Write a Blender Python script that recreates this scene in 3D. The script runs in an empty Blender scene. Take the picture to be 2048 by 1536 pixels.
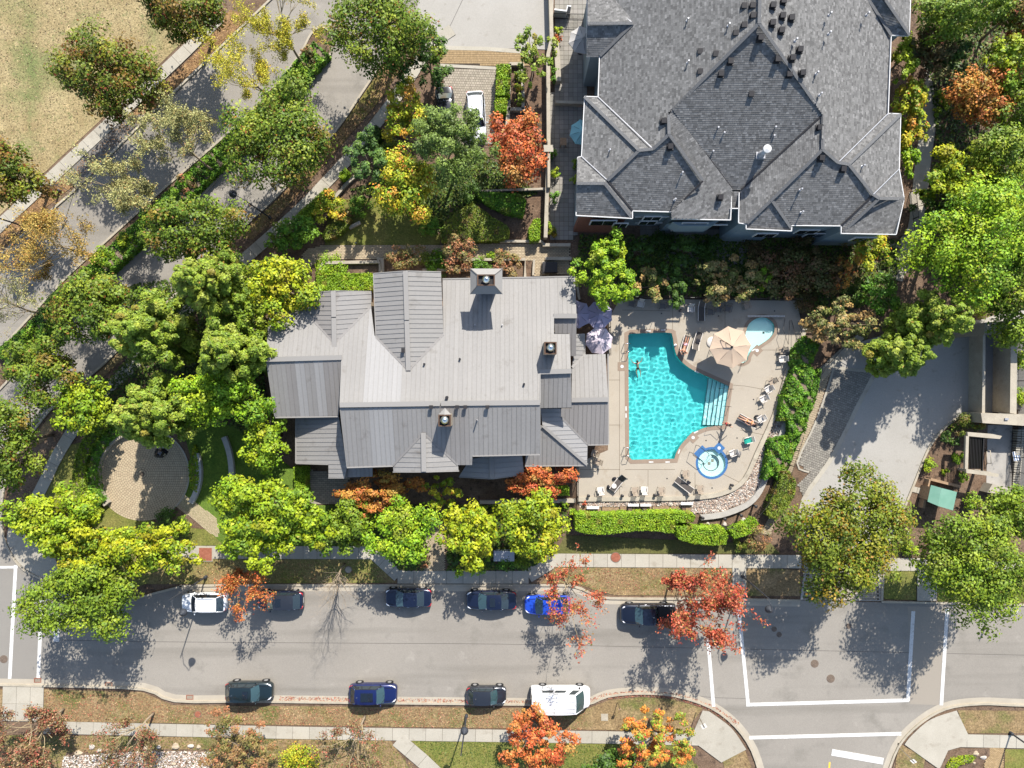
import bpy, bmesh, math, random
import numpy as np
from mathutils import Vector, Matrix
from mathutils.geometry import tessellate_polygon

SC = bpy.context.scene
COL = SC.collection
# ------------------------------------------------------------------ camera, sky, sun
CAMH, PXM = 66.6, 20.5          # drone height above the street, photo pixels per metre at street level
cam_d = bpy.data.cameras.new('camera'); cam = bpy.data.objects.new('camera', cam_d); COL.objects.link(cam)
cam.location = (0, 0, CAMH); cam.rotation_euler = (0, 0, 0)
cam_d.sensor_width = 36; cam_d.lens = 36 * CAMH * PXM / 2048; cam_d.clip_end = 2000; cam_d.clip_start = 0.5
SC.camera = cam
SUN = Vector((0.347, 1.087, 1.0)).normalized()       # towards the sun
w = bpy.data.worlds.new('World'); SC.world = w; w.use_nodes = True
nt = w.node_tree; bg = nt.nodes['Background']
sky = nt.nodes.new('ShaderNodeTexSky'); sky.sky_type = 'NISHITA'; sky.sun_disc = False
sky.sun_elevation = math.asin(SUN.z); sky.sun_rotation = math.atan2(SUN.x, SUN.y)
nt.links.new(sky.outputs[0], bg.inputs[0]); bg.inputs[1].default_value = 0.13
sd = bpy.data.lights.new('sun', 'SUN'); sd.energy = 5.0; sd.angle = math.radians(0.5); sd.color = (1.0, 0.96, 0.90)
so = bpy.data.objects.new('sun', sd); COL.objects.link(so); so.location = (20, 60, 90)
so.rotation_euler = SUN.to_track_quat('Z', 'Y').to_euler()
SC.view_settings.view_transform = 'Standard'; SC.view_settings.look = 'None'
SC.view_settings.exposure = 0.97; SC.view_settings.gamma = 1
SC.view_settings.use_curve_mapping = False
SC.render.engine = 'CYCLES'
SC.cycles.max_bounces = 6; SC.cycles.transparent_max_bounces = 12
SC.cycles.diffuse_bounces = 3; SC.cycles.glossy_bounces = 3; SC.cycles.transmission_bounces = 5
SC.cycles.use_denoising = True

# ------------------------------------------------------------------ helpers
def P(px, py, h=0.0):
    """the place at height h that the photograph shows at pixel px, py"""
    k = (1 - h / CAMH) / PXM
    return Vector(((px - 1024) * k, (768 - py) * k, h))

def tag(o, label=None, cat=None, group=None, kind=None):
    if label: o['label'] = label
    if cat: o['category'] = cat
    if group: o['group'] = group
    if kind: o['kind'] = kind
    return o

def mesh_obj(name, verts, faces, mat, parent=None, smooth=False, mats=None, mi=None):
    me = bpy.data.meshes.new(name)
    me.from_pydata([tuple(v) for v in verts], [], faces)
    if mats:
        for m in mats: me.materials.append(m)
        if mi is not None: me.polygons.foreach_set('material_index', mi)
    else: me.materials.append(mat)
    if smooth: me.polygons.foreach_set('use_smooth', [True] * len(me.polygons))
    me.update()
    o = bpy.data.objects.new(name, me); COL.objects.link(o)
    if parent: o.parent = parent
    return o

def empty(name, loc=(0, 0, 0), rz=0, label=None, cat=None, group=None, kind=None):
    o = bpy.data.objects.new(name, None); COL.objects.link(o)
    o.location = loc; o.rotation_euler = (0, 0, rz); o.empty_display_size = 0.2
    return tag(o, label, cat, group, kind)

class MB:
    """collects simple solids into one mesh"""
    def __init__(s): s.v = []; s.f = []
    def add(s, v, f):
        n = len(s.v); s.v += [tuple(p) for p in v]; s.f += [tuple(i + n for i in q) for q in f]
    def box(s, x0, x1, y0, y1, z0, z1, M=None):
        v = [Vector(p) for p in ((x0,y0,z0),(x1,y0,z0),(x1,y1,z0),(x0,y1,z0),(x0,y0,z1),(x1,y0,z1),(x1,y1,z1),(x0,y1,z1))]
        if M is not None: v = [M @ p for p in v]
        s.add(v, [(0,3,2,1),(4,5,6,7),(0,1,5,4),(1,2,6,5),(2,3,7,6),(3,0,4,7)])
    def prism(s, poly, z0, z1):
        n = len(poly)
        a = sum(poly[i][0]*poly[(i+1)%n][1]-poly[(i+1)%n][0]*poly[i][1] for i in range(n))
        if a < 0: poly = poly[::-1]
        zt = z1 if hasattr(z1, '__len__') else [z1] * n
        if a < 0 and hasattr(z1, '__len__'): zt = list(z1)[::-1]
        v = [(p[0], p[1], z0) for p in poly] + [(p[0], p[1], zt[i]) for i, p in enumerate(poly)]
        f = [(i, (i+1) % n, n+(i+1) % n, n+i) for i in range(n)]
        if n <= 4: f += [tuple(range(n, 2*n)), tuple(range(n))[::-1]]
        else:
            for t in tessellate_polygon([[Vector((p[0], p[1], 0)) for p in poly]]):
                a_, b_, c_ = (Vector((poly[i][0], poly[i][1], 0)) for i in t)
                if (b_-a_).cross(c_-a_).z < 0: t = t[::-1]
                f += [tuple(i+n for i in t), t[::-1]]
        s.add(v, f)
    def tube(s, pts, r, n=6, cap=True):
        pts = [Vector(p) for p in pts]
        rr = r if hasattr(r, '__len__') else [r] * len(pts)
        v = []; f = []
        for i, p in enumerate(pts):
            d = (pts[min(i+1, len(pts)-1)] - pts[max(i-1, 0)])
            if d.length < 1e-6: d = Vector((0, 0, 1))
            d.normalize()
            a = d.cross(Vector((0, 0, 1)) if abs(d.z) < 0.9 else Vector((1, 0, 0))).normalized(); b = d.cross(a)
            for k in range(n):
                t = 2*math.pi*k/n; v.append(p + (a*math.cos(t) + b*math.sin(t)) * rr[i])
        for i in range(len(pts)-1):
            for k in range(n):
                f.append((i*n+k, i*n+(k+1) % n, (i+1)*n+(k+1) % n, (i+1)*n+k))
        if cap: f += [tuple(range(n))[::-1], tuple((len(pts)-1)*n+k for k in range(n))]
        s.add(v, f)
    def lathe(s, c, prof, n=16):
        v = []; f = []
        for (r, z) in prof:
            for k in range(n):
                t = 2*math.pi*k/n; v.append((c[0]+r*math.cos(t), c[1]+r*math.sin(t), c[2]+z))
        for i in range(len(prof)-1):
            for k in range(n): f.append((i*n+k, i*n+(k+1) % n, (i+1)*n+(k+1) % n, (i+1)*n+k))
        f += [tuple(range(n))[::-1], tuple((len(prof)-1)*n+k for k in range(n))]
        s.add(v, f)
    def obj(s, name, mat, parent=None, smooth=False):
        return mesh_obj(name, s.v, s.f, mat, parent, smooth)

# ------------------------------------------------------------------ materials
def mat(name, col, rough=0.8, col2=None, scale=2.0, detail=6, bump=0.0, bscale=None, metal=0.0, fine=None, stains=None,
        contrast=(0.35, 0.65), coat=0.0, orand=0.0, streak=None, attr=False, spec=0.3, trans=0.0, fscale=30.0):
    m = bpy.data.materials.new(name); m.use_nodes = True
    t = m.node_tree; N = t.nodes; L = t.links; b = N['Principled BSDF']
    b.inputs['Roughness'].default_value = rough; b.inputs['Metallic'].default_value = metal
    b.inputs['Specular IOR Level'].default_value = spec
    b.inputs['Coat Weight'].default_value = coat
    m.diffuse_color = (*col, 1)
    tc = N.new('ShaderNodeTexCoord'); out = None
    if attr:
        a = N.new('ShaderNodeAttribute'); a.attribute_name = 'Col'; out = a.outputs['Color']
    else:
        rgb = N.new('ShaderNodeRGB'); rgb.outputs[0].default_value = (*col, 1); out = rgb.outputs[0]
    def noise(sc, det=6, rou=0.6):
        n = N.new('ShaderNodeTexNoise'); n.inputs['Scale'].default_value = sc; n.inputs['Detail'].default_value = det
        n.inputs['Roughness'].default_value = rou; L.new(tc.outputs['Object'], n.inputs['Vector']); return n
    def ramp(src, lo, hi):
        r = N.new('ShaderNodeMapRange'); r.inputs['From Min'].default_value = lo; r.inputs['From Max'].default_value = hi
        L.new(src, r.inputs['Value']); return r.outputs[0]
    def mix(a, bcol, fac, mode='MIX'):
        x = N.new('ShaderNodeMix'); x.data_type = 'RGBA'; x.blend_type = mode
        L.new(a, x.inputs['A'])
        if isinstance(bcol, tuple): x.inputs['B'].default_value = (*bcol, 1)
        else: L.new(bcol, x.inputs['B'])
        if isinstance(fac, float): x.inputs['Factor'].default_value = fac
        else: L.new(fac, x.inputs['Factor'])
        return x.outputs['Result']
    if col2: out = mix(out, col2, ramp(noise(scale, detail).outputs[0], *contrast))
    for (c3, s3, lo, hi) in (stains or []): out = mix(out, c3, ramp(noise(s3, 5).outputs[0], lo, hi))
    if streak:      # (colour, scale xyz, lo, hi): marks drawn out along one direction
        c4, sv, lo, hi = streak
        mp = N.new('ShaderNodeMapping'); mp.inputs['Scale'].default_value = sv; L.new(tc.outputs['Object'], mp.inputs['Vector'])
        n4 = N.new('ShaderNodeTexNoise'); n4.inputs['Scale'].default_value = 1; n4.inputs['Detail'].default_value = 5; L.new(mp.outputs[0], n4.inputs['Vector'])
        out = mix(out, c4, ramp(n4.outputs[0], lo, hi))
    if orand:
        oi = N.new('ShaderNodeObjectInfo'); m5 = N.new('ShaderNodeMapRange'); m5.inputs['To Min'].default_value = 1-orand; m5.inputs['To Max'].default_value = 1+orand
        L.new(oi.outputs['Random'], m5.inputs['Value']); c5 = N.new('ShaderNodeCombineColor'); [L.new(m5.outputs[0], c5.inputs[i]) for i in range(3)]
        out = mix(out, c5.outputs[0], 1.0, 'MULTIPLY')
    if fine:
        f = ramp(noise(fscale, 3, 0.7).outputs[0], 0.3, 0.7)
        mm = N.new('ShaderNodeMapRange'); mm.inputs['To Min'].default_value = 1 - fine; mm.inputs['To Max'].default_value = 1 + fine
        L.new(f, mm.inputs['Value'])
        cmb = N.new('ShaderNodeCombineColor'); [L.new(mm.outputs[0], cmb.inputs[i]) for i in range(3)]
        out = mix(out, cmb.outputs[0], 1.0, 'MULTIPLY')
    L.new(out, b.inputs['Base Color'])
    if bump:
        bn = noise(bscale or scale*6, 4); bu = N.new('ShaderNodeBump'); bu.inputs['Strength'].default_value = 1
        bu.inputs['Distance'].default_value = bump
        L.new(bn.outputs[0], bu.inputs['Height']); L.new(bu.outputs[0], b.inputs['Normal'])
    if trans:
        tr = N.new('ShaderNodeBsdfTranslucent'); L.new(out, tr.inputs['Color'])
        ms = N.new('ShaderNodeMixShader'); ms.inputs[0].default_value = trans
        L.new(b.outputs[0], ms.inputs[1]); L.new(tr.outputs[0], ms.inputs[2])
        L.new(ms.outputs[0], N['Material Output'].inputs[0])
    return m

def glass(name, col=(0.02, 0.03, 0.035), rough=0.03):
    m = mat(name, col, rough, spec=0.8); return m

M = dict(
 soil=mat('soil', (.10,.062,.038), .95, (.15,.10,.065), .6, bump=.04, bscale=9, fine=.4, fscale=7, stains=[((.05,.033,.022),1.7,.52,.7)]),
 asphalt=mat('asphalt', (.20,.180,.152), .9, (.232,.21,.178), .09, bump=.004, bscale=40, fine=.12, fscale=14, stains=[((.165,.15,.126),.35,.56,.72),((.255,.232,.198),.55,.62,.75)], streak=((.165,.149,.125),(.035,.55,1),.52,.72)),
 asphalt_dark=mat('dark_asphalt', (.10,.093,.083), .9, (.13,.122,.11), .2, fine=.15, fscale=12),
 concrete=mat('concrete', (.295,.268,.215), .88, (.335,.305,.248), .5, fine=.08, fscale=9, stains=[((.23,.20,.155),.9,.56,.75)], orand=.06),
 concrete2=mat('concrete_drive', (.262,.245,.215), .88, (.285,.267,.236), .25, fine=.07, fscale=9, stains=[((.20,.18,.15),1.1,.60,.75)], orand=.05),
 kerb=mat('kerb_concrete', (.28,.245,.185), .9, (.34,.295,.225), 1.2, fine=.12, fscale=12),
 wallc=mat('wall_concrete', (.28,.245,.19), .9, (.35,.31,.24), .8, fine=.12, fscale=10, stains=[((.2,.17,.13),1.5,.6,.75)]),
 deck=mat('deck_concrete', (.292,.254,.20), .85, (.318,.278,.22), .3, fine=.07, fscale=12, stains=[((.25,.205,.15),.7,.58,.74),((.38,.325,.25),1.6,.64,.75)]),
 deckedge=mat('pool_coping', (.20,.148,.108), .8, (.225,.168,.122), 1.2, fine=.1),
 deckline=mat('joint_sealant', (.15,.12,.085), .9),
 drygrass=mat('dry_grass', (.285,.225,.115), .95, (.225,.17,.08), .35, bump=.05, bscale=12, fine=.45, fscale=6,
              stains=[((.13,.145,.05),.14,.50,.64),((.15,.155,.06),.9,.58,.70),((.13,.08,.04),1.6,.62,.74),((.38,.29,.15),.5,.6,.7)]),
 verge=mat('verge_grass', (.19,.13,.062), .95, (.10,.105,.028), .28, bump=.05, bscale=12, fine=.5, fscale=6,
              stains=[((.25,.175,.09),.55,.5,.68),((.13,.08,.04),1.9,.58,.70)], contrast=(.48,.62)),
 grass=mat('green_grass', (.10,.115,.02), .95, (.165,.15,.04), .5, bump=.05, bscale=12, fine=.4, fscale=7,
              stains=[((.19,.14,.045),.4,.6,.75)]),
 northverge=mat('mixed_verge', (.13,.135,.03), .95, (.20,.14,.065), .3, bump=.05, bscale=12, fine=.45, fscale=6, stains=[((.09,.12,.02),.5,.55,.7)]),
 deepgrass=mat('mown_grass', (.06,.11,.012), .95, (.10,.15,.018), .8, bump=.04, bscale=12, fine=.35, fscale=8),  # deeper green than the other lawns
 brick_tan=mat('tan_paver', (.40,.26,.12), .9, (.34,.22,.105), 3, fine=.12),
 paver=mat('grey_paver', (.34,.285,.21), .9, (.27,.23,.17), 1.7, fine=.15, attr=False),
 paver_dark=mat('dark_paver', (.14,.125,.105), .9, (.19,.17,.14), 1.2, fine=.2),
 joint=mat('sand_joint', (.07,.055,.04), .95),
 paint=mat('road_paint', (.55,.54,.51), .6, (.48,.465,.44), 3, fine=.08, stains=[((.30,.28,.25),4,.58,.70),((.38,.365,.335),14,.5,.65)]),
 paint_y=mat('yellow_paint', (.7,.45,.04), .6),
 iron=mat('cast_iron', (.10,.075,.055), .6, (.15,.11,.08), 8, fine=.3),
 rust=mat('rusty_metal', (.20,.065,.035), .8, (.27,.10,.06), 4, fine=.2),
 metalroof=mat('metal_roof', (.200,.190,.176), .72, (.215,.204,.189), .25, spec=.2, fine=.05, fscale=5, orand=.035, stains=[((.155,.143,.127),.8,.60,.75)]),
 metalroof2=mat('metal_roof_weathered', (.200,.190,.178), .72, (.214,.204,.191), .25, spec=.2, fine=.05, fscale=5, orand=.04, stains=[((.15,.137,.124),.8,.58,.75)]),
 metalroof3=mat('metal_roof_pale', (.238,.23,.22), .7, spec=.2, fine=.04, fscale=5, orand=.03),
 metalroof4=mat('metal_roof_dull', (.183,.171,.16), .75, (.198,.186,.174), .25, spec=.2, fine=.05, fscale=5, orand=.05),
 seam=mat('roof_seam', (.105,.096,.087), .7, spec=.2),
 capm=mat('ridge_cap', (.215,.203,.187), .7, spec=.2, orand=.03),
 darkwood=mat('stained_timber', (.06,.035,.022), .8, (.09,.05,.03), 3, fine=.2),
 siding=mat('blue_grey_siding', (.16,.20,.215), .8, (.19,.23,.245), .7),
 brick=mat('brick_wall', (.20,.085,.055), .9, (.15,.065,.045), 4, fine=.3),
 stucco=mat('stucco', (.30,.24,.17), .9, (.34,.28,.2), .6, fine=.08),
 white=mat('white_trim', (.50,.49,.47), .5),
 shingle_base=mat('shingle_felt', (.075,.075,.078), .95, fine=.3),
 shingle=mat('asphalt_shingle', (.16,.16,.165), .95, attr=True, fine=.25, fscale=22, bump=.004, bscale=50),
 ridge=mat('shingle_ridge', (.10,.10,.10), .95, fine=.3, fscale=14),
 flashing=mat('valley_flashing', (.32,.32,.33), .4, metal=.3),
 dark=mat('dark_metal', (.022,.02,.02), .5),
 black=mat('black_rubber', (.012,.012,.013), .7),
 bark=mat('bark', (.13,.095,.065), .95, (.20,.155,.11), 5, fine=.3),
 barkpale=mat('pale_bark', (.28,.22,.15), .9, (.19,.145,.10), 4, fine=.25),
 leaf=mat('foliage', (.08,.12,.02), .55, attr=True, spec=.25, trans=.13, col2=None),
 twig=mat('twigs', (.25,.19,.11), .9, (.33,.26,.15), 3),
 rail=mat('black_railing', (.02,.018,.016), .45),
 chrome=mat('stainless_rail', (.55,.55,.55), .25, metal=1.0),
 poolw=mat('pool_plaster', (.10,.56,.54), .7, (.12,.60,.58), 1.5, spec=.2),
 poolstep=mat('pool_step_white', (.62,.78,.76), .7),
 spaw=mat('spa_plaster', (.62,.80,.76), .7),
 kidw=mat('wading_plaster', (.66,.82,.79), .7),
 bluetile=mat('blue_tile', (.03,.095,.22), .3, (.05,.13,.27), 9, spec=.6, fine=.2),
 fab_white=mat('pink_white_canvas', (.52,.45,.49), .85, trans=.18, fine=.03),
 fab_lilac=mat('lilac_canvas', (.33,.30,.40), .85, trans=.18, fine=.03),
 fab_beige=mat('beige_canvas', (.43,.325,.235), .85, trans=.12, fine=.03),
 fab_grey=mat('grey_canvas', (.36,.34,.32), .85, trans=.12),
 fab_teal=mat('pale_blue_canvas', (.25,.5,.52), .85, trans=.2),
 sling=mat('dark_sling', (.06,.05,.045), .8, (.08,.07,.06), 20),
 resin=mat('tan_resin', (.27,.215,.16), .6), resinw=mat('white_resin', (.50,.46,.41), .5), resind=mat('grey_resin', (.12,.11,.10), .6),
 skin=mat('skin', (.46,.25,.16), .55, spec=.4), skin2=mat('tanned_skin', (.36,.17,.10), .55, spec=.4),
 cloth_w=mat('white_cloth', (.7,.68,.66), .9), cloth_r=mat('red_swimwear', (.45,.05,.05), .9), cloth_t=mat('teal_towel', (.01,.24,.18), .9, (.02,.3,.22), 9),
 cloth_k=mat('black_cloth', (.015,.015,.02), .9), hair=mat('dark_hair', (.03,.018,.012), .6), cloth_p=mat('pink_cloth',(.6,.35,.4),.9),
 tyre=mat('tyre', (.015,.015,.015), .85), rim=mat('alloy_rim', (.55,.55,.55), .3, metal=.8),
 cglass=glass('car_glass'), cglass2=glass('tinted_car_glass', (.008, .012, .018)), 
 sglass=glass('windshield_glass', (.03,.06,.065)),
 lampw=mat('headlamp_lens', (.7,.7,.72), .1, spec=.8), lampr=mat('tail_lamp_lens', (.4,.01,.012), .2, spec=.6),
 green_roof=mat('green_metal_roof', (.12,.25,.19), .6, (.15,.28,.22), .8),
 wood=mat('weathered_wood', (.22,.15,.09), .9, (.3,.2,.12), 4, fine=.3),
 water=None,
)
def carpaint(name, c, metal=.3): return mat(name, c, .28, metal=metal, coat=.8, spec=.5)
# ------------------------------------------------------------------ ground builders
def wpoly(pts, z=0): return [P(x, y, 0).xy.to_3d() + Vector((0, 0, z)) for x, y in pts]

def sheet(name, pts, z, m, label, holes=(), kind='structure', parent=None, world=False, cat=None):
    rings = [[Vector((p[0], p[1], 0)) for p in pts] if world else wpoly(pts)] + [wpoly(h) for h in holes]
    v = [p for r in rings for p in r]
    f = []
    for t in tessellate_polygon(rings):
        a, b, c = (v[i] for i in t)
        f.append(tuple(t) if (b-a).cross(c-a).z > 0 else tuple(t)[::-1])
    o = mesh_obj(name, [(p.x, p.y, z) for p in v], f, m, parent)
    return tag(o, label, cat, None, kind)

def smooth_line(pts, k=6):
    out = []
    n = len(pts)
    for i in range(n-1):
        p0, p1, p2, p3 = (Vector(pts[max(i-1, 0)]), Vector(pts[i]), Vector(pts[i+1]), Vector(pts[min(i+2, n-1)]))
        for j in range(k):
            t = j/k
            out.append(tuple(0.5*((2*p1)+(p2-p0)*t+(2*p0-5*p1+4*p2-p3)*t*t+(3*p1-p0-3*p2+p3)*t**3)))
    out.append(tuple(pts[-1]))
    return out

def offset_line(w, d):
    out = []
    for i, p in enumerate(w):
        a = w[max(i-1, 0)]; b = w[min(i+1, len(w)-1)]
        t = (b-a).normalized(); out.append(p + Vector((-t.y, t.x, 0)) * d)
    return out

def strip(name, line, width, z0, z1, m, label=None, kind=None, parent=None, cat=None, group=None, world=False):
    """a raised band (kerb, wall, hedge core) of WIDTH metres along a pixel line"""
    w = [Vector((p[0], p[1], 0)) for p in line] if world else [P(x, y) for x, y in line]
    A, B = offset_line(w, width/2), offset_line(w, -width/2)
    v = []; n = len(w)
    for a, b in zip(A, B):
        v += [(a.x, a.y, z0), (a.x, a.y, z1), (b.x, b.y, z1), (b.x, b.y, z0)]
    f = []
    for i in range(n-1):
        for k in range(3): f.append((4*i+k, 4*i+k+1, 4*i+5+k, 4*i+4+k))
    f += [(0, 3, 2, 1), (4*n-4, 4*n-3, 4*n-2, 4*n-1)]
    o = mesh_obj(name, v, [q[::-1] for q in f], m, parent)
    return tag(o, label, cat, group, kind)

def resample(line, step):
    w = [P(x, y) for x, y in line]; out = [w[0]]; acc = 0
    for a, b in zip(w, w[1:]):
        d = (b-a).length; t = step - acc
        while t <= d:
            out.append(a + (b-a)*(t/d)); t += step
        acc = d - (t - step)
    out.append(w[-1]); return out

def slabs(name, line, wpx, step, label, m='concrete', top=.10, rows=1, gap=.014):
    """a pavement laid slab by slab, each slab an object of its own"""
    root = empty(name, (0, 0, 0), 0, label, None, None, 'structure')
    pts = resample(line, step); W = wpx/PXM
    bed = [(p.x, p.y) for p in pts]
    strip('bed', bed, W-.02, -.02, top-.03, M['joint'], parent=root, world=True)
    for r in range(rows):
        lo, hi = -W/2 + W*r/rows + gap, -W/2 + W*(r+1)/rows - gap
        A, B = offset_line(pts, lo), offset_line(pts, hi)
        for i in range(len(pts)-1):
            if (pts[i+1]-pts[i]).length < .25: continue
            t = (pts[i+1]-pts[i]).normalized()*gap
            q = [A[i]+t, A[i+1]-t, B[i+1]-t, B[i]+t]; dz = random.uniform(-.006, .006)
            mb = MB(); mb.prism([(p.x, p.y) for p in q], 0, top+dz)
            mb.obj('slab', M[m], root)
    return root

R = random.Random(7); random.seed(7)

# ------------------------------------------------------------------ the ground and everything flat
DECK = [(1216,640),(1240,598),(1592,600),(1607,655),(1595,695),(1575,742),(1560,790),(1544,838),(1514,905),(1490,958),(1456,984),(1400,995),(1155,1000),(1152,928),(1216,900)]
POOL = [(1256,670)] + smooth_line([(1262,667),(1335,665),(1345,672),(1349,695),(1357,716),(1378,735),(1402,747),(1458,772)],4) + [(1446,851)] + \
       smooth_line([(1446,852),(1416,854),(1388,866),(1367,884),(1354,903),(1349,918)],4)[1:] + [(1264,920),(1258,914)]
SPA_C, SPA_R = (1423.5, 926), 1.36
KID = smooth_line([(1489,676),(1496,650),(1512,637),(1530,635),(1546,645),(1549,662),(1540,676),(1522,689),(1505,700),(1497,712),(1494,722),(1480,726),(1478,712),(1489,676)],4)[:-1]
def ring(c, r, n=32): return [(c[0]+r*PXM*math.cos(2*math.pi*k/n), c[1]-r*PXM*math.sin(2*math.pi*k/n)) for k in range(n)]
SPA = ring(SPA_C, SPA_R)
sheet('ground', [(-400,-400),(400,-400),(400,400),(-400,400)], 0.0, M['soil'], 'brown garden soil under the whole site', holes=[DECK], world=True)
sheet('pool_deck', DECK, 0.012, M['deck'], 'warm beige concrete deck around the swimming pool', holes=[POOL, SPA, KID])

FIELD = [(-300,-300),(480,-300),(440,20),(357,92),(320,128),(225,218),(84,350),(0,430),(-300,700)]
sheet('field', FIELD, .020, M['drygrass'], 'large dry straw coloured field with a few green tufts')
K1 = [(640,-90),(560,-18),(487,52),(300,232),(147,384),(35,481),(0,513),(-140,640)]
K2 = smooth_line([(-140,820),(0,699),(125,564),(212,484),(332,375),(462,262),(545,180),(600,110),(622,70),(640,55),(656,60),(667,82),(664,105)],4)
K3 = [(664,105),(640,140),(590,205),(500,290),(412,384),(300,480),(230,544),(112,651),(15,764),(-140,925)]
K4 = smooth_line([(800,75),(762,130),(732,175),(672,262),(612,330),(557,390),(450,490),(350,590),(200,735),(115,805),(60,873),(22,935),(8,985),(4,1040),(14,1090),(48,1138),(110,1166),(200,1188),(275,1194),(310,1186),(365,1172)],4)
sheet('avenue', K1[:1] + K1[1:] + [(-300,1000),(-300,1400),(0,1360)] + K4[::-1] + [(840,30),(870,-60)], .026, M['asphalt'], 'pale asphalt of the diagonal two lane avenue')
sheet('median', K2 + K3[1:], .05, M['soil'], 'planted median bed between the avenue lanes')
STREET = [(-150,1070),(0,1060),(14,1090),(48,1138),(110,1166),(200,1188),(275,1194),(310,1186),(365,1172),(460,1170),(800,1170),(1090,1170),(1150,1173),(1182,1186),(1220,1196),(1440,1197),(1700,1203),(2300,1216),
  (2300,1412),(2048,1409),(1960,1406),(1890,1416),(1835,1448),(1795,1494),(1772,1545),(1765,1700),(1530,1700),(1520,1545),(1503,1498),(1470,1450),(1420,1413),(1350,1390),(1280,1386),(1215,1392),(1165,1409),(1040,1408),(750,1404),(500,1402),(350,1401),(288,1378),(140,1372),(0,1368),(-150,1366)]
sheet('street', STREET, .032, M['asphalt'], 'pale asphalt street running past the clubhouse and parked cars')
sheet('crossing_surface', [(1815,1212),(1893,1215),(1886,1410),(1820,1408)], .036, mat('stamped_asphalt', (.235,.205,.165), .9, fine=.12), 'stamped tan asphalt of the crossing')
sheet('street_patch', [(0,1136),(120,1170),(130,1366),(0,1366)], .036, mat('street_patch_asphalt', (.185,.17,.148), .9, (.20,.185,.16), .2, fine=.1), 'slightly darker asphalt of the west crossing')
# pavements, lawns and verges of the north side
sheet('verge', [(365,1118),(745,1118),(795,1165),(290,1168),(250,1185),(110,1160),(60,1120),(110,1080),(365,1100)], .040, M['northverge'], 'browning grass verge between pavement and north kerb')
sheet('verge', [(1082,1166),(1112,1133),(1490,1133),(1600,1140),(1600,1192),(1230,1190),(1190,1180),(1150,1166)], .040, M['verge'], 'dry grass verge under the red street trees')
sheet('verge', [(1760,1140),(1832,1142),(1832,1200),(1768,1198)], .040, M['grass'], 'green grass patch by the driveway mouth')
sheet('verge', [(1875,1142),(2300,1150),(2300,1205),(1875,1203)], .040, M['grass'], 'shaded grass verge by the east corner')
sheet('verge', [(-150,1378),(6,1378),(6,1440),(-150,1440)], .040, M['verge'], 'dry verge west of the ramp')
sheet('verge', [(88,1378),(285,1384),(345,1410),(1175,1417),(1220,1399),(1283,1394),(1345,1398),(1405,1416),(1372,1462),(88,1442)], .040, M['verge'], 'browning leaf strewn verge along the south kerb')
sheet('verge', [(-150,1468),(780,1478),(890,1640),(-150,1640)], .040, M['verge'], 'patchy lawn beside the southern pavement')
sheet('verge', [(822,1480),(1370,1490),(1440,1640),(915,1640)], .040, M['grass'], 'green lawn south of the pavement below the red maples')
sheet('verge', [(1445,1520),(1490,1500),(1512,1560),(1512,1640),(1470,1640)], .040, M['verge'], 'brown grass wedge beside the south corner ramp')
sheet('verge', [(1915,1420),(2300,1424),(2300,1466),(1930,1466)], .040, M['verge'], 'shaded brown verge at the south east corner')
sheet('verge', [(1795,1485),(1850,1515),(1830,1640),(1780,1640)], .040, M['verge'], 'dry grass patch beside the east ramp')
sheet('verge', [(2010,1498),(2300,1500),(2300,1640),(2005,1640)], .040, M['grass'], 'green lawn at the far south east')
sheet('leaf_litter_strip', [(460,20),(500,30),(470,62),(300,225),(170,350),(147,372),(60,440),(0,500),(-150,640),(-150,600),(0,468),(125,352),(300,195),(410,88)], .034, mat('leaf_litter', (.15,.085,.04), .95, (.25,.15,.065), .8, bump=.03, bscale=14, fine=.5, fscale=7), 'leaf covered strip beside the upper avenue lane')
sheet('parking_bay', [(128,352),(232,252),(262,232),(300,226),(152,376)], .046, M['asphalt_dark'], 'dark asphalt bay by the upper pavement')
sheet('verge', [(795,90),(812,120),(765,195),(700,270),(560,430),(505,480),(480,470),(560,395),(672,270),(732,182),(765,135)], .040, mat('leafy_verge', (.15,.09,.045), .95, (.13,.12,.025), .3, bump=.05, bscale=12, fine=.5, fscale=6, stains=[((.24,.15,.08),.9,.5,.7)]), 'leaf strewn verge beside the lower avenue lane')
sheet('verge', [(340,600),(370,580),(370,600),(180,780),(90,880),(70,895),(62,880),(120,808),(205,738)], .040, M['verge'], 'narrow verge along the lower avenue kerb')
sheet('lawn', [(100,900),(180,880),(240,1000),(320,1050),(430,1060),(470,1090),(360,1092),(60,1090),(50,1010),(90,960)], .040, M['grass'], 'lawn around the round plaza')
sheet('lawn', [(365,850),(470,850),(590,940),(600,1010),(745,1010),(745,1092),(450,1092),(360,1010),(385,930)], .044, M['deepgrass'], 'green lawn east of the stone seats')
sheet('lawn', [(660,400),(780,395),(880,470),(880,490),(650,490)], .040, M['grass'], 'small curved lawn in the north garden')
sheet('lawn', [(1130,1070),(1470,1085),(1540,1085),(1560,1107),(1110,1107)], .040, mat('worn_grass', (.10,.09,.03), .95, (.075,.08,.02), .5, fine=.4, fscale=7), 'thin lawn between pool hedge and pavement')
sheet('lawn', [(1110,300),(1155,300),(1155,470),(1092,470)], .020, M['paver_dark'], 'paved strip west of the apartment block')
DRIVE = [(2300,560),(2048,610),(1960,640),(1850,640),(1790,680),(1750,744),(1714,812),(1690,862),(1655,925),(1604,1000),(1608,1140),(1600,1200),(1762,1202),(1768,1140),(1795,1050),(1830,960),(1860,890),(1900,845),(1945,825),(2048,818),(2300,810)]
sheet('driveway', DRIVE, .030, M['concrete2'], 'concrete driveway sweeping up to the garage ramp')
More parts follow.
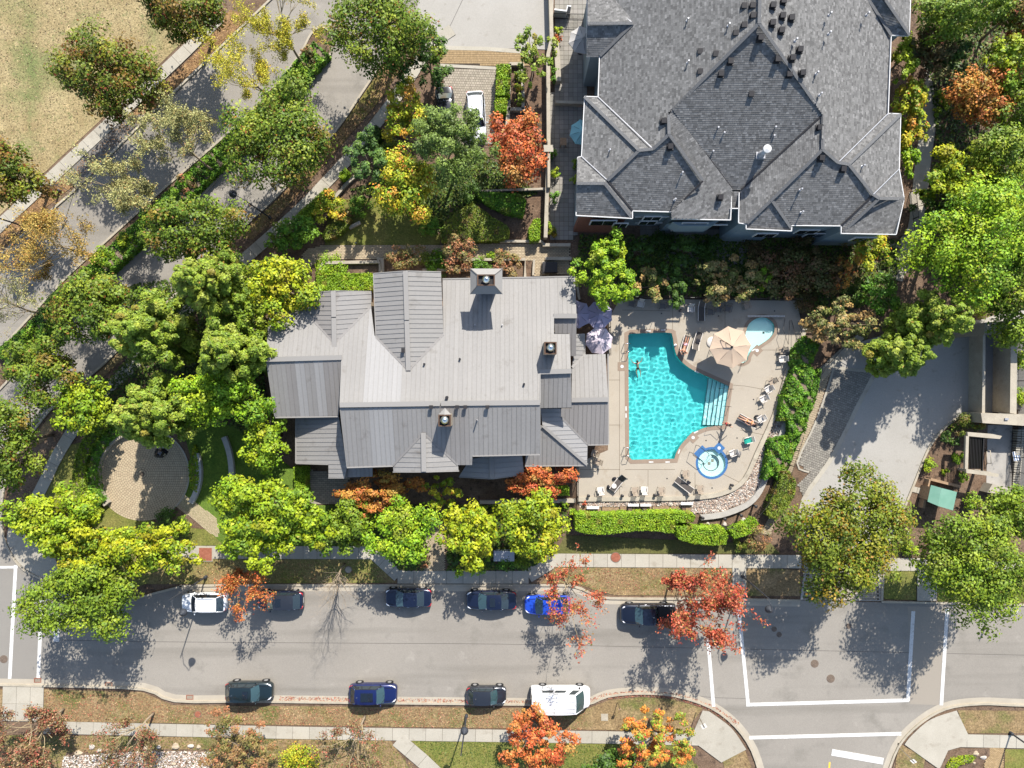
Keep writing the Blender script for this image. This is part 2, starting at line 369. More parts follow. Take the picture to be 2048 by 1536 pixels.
sheet('driveway', [(870,-100),(1110,-100),(1104,100),(1060,98),(878,95),(830,30)], .046, M['concrete2'], 'concrete forecourt at the north entrance')
slabs('pavement', [(1540,735),(1620,735)], 1, 9, 'short bed edge') if False else None
slabs('sidewalk', [(440,35),(375,100),(225,243),(112,348),(0,452),(-60,508)], 25, 1.5, 'pale concrete slab pavement beside the dry field')
slabs('sidewalk', smooth_line([(905,60),(860,95),(800,185),(735,270),(690,325),(650,368),(600,420),(505,505)],3), 24, 1.5, 'concrete slab pavement below the lower avenue lane')
slabs('sidewalk', smooth_line([(505,505),(350,640),(255,742),(200,790),(145,863),(108,925),(88,970),(66,1010),(62,1050)],3), 24, 1.5, 'concrete slab pavement under the green avenue trees')
slabs('sidewalk', [(330,1104),(748,1105)], 26, 1.35, 'straight concrete slab pavement north of the verge')
slabs('sidewalk', [(748,1106),(798,1152)], 26, 1.2, 'short slanting pavement linking the front walk')
slabs('sidewalk', [(795,1154),(1062,1154)], 26, 1.6, 'concrete slabs at the foot of the front walk')
slabs('sidewalk', [(1056,1152),(1106,1121)], 28, 1.2, 'slanting pavement rising toward the pool side')
slabs('sidewalk', [(1104,1120),(1605,1123)], 27, 1.35, 'concrete slab pavement below the pool hedge')
slabs('sidewalk', [(1765,1128),(2200,1132)], 26, 1.35, 'concrete pavement below the eastern trees')
slabs('sidewalk', [(88,1454),(600,1465),(1215,1474),(1400,1478)], 25, 1.62, 'long concrete pavement south of the street')
slabs('sidewalk', [(795,1478),(862,1535),(950,1640)], 30, 1.6, 'slanting path branching off the southern pavement')
slabs('sidewalk', [(1900,1480),(2048,1483),(2250,1486)], 26, 1.6, 'pavement at the south east corner')
slabs('crossing_ramp', [(6,1406),(88,1408)], 70, 1.35, 'concrete slab landing at the west crossing', rows=2)
slabs('ramp_path', [(1478,1134),(1478,1196)], 28, 1.4, 'concrete crossing path beside the red maple')
slabs('ramp_path', [(1853,1140),(1853,1205)], 40, 1.5, 'concrete crossing path by the east driveway')
# corner ramps
sheet('corner_ramp', smooth_line([(20,1050),(16,1085),(45,1132),(95,1160)],4) + [(120,1145),(105,1090),(66,1060),(52,1040)], .10, M['concrete'], 'concrete corner ramp at the west junction')
sheet('corner_ramp', [(1405,1420)] + smooth_line([(1418,1422),(1462,1455),(1492,1498)],4) + [(1442,1524),(1380,1478)], .10, M['concrete'], 'fan shaped concrete ramp at the south junction')
sheet('corner_ramp', smooth_line([(1912,1420),(1860,1438),(1822,1470),(1808,1488)],4) + [(1878,1538),(1895,1500),(1930,1490),(1936,1470)], .10, M['concrete'], 'fan shaped concrete ramp at the south east corner')
for (a, b) in [((1405,1478),(1470,1460)),((1420,1500),(1480,1478)),((1400,1440),(1450,1452)),((1812,1484),(1900,1460)),((1850,1515),(1870,1432)),((1880,1500),(1905,1422)),((22,1075),(66,1062)),((45,1130),(106,1092))]:
    pass
# kerbs
for ln, lb in [(K1,'concrete kerb along the upper avenue lane'),(K2,'kerb on the upper side of the planted median'),(K3,'kerb on the lower side of the planted median'),
               (K4,'kerb from the avenue round the west corner'),
               (smooth_line([(360,1172),(460,1170),(800,1170),(1090,1170),(1150,1173),(1182,1186),(1220,1196),(1440,1197)],3)+[(1600,1201)],'long north kerb beside the parked cars'),
               ([(1762,1203),(2250,1214)],'north kerb east of the driveway'),
               (smooth_line([(-60,1368),(140,1372),(288,1378),(350,1401),(500,1402),(750,1405),(1040,1408),(1165,1409),(1215,1392),(1280,1386),(1350,1391),(1420,1414),(1470,1452),(1503,1500),(1522,1560)],3),'long south kerb with drifts of red leaves'),
               (smooth_line([(1770,1560),(1795,1494),(1835,1449),(1890,1417),(1960,1407),(2048,1410),(2250,1412)],4),'curved kerb at the south east corner'),
               (smooth_line([(1768,1140),(1795,1050),(1830,960),(1860,890),(1900,845),(1945,825)],4),'curved kerb along the east garden bed'),
               (smooth_line([(1768,1142),(1764,1170),(1763,1200)],2),'short kerb return at the driveway mouth')]:
    strip('kerb', ln, .20, 0, .15, M['kerb'], lb, 'structure')
for ln, lb in [([(20,1376),(140,1379),(288,1386),(348,1409),(500,1410)],0)]: pass
gut = mat('gutter_concrete', (.30,.262,.205), .9, (.34,.30,.235), .8, fine=.1)
def shift(line, d): return [(p.x, p.y) for p in offset_line([P(x, y) for x, y in line], d)]
strip('gutter', shift(smooth_line([(365,1172),(460,1170),(800,1170),(1090,1170),(1150,1173),(1182,1186),(1220,1196),(1440,1197)],3)+[(1600,1201)], -.35), .5, .0, .040, gut, 'concrete gutter below the north kerb', 'structure', world=True)
strip('gutter', shift(smooth_line([(-60,1368),(140,1372),(288,1378),(350,1401),(500,1402),(750,1405),(1040,1408),(1165,1409),(1215,1392),(1280,1386),(1350,1391),(1420,1414),(1470,1452),(1503,1500),(1522,1560)],3), .35), .5, .0, .040, gut, 'concrete gutter above the south kerb', 'structure', world=True)
strip('gutter', shift(smooth_line([(1770,1560),(1795,1494),(1835,1449),(1890,1417),(1960,1407),(2048,1410),(2250,1412)],4), .35), .5, .0, .040, gut, 'concrete gutter at the south east corner', 'structure', world=True)
strip('gutter', shift([(672,262),(612,330),(557,390)][::-1], .3), .4, .0, .034, gut, 'concrete gutter by the lower avenue kerb', 'structure', world=True)
# painted lines
def line(a, b, wpx, label, z=.044, m='paint'):
    o = strip('painted_line', [a, b], wpx/PXM, .02, z, M[m], label, 'structure'); return o
LZ = .044
for a, b, wd, lb in [((32,1130),(20,1357),7,'outer white line of the west crossing'),((84,1200),(77,1357),7,'inner white line of the west crossing'),
    ((-40,1135),(36,1134),5,'short white line at the west corner'),((115,1215),(113,1283),12,'short wide white bar by the west crossing'),
    ((1414,1258),(1427,1413),7,'white line on the west side of the east junction'),((1476,1205),(1496,1409),7,'long slanting white line of the junction box'),
    ((1492,1409),(1817,1400),7,'lower white line of the junction box'),((1826,1222),(1815,1402),7.5,'east white line of the junction box'),
    ((1894,1216),(1882,1410),7,'white line east of the stamped crossing'),((1498,1475),(1802,1467),7,'lowest long white line of the crossing'),
    ((1663,1504),(1766,1522),13,'broad white stop bar in the side street')]:
    LZ += .0015; line(a, b, wd, lb, LZ)
line((1659,1524),(1653,1600),3,'yellow centre line of the side street',m='paint_y')
crack = mat('sealed_crack', (.09,.08,.07), .8)
for ln, lb in [([(0,1277),(300,1283),(700,1286),(1000,1288),(1400,1296),(2048,1310)],'long sealed seam along the street centre')]:
    strip('road_seam', smooth_line(ln,4), .045, .02, .0345, crack, lb, 'structure')
strip('road_seam', [(880,95),(930,-10)], .05, .02, .048, crack, 'dark joint across the forecourt', 'structure')
strip('road_seam', [(1380,1391),(1430,1395),(1498,1397)], .04, .02, .0345, crack, 'thin seam near the south kerb', 'structure')
# iron covers
def cover(px, py, r, m, lb, z=.040, square=False):
    c = P(px, py); root = empty('manhole_cover' if not square else 'utility_cover', (c.x, c.y, z), 0, lb, 'manhole cover' if not square else 'utility cover')
    a = MB(); b = MB()
    if square:
        a.box(-r-.08, r+.08, -r-.08, r+.08, -.01, .012); b.box(-r, r, -r, r, .012, .03)
        for k in range(5): b.box(-r+.05, r-.05, -r+.12+k*r*.4, -r+.16+k*r*.4, .03, .036)
    else:
        a.lathe((0,0,0), [(r+.06, -.01), (r+.06, .008), (r, .008)], 24); b.lathe((0,0,0), [(r, -.01), (r, .014), (.02, .016)], 24)
        for k in range(-2, 3): b.box(-r*.7, r*.7, k*r*.3-.015, k*r*.3+.015, .014, .022)
    a.obj('rim', M['kerb'] if square else M['iron'], root); b.obj('lid', m, root)
for a in [(8,1318,.33,M['iron'],'round iron cover by the west crossing line'),(1629,1327,.33,M['iron'],'sunlit brown cover in the junction box'),
          (1661,1357,.34,M['iron'],'dark cover below the sunlit junction cover'),(1697,1252,.2,M['iron'],'small cover shaded by the big gold tree'),
          (1548,1258,.2,M['iron'],'upper cover of the close pair'),(1558,1269,.2,M['iron'],'lower cover of the close pair'),
          (396,1428,.3,M['rust'],'round cover set in the south verge')]: cover(*a)
cover(1231,1114,.45,M['rust'],'rusty round cover in the pool side pavement',.11)
cover(697,1139,.3,M['wallc'],'pale round cover in the north verge',.05)
cover(412,1108,.62,M['rust'],'square rust red hatch in the pavement',.11,True)
cover(1209,1434,.26,M['wallc'],'small white box lid in the south verge',.05,True)
def drain(px, py, lb):
    c = P(px, py); root = empty('storm_drain', (c.x, c.y, .04), 0, lb, 'storm drain')
    m = MB(); m.box(-.35,.35,-.22,-.17,0,.03); m.box(-.35,.35,.17,.22,0,.03); m.box(-.35,-.3,-.17,.17,0,.03); m.box(.3,.35,-.17,.17,0,.03); m.obj('frame', M['rust'], root)
    for k in range(6): q = MB(); q.box(-.28+k*.1,-.24+k*.1,-.17,.17,0,.025); q.obj('bar', M['iron'], root)
drain(76,1360,'storm drain beside the inner west crossing line'); drain(380,1394,'storm drain near the dark wagon')
drain(218,1369,'storm drain in the tree shade at the south kerb')

strip('kerb_band', smooth_line([(1752,742),(1715,812),(1691,862),(1657,925),(1606,1000),(1602,1060)],3), .4, 0, .062, M['concrete'], 'flush pale concrete band between driveway and dark pavers', 'structure')
strip('kerb_band', [(1664,736),(1750,743)], .3, 0, .062, M['concrete'], 'flush pale concrete band at the head of the dark pavers', 'structure')
sheet('upper_apron', [(1664,735),(1750,742),(1790,680),(1760,672),(1700,690)], .03, M['concrete2'], 'shaded concrete apron above the dark pavers')
# ------------------------------------------------------------------ roofs
def plane_face(pts):
    """pts (px, py, h): fit a plane and meet it with the sight lines, so the slope is truly flat"""
    wv = [P(*p) for p in pts]
    A = np.array([[v.x, v.y, 1] for v in wv]); z = np.array([v.z for v in wv])
    a, b, c = np.linalg.lstsq(A, z, rcond=None)[0]
    out = []
    for px, py, h in pts:
        dx, dy = (px-1024)/PXM/CAMH, (768-py)/PXM/CAMH      # point = (dx*(H-z), dy*(H-z), z)
        zz = (a*dx*CAMH + b*dy*CAMH + c) / (1 + a*dx + b*dy)
        out.append(Vector((dx*(CAMH-zz), dy*(CAMH-zz), zz)))
    n = Vector((-a, -b, 1)).normalized()
    return out, n

def clip(poly, f):
    out = []
    for i in range(len(poly)):
        a, b = poly[i], poly[(i+1) % len(poly)]; fa, fb = f(a), f(b)
        if fa >= 0: out.append(a)
        if (fa >= 0) != (fb >= 0): out.append(a + (b-a)*(fa/(fa-fb)))
    return out

def tess(poly, n, flip=False):
    ax = max(range(3), key=lambda i: abs(n[i]))
    fs = []
    for t in tessellate_polygon([poly]):
        a, b, c = (poly[i] for i in t)
        cr = (b-a).cross(c-a)
        if cr.length < 1e-7: continue
        fs.append(tuple(t) if cr.dot(n) > 0 else tuple(t)[::-1])
    return fs

def slab_mesh(mb, poly, n, t0, t1):
    """extrude a flat polygon between offsets t0 and t1 along n"""
    if len(poly) < 3: return
    fs = tess(poly, n); k = len(poly)
    v = [p + n*t0 for p in poly] + [p + n*t1 for p in poly]
    f = [tuple(i+k for i in q) for q in fs] + [q[::-1] for q in fs]
    ar = sum((poly[i]-poly[0]).cross(poly[(i+1) % k]-poly[0]).dot(n) for i in range(k))
    for i in range(k):
        q = (i, (i+1) % k, (i+1) % k+k, i+k); f.append(q if ar > 0 else q[::-1])
    mb.add(v, f)

def metal_slope(pts, parent, m, pitch=.41, seamdir=None, vary=None):
    poly, n = plane_face(pts)
    s = Vector((n.x, n.y, 0)); s = s.normalized() if s.length > 1e-4 else Vector((0, 1, 0))
    if seamdir: s = Vector((*seamdir, 0)).normalized()
    s = (s - n*s.dot(n)).normalized(); u = n.cross(s).normalized()
    base = MB(); slab_mesh(base, poly, n, -.14, -.01)
    root = base.obj('roof_slope', M['seam'], parent)
    us = [p.dot(u) for p in poly]; u0, u1 = min(us), max(us)
    k = max(1, round((u1-u0)/pitch)); st = (u1-u0)/k
    for i in range(k):
        a, b = u0+i*st, u0+(i+1)*st
        q = clip(clip(poly, lambda p: p.dot(u)-a-.012), lambda p: b-.012-p.dot(u))
        if len(q) < 3: continue
        mb = MB(); slab_mesh(mb, q, n, -.005, .012)
        if i:                                              # standing seam on the joint
            um = a+.001; hits = []
            for j in range(len(poly)):
                c, d = poly[j], poly[(j+1) % len(poly)]; fc, fd = c.dot(u)-um, d.dot(u)-um
                if (fc >= 0) != (fd >= 0): hits.append(c + (d-c)*(fc/(fc-fd)))
            hits.sort(key=lambda p: p.dot(s))
            for c, d in zip(hits[::2], hits[1::2]):
                if (d-c).length < .15: continue
                c, d = c + s*.03, d - s*.03
                w_ = u*.014
                v = [c-w_, c+w_, d+w_, d-w_]; v = v + [p + n*.05 for p in v]
                mb.add(v, [(4,5,6,7),(0,1,5,4),(1,2,6,5),(2,3,7,6),(3,0,4,7)])
        mm = M[vary[int(i*len(vary)/k)]] if vary else M[m]
        o = mb.obj('roof_panel', mm, root)
    return root

def beam(mb, a, b, wid, z0, z1):
    d = (b-a); d.normalize(); sx = d.cross(Vector((0, 0, 1)))
    sx = sx.normalized() if sx.length > .01 else Vector((1, 0, 0)); up = sx.cross(d).normalized()
    sx *= wid/2
    v = [a-sx+up*z0, a+sx+up*z0, b+sx+up*z0, b-sx+up*z0, a-sx+up*z1, a+sx+up*z1, b+sx+up*z1, b-sx+up*z1]
    mb.add(v, [(0,3,2,1),(4,5,6,7),(0,1,5,4),(1,2,6,5),(2,3,7,6),(3,0,4,7)])

def edge_part(name, segs, parent, m, wid=.35, z0=.03, z1=.08):
    for a, b in segs:
        mb = MB(); beam(mb, P(*a), P(*b), wid, z0, z1); mb.obj(name, m, parent)

def inset(poly, d):
    n = len(poly); a = sum(poly[i].x*poly[(i+1) % n].y - poly[(i+1) % n].x*poly[i].y for i in range(n))
    sg = 1 if a > 0 else -1; out = []
    for i in range(n):
        p0, p1, p2 = poly[i-1], poly[i], poly[(i+1) % n]
        t1 = (p1-p0).normalized(); t2 = (p2-p1).normalized()
        n1 = Vector((-t1.y, t1.x))*sg; n2 = Vector((-t2.y, t2.x))*sg
        m_ = n1+n2
        m_ = m_ / max(.35, m_.length_squared/2) if m_.length > .1 else n1
        out.append(p1 + m_*d)
    return out

# ------------------------------------------------------------------ clubhouse
cl_roof = empty('clubhouse', P(880, 760, 0), 0, 'clubhouse with a broad pale grey standing seam metal roof beside the pool', 'building')
class Off:      # children are built in world coordinates, so the root sits at the origin
    pass
cl_roof.location = (0, 0, 0)
PC = .0150
NH = lambda y: 7.8-(808-y)*PC
N = [(885,559),(1108,555.6),(1108,741),(1080,741),(1080,806),(680,813),(684,717),(533,721),(541,605),(592,603),(669,687),(742,613),(749,671),(752,674),(817,741),(887,668)]
metal_slope([(x, y, NH(y)) for x, y in N], cl_roof, 'metalroof', vary=['metalroof']*16+['metalroof3']*4+['metalroof']*11)
metal_slope([(x, y, NH(y)) for x, y in [(1108,555.6),(1150,554),(1153,628),(1108,628)]], cl_roof, 'metalroof')
metal_slope([(x, y, NH(y)) for x, y in [(1108,668),(1139,668),(1142,740),(1108,741)]], cl_roof, 'metalroof')
SH = lambda y: 7.8-(y-812)*PC
S_ = [(680,816),(1080,808),(1080,908),(945,911),(944,930),(916,930),(847,867),(786,931),(694,934)]
metal_slope([(x, y, SH(y)) for x, y in S_], cl_roof, 'metalroof2', vary=['metalroof2','metalroof3','metalroof2','metalroof2','metalroof4','metalroof2','metalroof2','metalroof2'])
metal_slope([(x, y, 6.45-(y-722)*PC) for x, y in [(533,724),(684,719),(677,831),(550,834)]], cl_roof, 'metalroof4', vary=['metalroof2','metalroof2','metalroof4','metalroof3','metalroof2','metalroof3','metalroof4','metalroof4'])
NG = [((589,589,4.6),(667,583,5.9),(669,687,5.98),(592,603,4.73)), ((744,584,4.5),(667,583,5.9),(669,687,5.98),(742,613,4.85)),
      ((747,548,5.75),(811,543,6.8),(817,741,6.8),(752,674,5.79)), ((882,545,5.75),(811,543,6.8),(817,741,6.8),(887,669,5.71)),
      ((787,943,5.95),(848,943,7.0),(847,866,7.0),(786,931,6.0)), ((917,941,5.95),(848,943,7.0),(847,866,7.0),(916,930,6.0)),
      ((918,953,3.2),(984,957,4.1),(983,908,4.1),(923,925,3.3),(944,912,3.5)), ((1048,948,3.2),(984,957,4.1),(983,908,4.1),(1044,908,3.2))]
for q, m_ in zip(NG, ['metalroof4','metalroof2','metalroof2','metalroof','metalroof2','metalroof','metalroof3','metalroof3']): metal_slope(q, cl_roof, m_)
metal_slope([(592,833,3.0),(677,830,4.5),(694,934,4.7),(690,955,4.65),(657,955,4.05),(657,928,4.05),(592,926,3.0)], cl_roof, 'metalroof2')
metal_slope([(688,930,4.3),(745,930,4.3),(745,953,4.0),(688,955,4.0)], cl_roof, 'metalroof2')
metal_slope([(x, y, 5.1-(y-628)*PC) for x, y in [(1108,637),(1153,637),(1152,712),(1141,712),(1139,667),(1110,667)]], cl_roof, 'metalroof4')
metal_slope([(x, y, 6.8-(y-741)*PC) for x, y in [(1080,748),(1142,746),(1143,815),(1081,816)]], cl_roof, 'metalroof2')
metal_slope([(x, y, 4.25-(799-y)*.012) for x, y in [(1144,735),(1171,709),(1211,708),(1216,797),(1143,798)]], cl_roof, 'metalroof')
metal_slope([(1153,668,3.1),(1170,667,2.9),(1171,709,3.0),(1144,735,3.5)], cl_roof, 'metalroof', seamdir=(1,0))
metal_slope([(x, y, 4.25-(y-800)*.012) for x, y in [(1143,804),(1216,802),(1216,888),(1176,889),(1122,834),(1122,817),(1143,817)]], cl_roof, 'metalroof4')
metal_slope([(1081,817,4.6),(1121,817,4.05),(1122,834,4.0),(1175,889,3.15),(1174,929,3.15),(1085,851,4.45)], cl_roof, 'metalroof3', seamdir=(1,0))
metal_slope([(1052,908,3.5),(1081,851,4.4),(1085,851,4.4),(1173,930,3.15),(1050,931,3.15)], cl_roof, 'metalroof2')
metal_slope([(x, y, 2.6) for x, y in [(687,938),(744,938),(744,951),(687,953)]], cl_roof, 'metalroof2') if False else None
edge_part('ridge_cap', [((680,810,7.85),(880,807,7.85)),((882,807,7.85),(1080,805,7.85)),((533,719,6.5),(684,715,6.5)),((811,543,6.85),(814,640,6.85)),((814,642,6.85),(817,741,6.85)),
   ((667,583,5.95),(668,634,6.0)),((668,636,6.0),(669,694,6.03)),((847,866,7.05),(848,943,7.05)),((983,912,4.15),(984,957,4.15)),
   ((1107,632,5.15),(1154,632,5.15)),((1079,744,6.85),(1143,742,6.85)),((1143,800,4.3),(1217,799,4.3))], cl_roof, M['capm'], .42, .04, .09)
edge_part('hip_cap', [((1085,851,4.5),(1174,929,3.2)),((1144,735,3.5),(1171,709,3.05))], cl_roof, M['capm'], .26, .03, .07)
edge_part('valley', [((592,603,4.76),(669,687,6.02)),((742,613,4.9),(669,687,6.02)),((752,674,5.83),(817,741,6.84)),((887,669,5.76),(817,741,6.84)),((786,931,6.03),(847,866,7.04)),((916,930,6.03),(847,866,7.04)),((1122,834,4.03),(1175,889,3.2))], cl_roof, M['metalroof4'], .16, .01, .03)
edge_part('gutter', [((541,604,4.75),(592,602,4.75)),((885,558,4.05),(949,557,4.05)),((996,556,4.03),(1150,553,4.0)),((551,835,4.78),(677,833,4.78)),((694,935,5.97),(786,932,6.0)),((945,912,6.3),(1080,909,6.35)),
   ((592,833,3.0),(592,926,3.0)),((1050,932,3.12),(1174,931,3.12)),((1176,890,3.15),(1216,889,3.15)),((1216,708,3.15),(1217,888,3.15))], cl_roof, M['capm'], .12, -.08, .05)
edge_part('fascia', [((747,547,5.75),(811,542,6.8)),((811,542,6.8),(882,544,5.75)),((589,588,4.6),(667,582,5.9)),((667,582,5.9),(744,583,4.5)),((786,944,5.95),(848,944,7.0)),((848,944,7.0),(918,942,5.95)),((918,954,3.2),(984,958,4.1)),((984,958,4.1),(1048,949,3.2)),((592,927,3.0),(657,929,4.05)),((657,956,4.05),(691,956,4.6)),
   ((533,720,6.45),(550,834,4.78)),((533,720,6.45),(541,605,4.75)),((680,812,7.8),(694,934,5.97)),((1080,806,7.8),(1080,908,6.35)),((684,717,6.44),(680,812,7.8)),((747,548,5.75),(752,674,5.79)),((1080,741,6.8),(1080,806,7.8))], cl_roof, M['capm'], .08, -.2, .05)
# walls under the eaves
def wall_run(pts, h, parent, m, z0=-.02, name='wall', d=.55):
    """closed run of wall under an eave outline (px, py at height h)"""
    poly = inset([P(x, y, h).xy for x, y in pts], d); mb = MB()
    mb.prism([(p.x, p.y) for p in poly], z0, h-.1); return mb.obj(name, m, parent)
wall_run([(541,605),(684,605),(684,830),(550,832)], 4.6, cl_roof, M['stucco'])
wall_run([(747,550),(885,560),(885,600),(1150,560),(1150,740),(1078,742),(1078,905),(945,905),(944,926),(694,930),(684,700),(684,600),(747,600)], 3.9, cl_roof, M['stucco'])
wall_run([(592,585),(744,585),(744,700),(592,700)], 4.4, cl_roof, M['stucco'])
wall_run([(747,550),(882,548),(887,700),(752,700)], 5.5, cl_roof, M['stucco'])
wall_run([(684,800),(1078,800),(1078,905),(694,930)], 5.85, cl_roof, M['stucco'])
wall_run([(592,830),(690,830),(690,925),(592,925)], 2.9, cl_roof, M['stucco'])
wall_run([(1143,710),(1216,710),(1216,888),(1143,888)], 2.6, cl_roof, M['stucco'])
wall_run([(1052,905),(1080,850),(1170,890),(1174,928),(1050,930)], 2.75, cl_roof, M['stucco'])
wall_run([(1080,745),(1142,745),(1143,814),(1081,815)], 5.5, cl_roof, M['stucco'])
wall_run([(1108,632),(1152,632),(1152,710),(1108,710)], 3.7, cl_roof, M['stucco'])
wall_run([(918,900),(1048,900),(1048,946),(918,950)], 2.8, cl_roof, M['darkwood'])
wall_run([(787,900),(917,900),(917,940),(787,941)], 5.7, cl_roof, M['stucco'])

# chimneys and roof furniture
def chimney(px, py, hb, ht, wx, wy, skirt, lb, apron=False):
    c = P(px, py, ht); root = empty('chimney', (c.x, c.y, 0), 0, lb, 'chimney')
    s = MB(); s.box(-wx/2, wx/2, -wy/2, wy/2, hb, ht-.28); s.obj('shaft', M['stucco'] if not skirt else M['metalroof2'], root)
    if skirt:
        k = MB(); sx, sy = wx/2+.62, wy/2+.62
        v = [(-sx,-sy,ht-.75),(sx,-sy,ht-.75),(sx,sy,ht-.75),(-sx,sy,ht-.75),(-wx/2,-wy/2,ht-.1),(wx/2,-wy/2,ht-.1),(wx/2,wy/2,ht-.1),(-wx/2,wy/2,ht-.1)]
        k.add(v, [(0,3,2,1),(0,1,5,4),(1,2,6,5),(2,3,7,6),(3,0,4,7)]); k.obj('skirt_roof', M['metalroof'], root)
        k = MB()
        for (a, b) in ((0,4),(1,5),(2,6),(3,7)): beam(k, Vector(v[a]), Vector(v[b]), .05, .0, .04)
        k.obj('hip_seam', M['seam'], root)
    t = .10; r = MB()
    for bx in ((-wx/2, wx/2, -wy/2, -wy/2+t), (-wx/2, wx/2, wy/2-t, wy/2), (-wx/2, -wx/2+t, -wy/2+t, wy/2-t), (wx/2-t, wx/2, -wy/2+t, wy/2-t)): r.box(*bx, ht-.28, ht+.03)
    r.obj('crown_rim', M['darkwood'], root)
    q = MB(); q.box(-wx/2+t, wx/2-t, -wy/2+t, wy/2-t, ht-.3, ht-.22); q.obj('well_floor', M['dark'], root)
    q = MB(); q.lathe((wx*.02, wy*.05, ht-.22), [(.22,0),(.22,.35),(.36,.36),(.34,.44),(.12,.56),(.08,.6)], 16); q.obj('flue_cap', M['chrome'], root, True)
    if apron:
        q = MB(); q.add([(-wx/2,wy/2,ht-.3),(wx/2,wy/2,ht-.3),(0,wy/2+.55,ht-.35),(0,wy/2,ht+.05)], [(0,3,2),(1,2,3),(0,1,3),(0,2,1)]); q.obj('cricket', M['metalroof'], root)
    return root
chimney(972, 560, 3.8, 8.9, 1.5, .95, True, 'largest clubhouse chimney with a hipped metal skirt at the north eave')
chimney(1101, 696, 5.0, 8.4, 1.05, 1.05, False, 'square open chimney with round steel cap at the east end of the roof')
chimney(889, 841, 6.5, 9.1, 1.05, 1.0, False, 'square chimney with a small peaked cricket just below the main ridge', True)
def pipe(px, py, h0, ln, r, m, lb, cap=False, bsz=.11):
    c = P(px, py, h0); root = empty('vent_pipe', c, 0, lb, 'vent pipe')
    a = MB(); a.lathe((0,0,-.15), [(bsz,0),(bsz,.17),(r,.2)], 10); a.obj('boot', M['flashing'], root)
    b = MB(); b.lathe((0,0,0), [(r,0),(r,ln)] + ([(r*2,ln),(r*1.6,ln+r*1.4)] if cap else []), 10); b.obj('pipe', m, root)
PG = 'small vent pipes on the clubhouse roof'
for i, (px, py, h, ln, r, m_, lb) in enumerate([(920,718,6.45,.35,.09,'dark','black vent pipe just right of the middle gable valley'),(849,728,6.6,.35,.09,'dark','black vent pipe at the foot of the middle gable'),
    (1048,768,7.2,.35,.10,'dark','black vent pipe close to the main ridge east end'),(894,795,7.6,.3,.14,'dark','squat dark vent on the north side above the cricket chimney'),
    (954,841,7.37,.6,.06,'dark','thin tall pipe on the south slope'),(950,651,5.45,.25,.06,'metalroof2','thin pale pipe by the big chimney shadow'),(1004,651,5.45,.25,.06,'metalroof2','thin pale pipe right of the big chimney shadow')]):
    pipe(px, py, h, ln, r, M[m_], lb)
for px, lb in [(863,'square black cowl left of the cricket chimney'),(915,'first square black cowl right of the cricket chimney'),(931,'second square black cowl right of the cricket chimney'),(975,'square black cowl farthest east below the ridge')]:
    c = P(px, 814, 7.75); root = empty('roof_cowl', c, 0, lb, 'roof cowl', 'black cowls below the main ridge')
    a = MB(); a.box(-.1,.1,-.1,.1,-.2,.3); a.obj('duct', M['dark'], root); a = MB(); a.box(-.16,.16,-.14,.16,.3,.42); a.obj('hood', M['dark'], root)
c = P(807, 701, 6.65); root = empty('roof_cowl', c, 0, 'black cowl beside the ridge of the middle gable', 'roof cowl'); a = MB(); a.box(-.1,.1,-.16,.16,-.1,.3); a.obj('duct', M['dark'], root); a = MB(); a.box(-.14,.14,-.2,.2,.3,.38); a.obj('hood', M['dark'], root)

# ------------------------------------------------------------------ apartment block with shingle roof
ap = empty('apartment_building', (0,0,0), 0, 'grey shingled apartment block with many hips valleys and roof vents', 'building')
E = 7.5; K = .0186
def shingle_slope(pts, parent, seed=0, tone=1.0):
    poly, n = plane_face(pts); rs = np.random.RandomState(seed)
    base = MB(); slab_mesh(base, poly, n, -.2, -.012)
    root = base.obj('roof_slope', M['shingle_base'], parent)
    s = Vector((n.x, n.y, 0)).normalized(); s = (s - n*s.dot(n)).normalized(); u = n.cross(s).normalized()   # s runs downhill
    o = poly[0]; U = [(p-o).dot(u) for p in poly]; V = [(p-o).dot(s) for p in poly]
    e = .17; v = math.floor(min(V)/e)*e; verts = []; faces = []; cols = []
    def spans(vc):
        h = []
        for i in range(len(poly)):
            a, b = V[i]-vc, V[(i+1) % len(poly)]-vc
            if (a >= 0) != (b >= 0): h.append(U[i] + (U[(i+1) % len(poly)]-U[i])*(a/(a-b)))
        h.sort(); return list(zip(h[::2], h[1::2]))
    row = 0
    while v < max(V):
        for a, b in spans(v+e/2):
            x = a - rs.uniform(0, .3)
            while x < b:
                wd = rs.choice([.14,.2,.26,.34]); x0, x1 = max(x, a), min(x+wd, b); x += wd
                if x1-x0 < .03: continue
                lift = .01 + rs.uniform(0, .008) 
                q = [o+u*x0+s*v, o+u*(x1-.008)+s*v, o+u*(x1-.008)+s*(v+e)+n*lift, o+u*x0+s*(v+e)+n*lift]
                k = len(verts); verts += [q[0], q[1], q[2], q[3], q[3]-n*lift, q[2]-n*lift]
                faces += [(k, k+1, k+2, k+3) if (q[1]-q[0]).cross(q[2]-q[0]).dot(n) > 0 else (k+3, k+2, k+1, k), (k+3, k+2, k+5, k+4)]
                g = rs.choice([.085,.105,.122,.138,.158,.185], p=[.12,.22,.28,.22,.12,.04])*tone; c = (g*1.03, g*1.0, g*.95, 1); cols += [c, c]
        v += e; row += 1
    if not faces: return
    sh = mesh_obj('shingles', verts, faces, M['shingle'], root); sh['kind'] = 'stuff'
    at = sh.data.attributes.new('Col', 'FLOAT_COLOR', 'FACE'); at.data.foreach_set('color', np.array(cols, 'f').ravel())
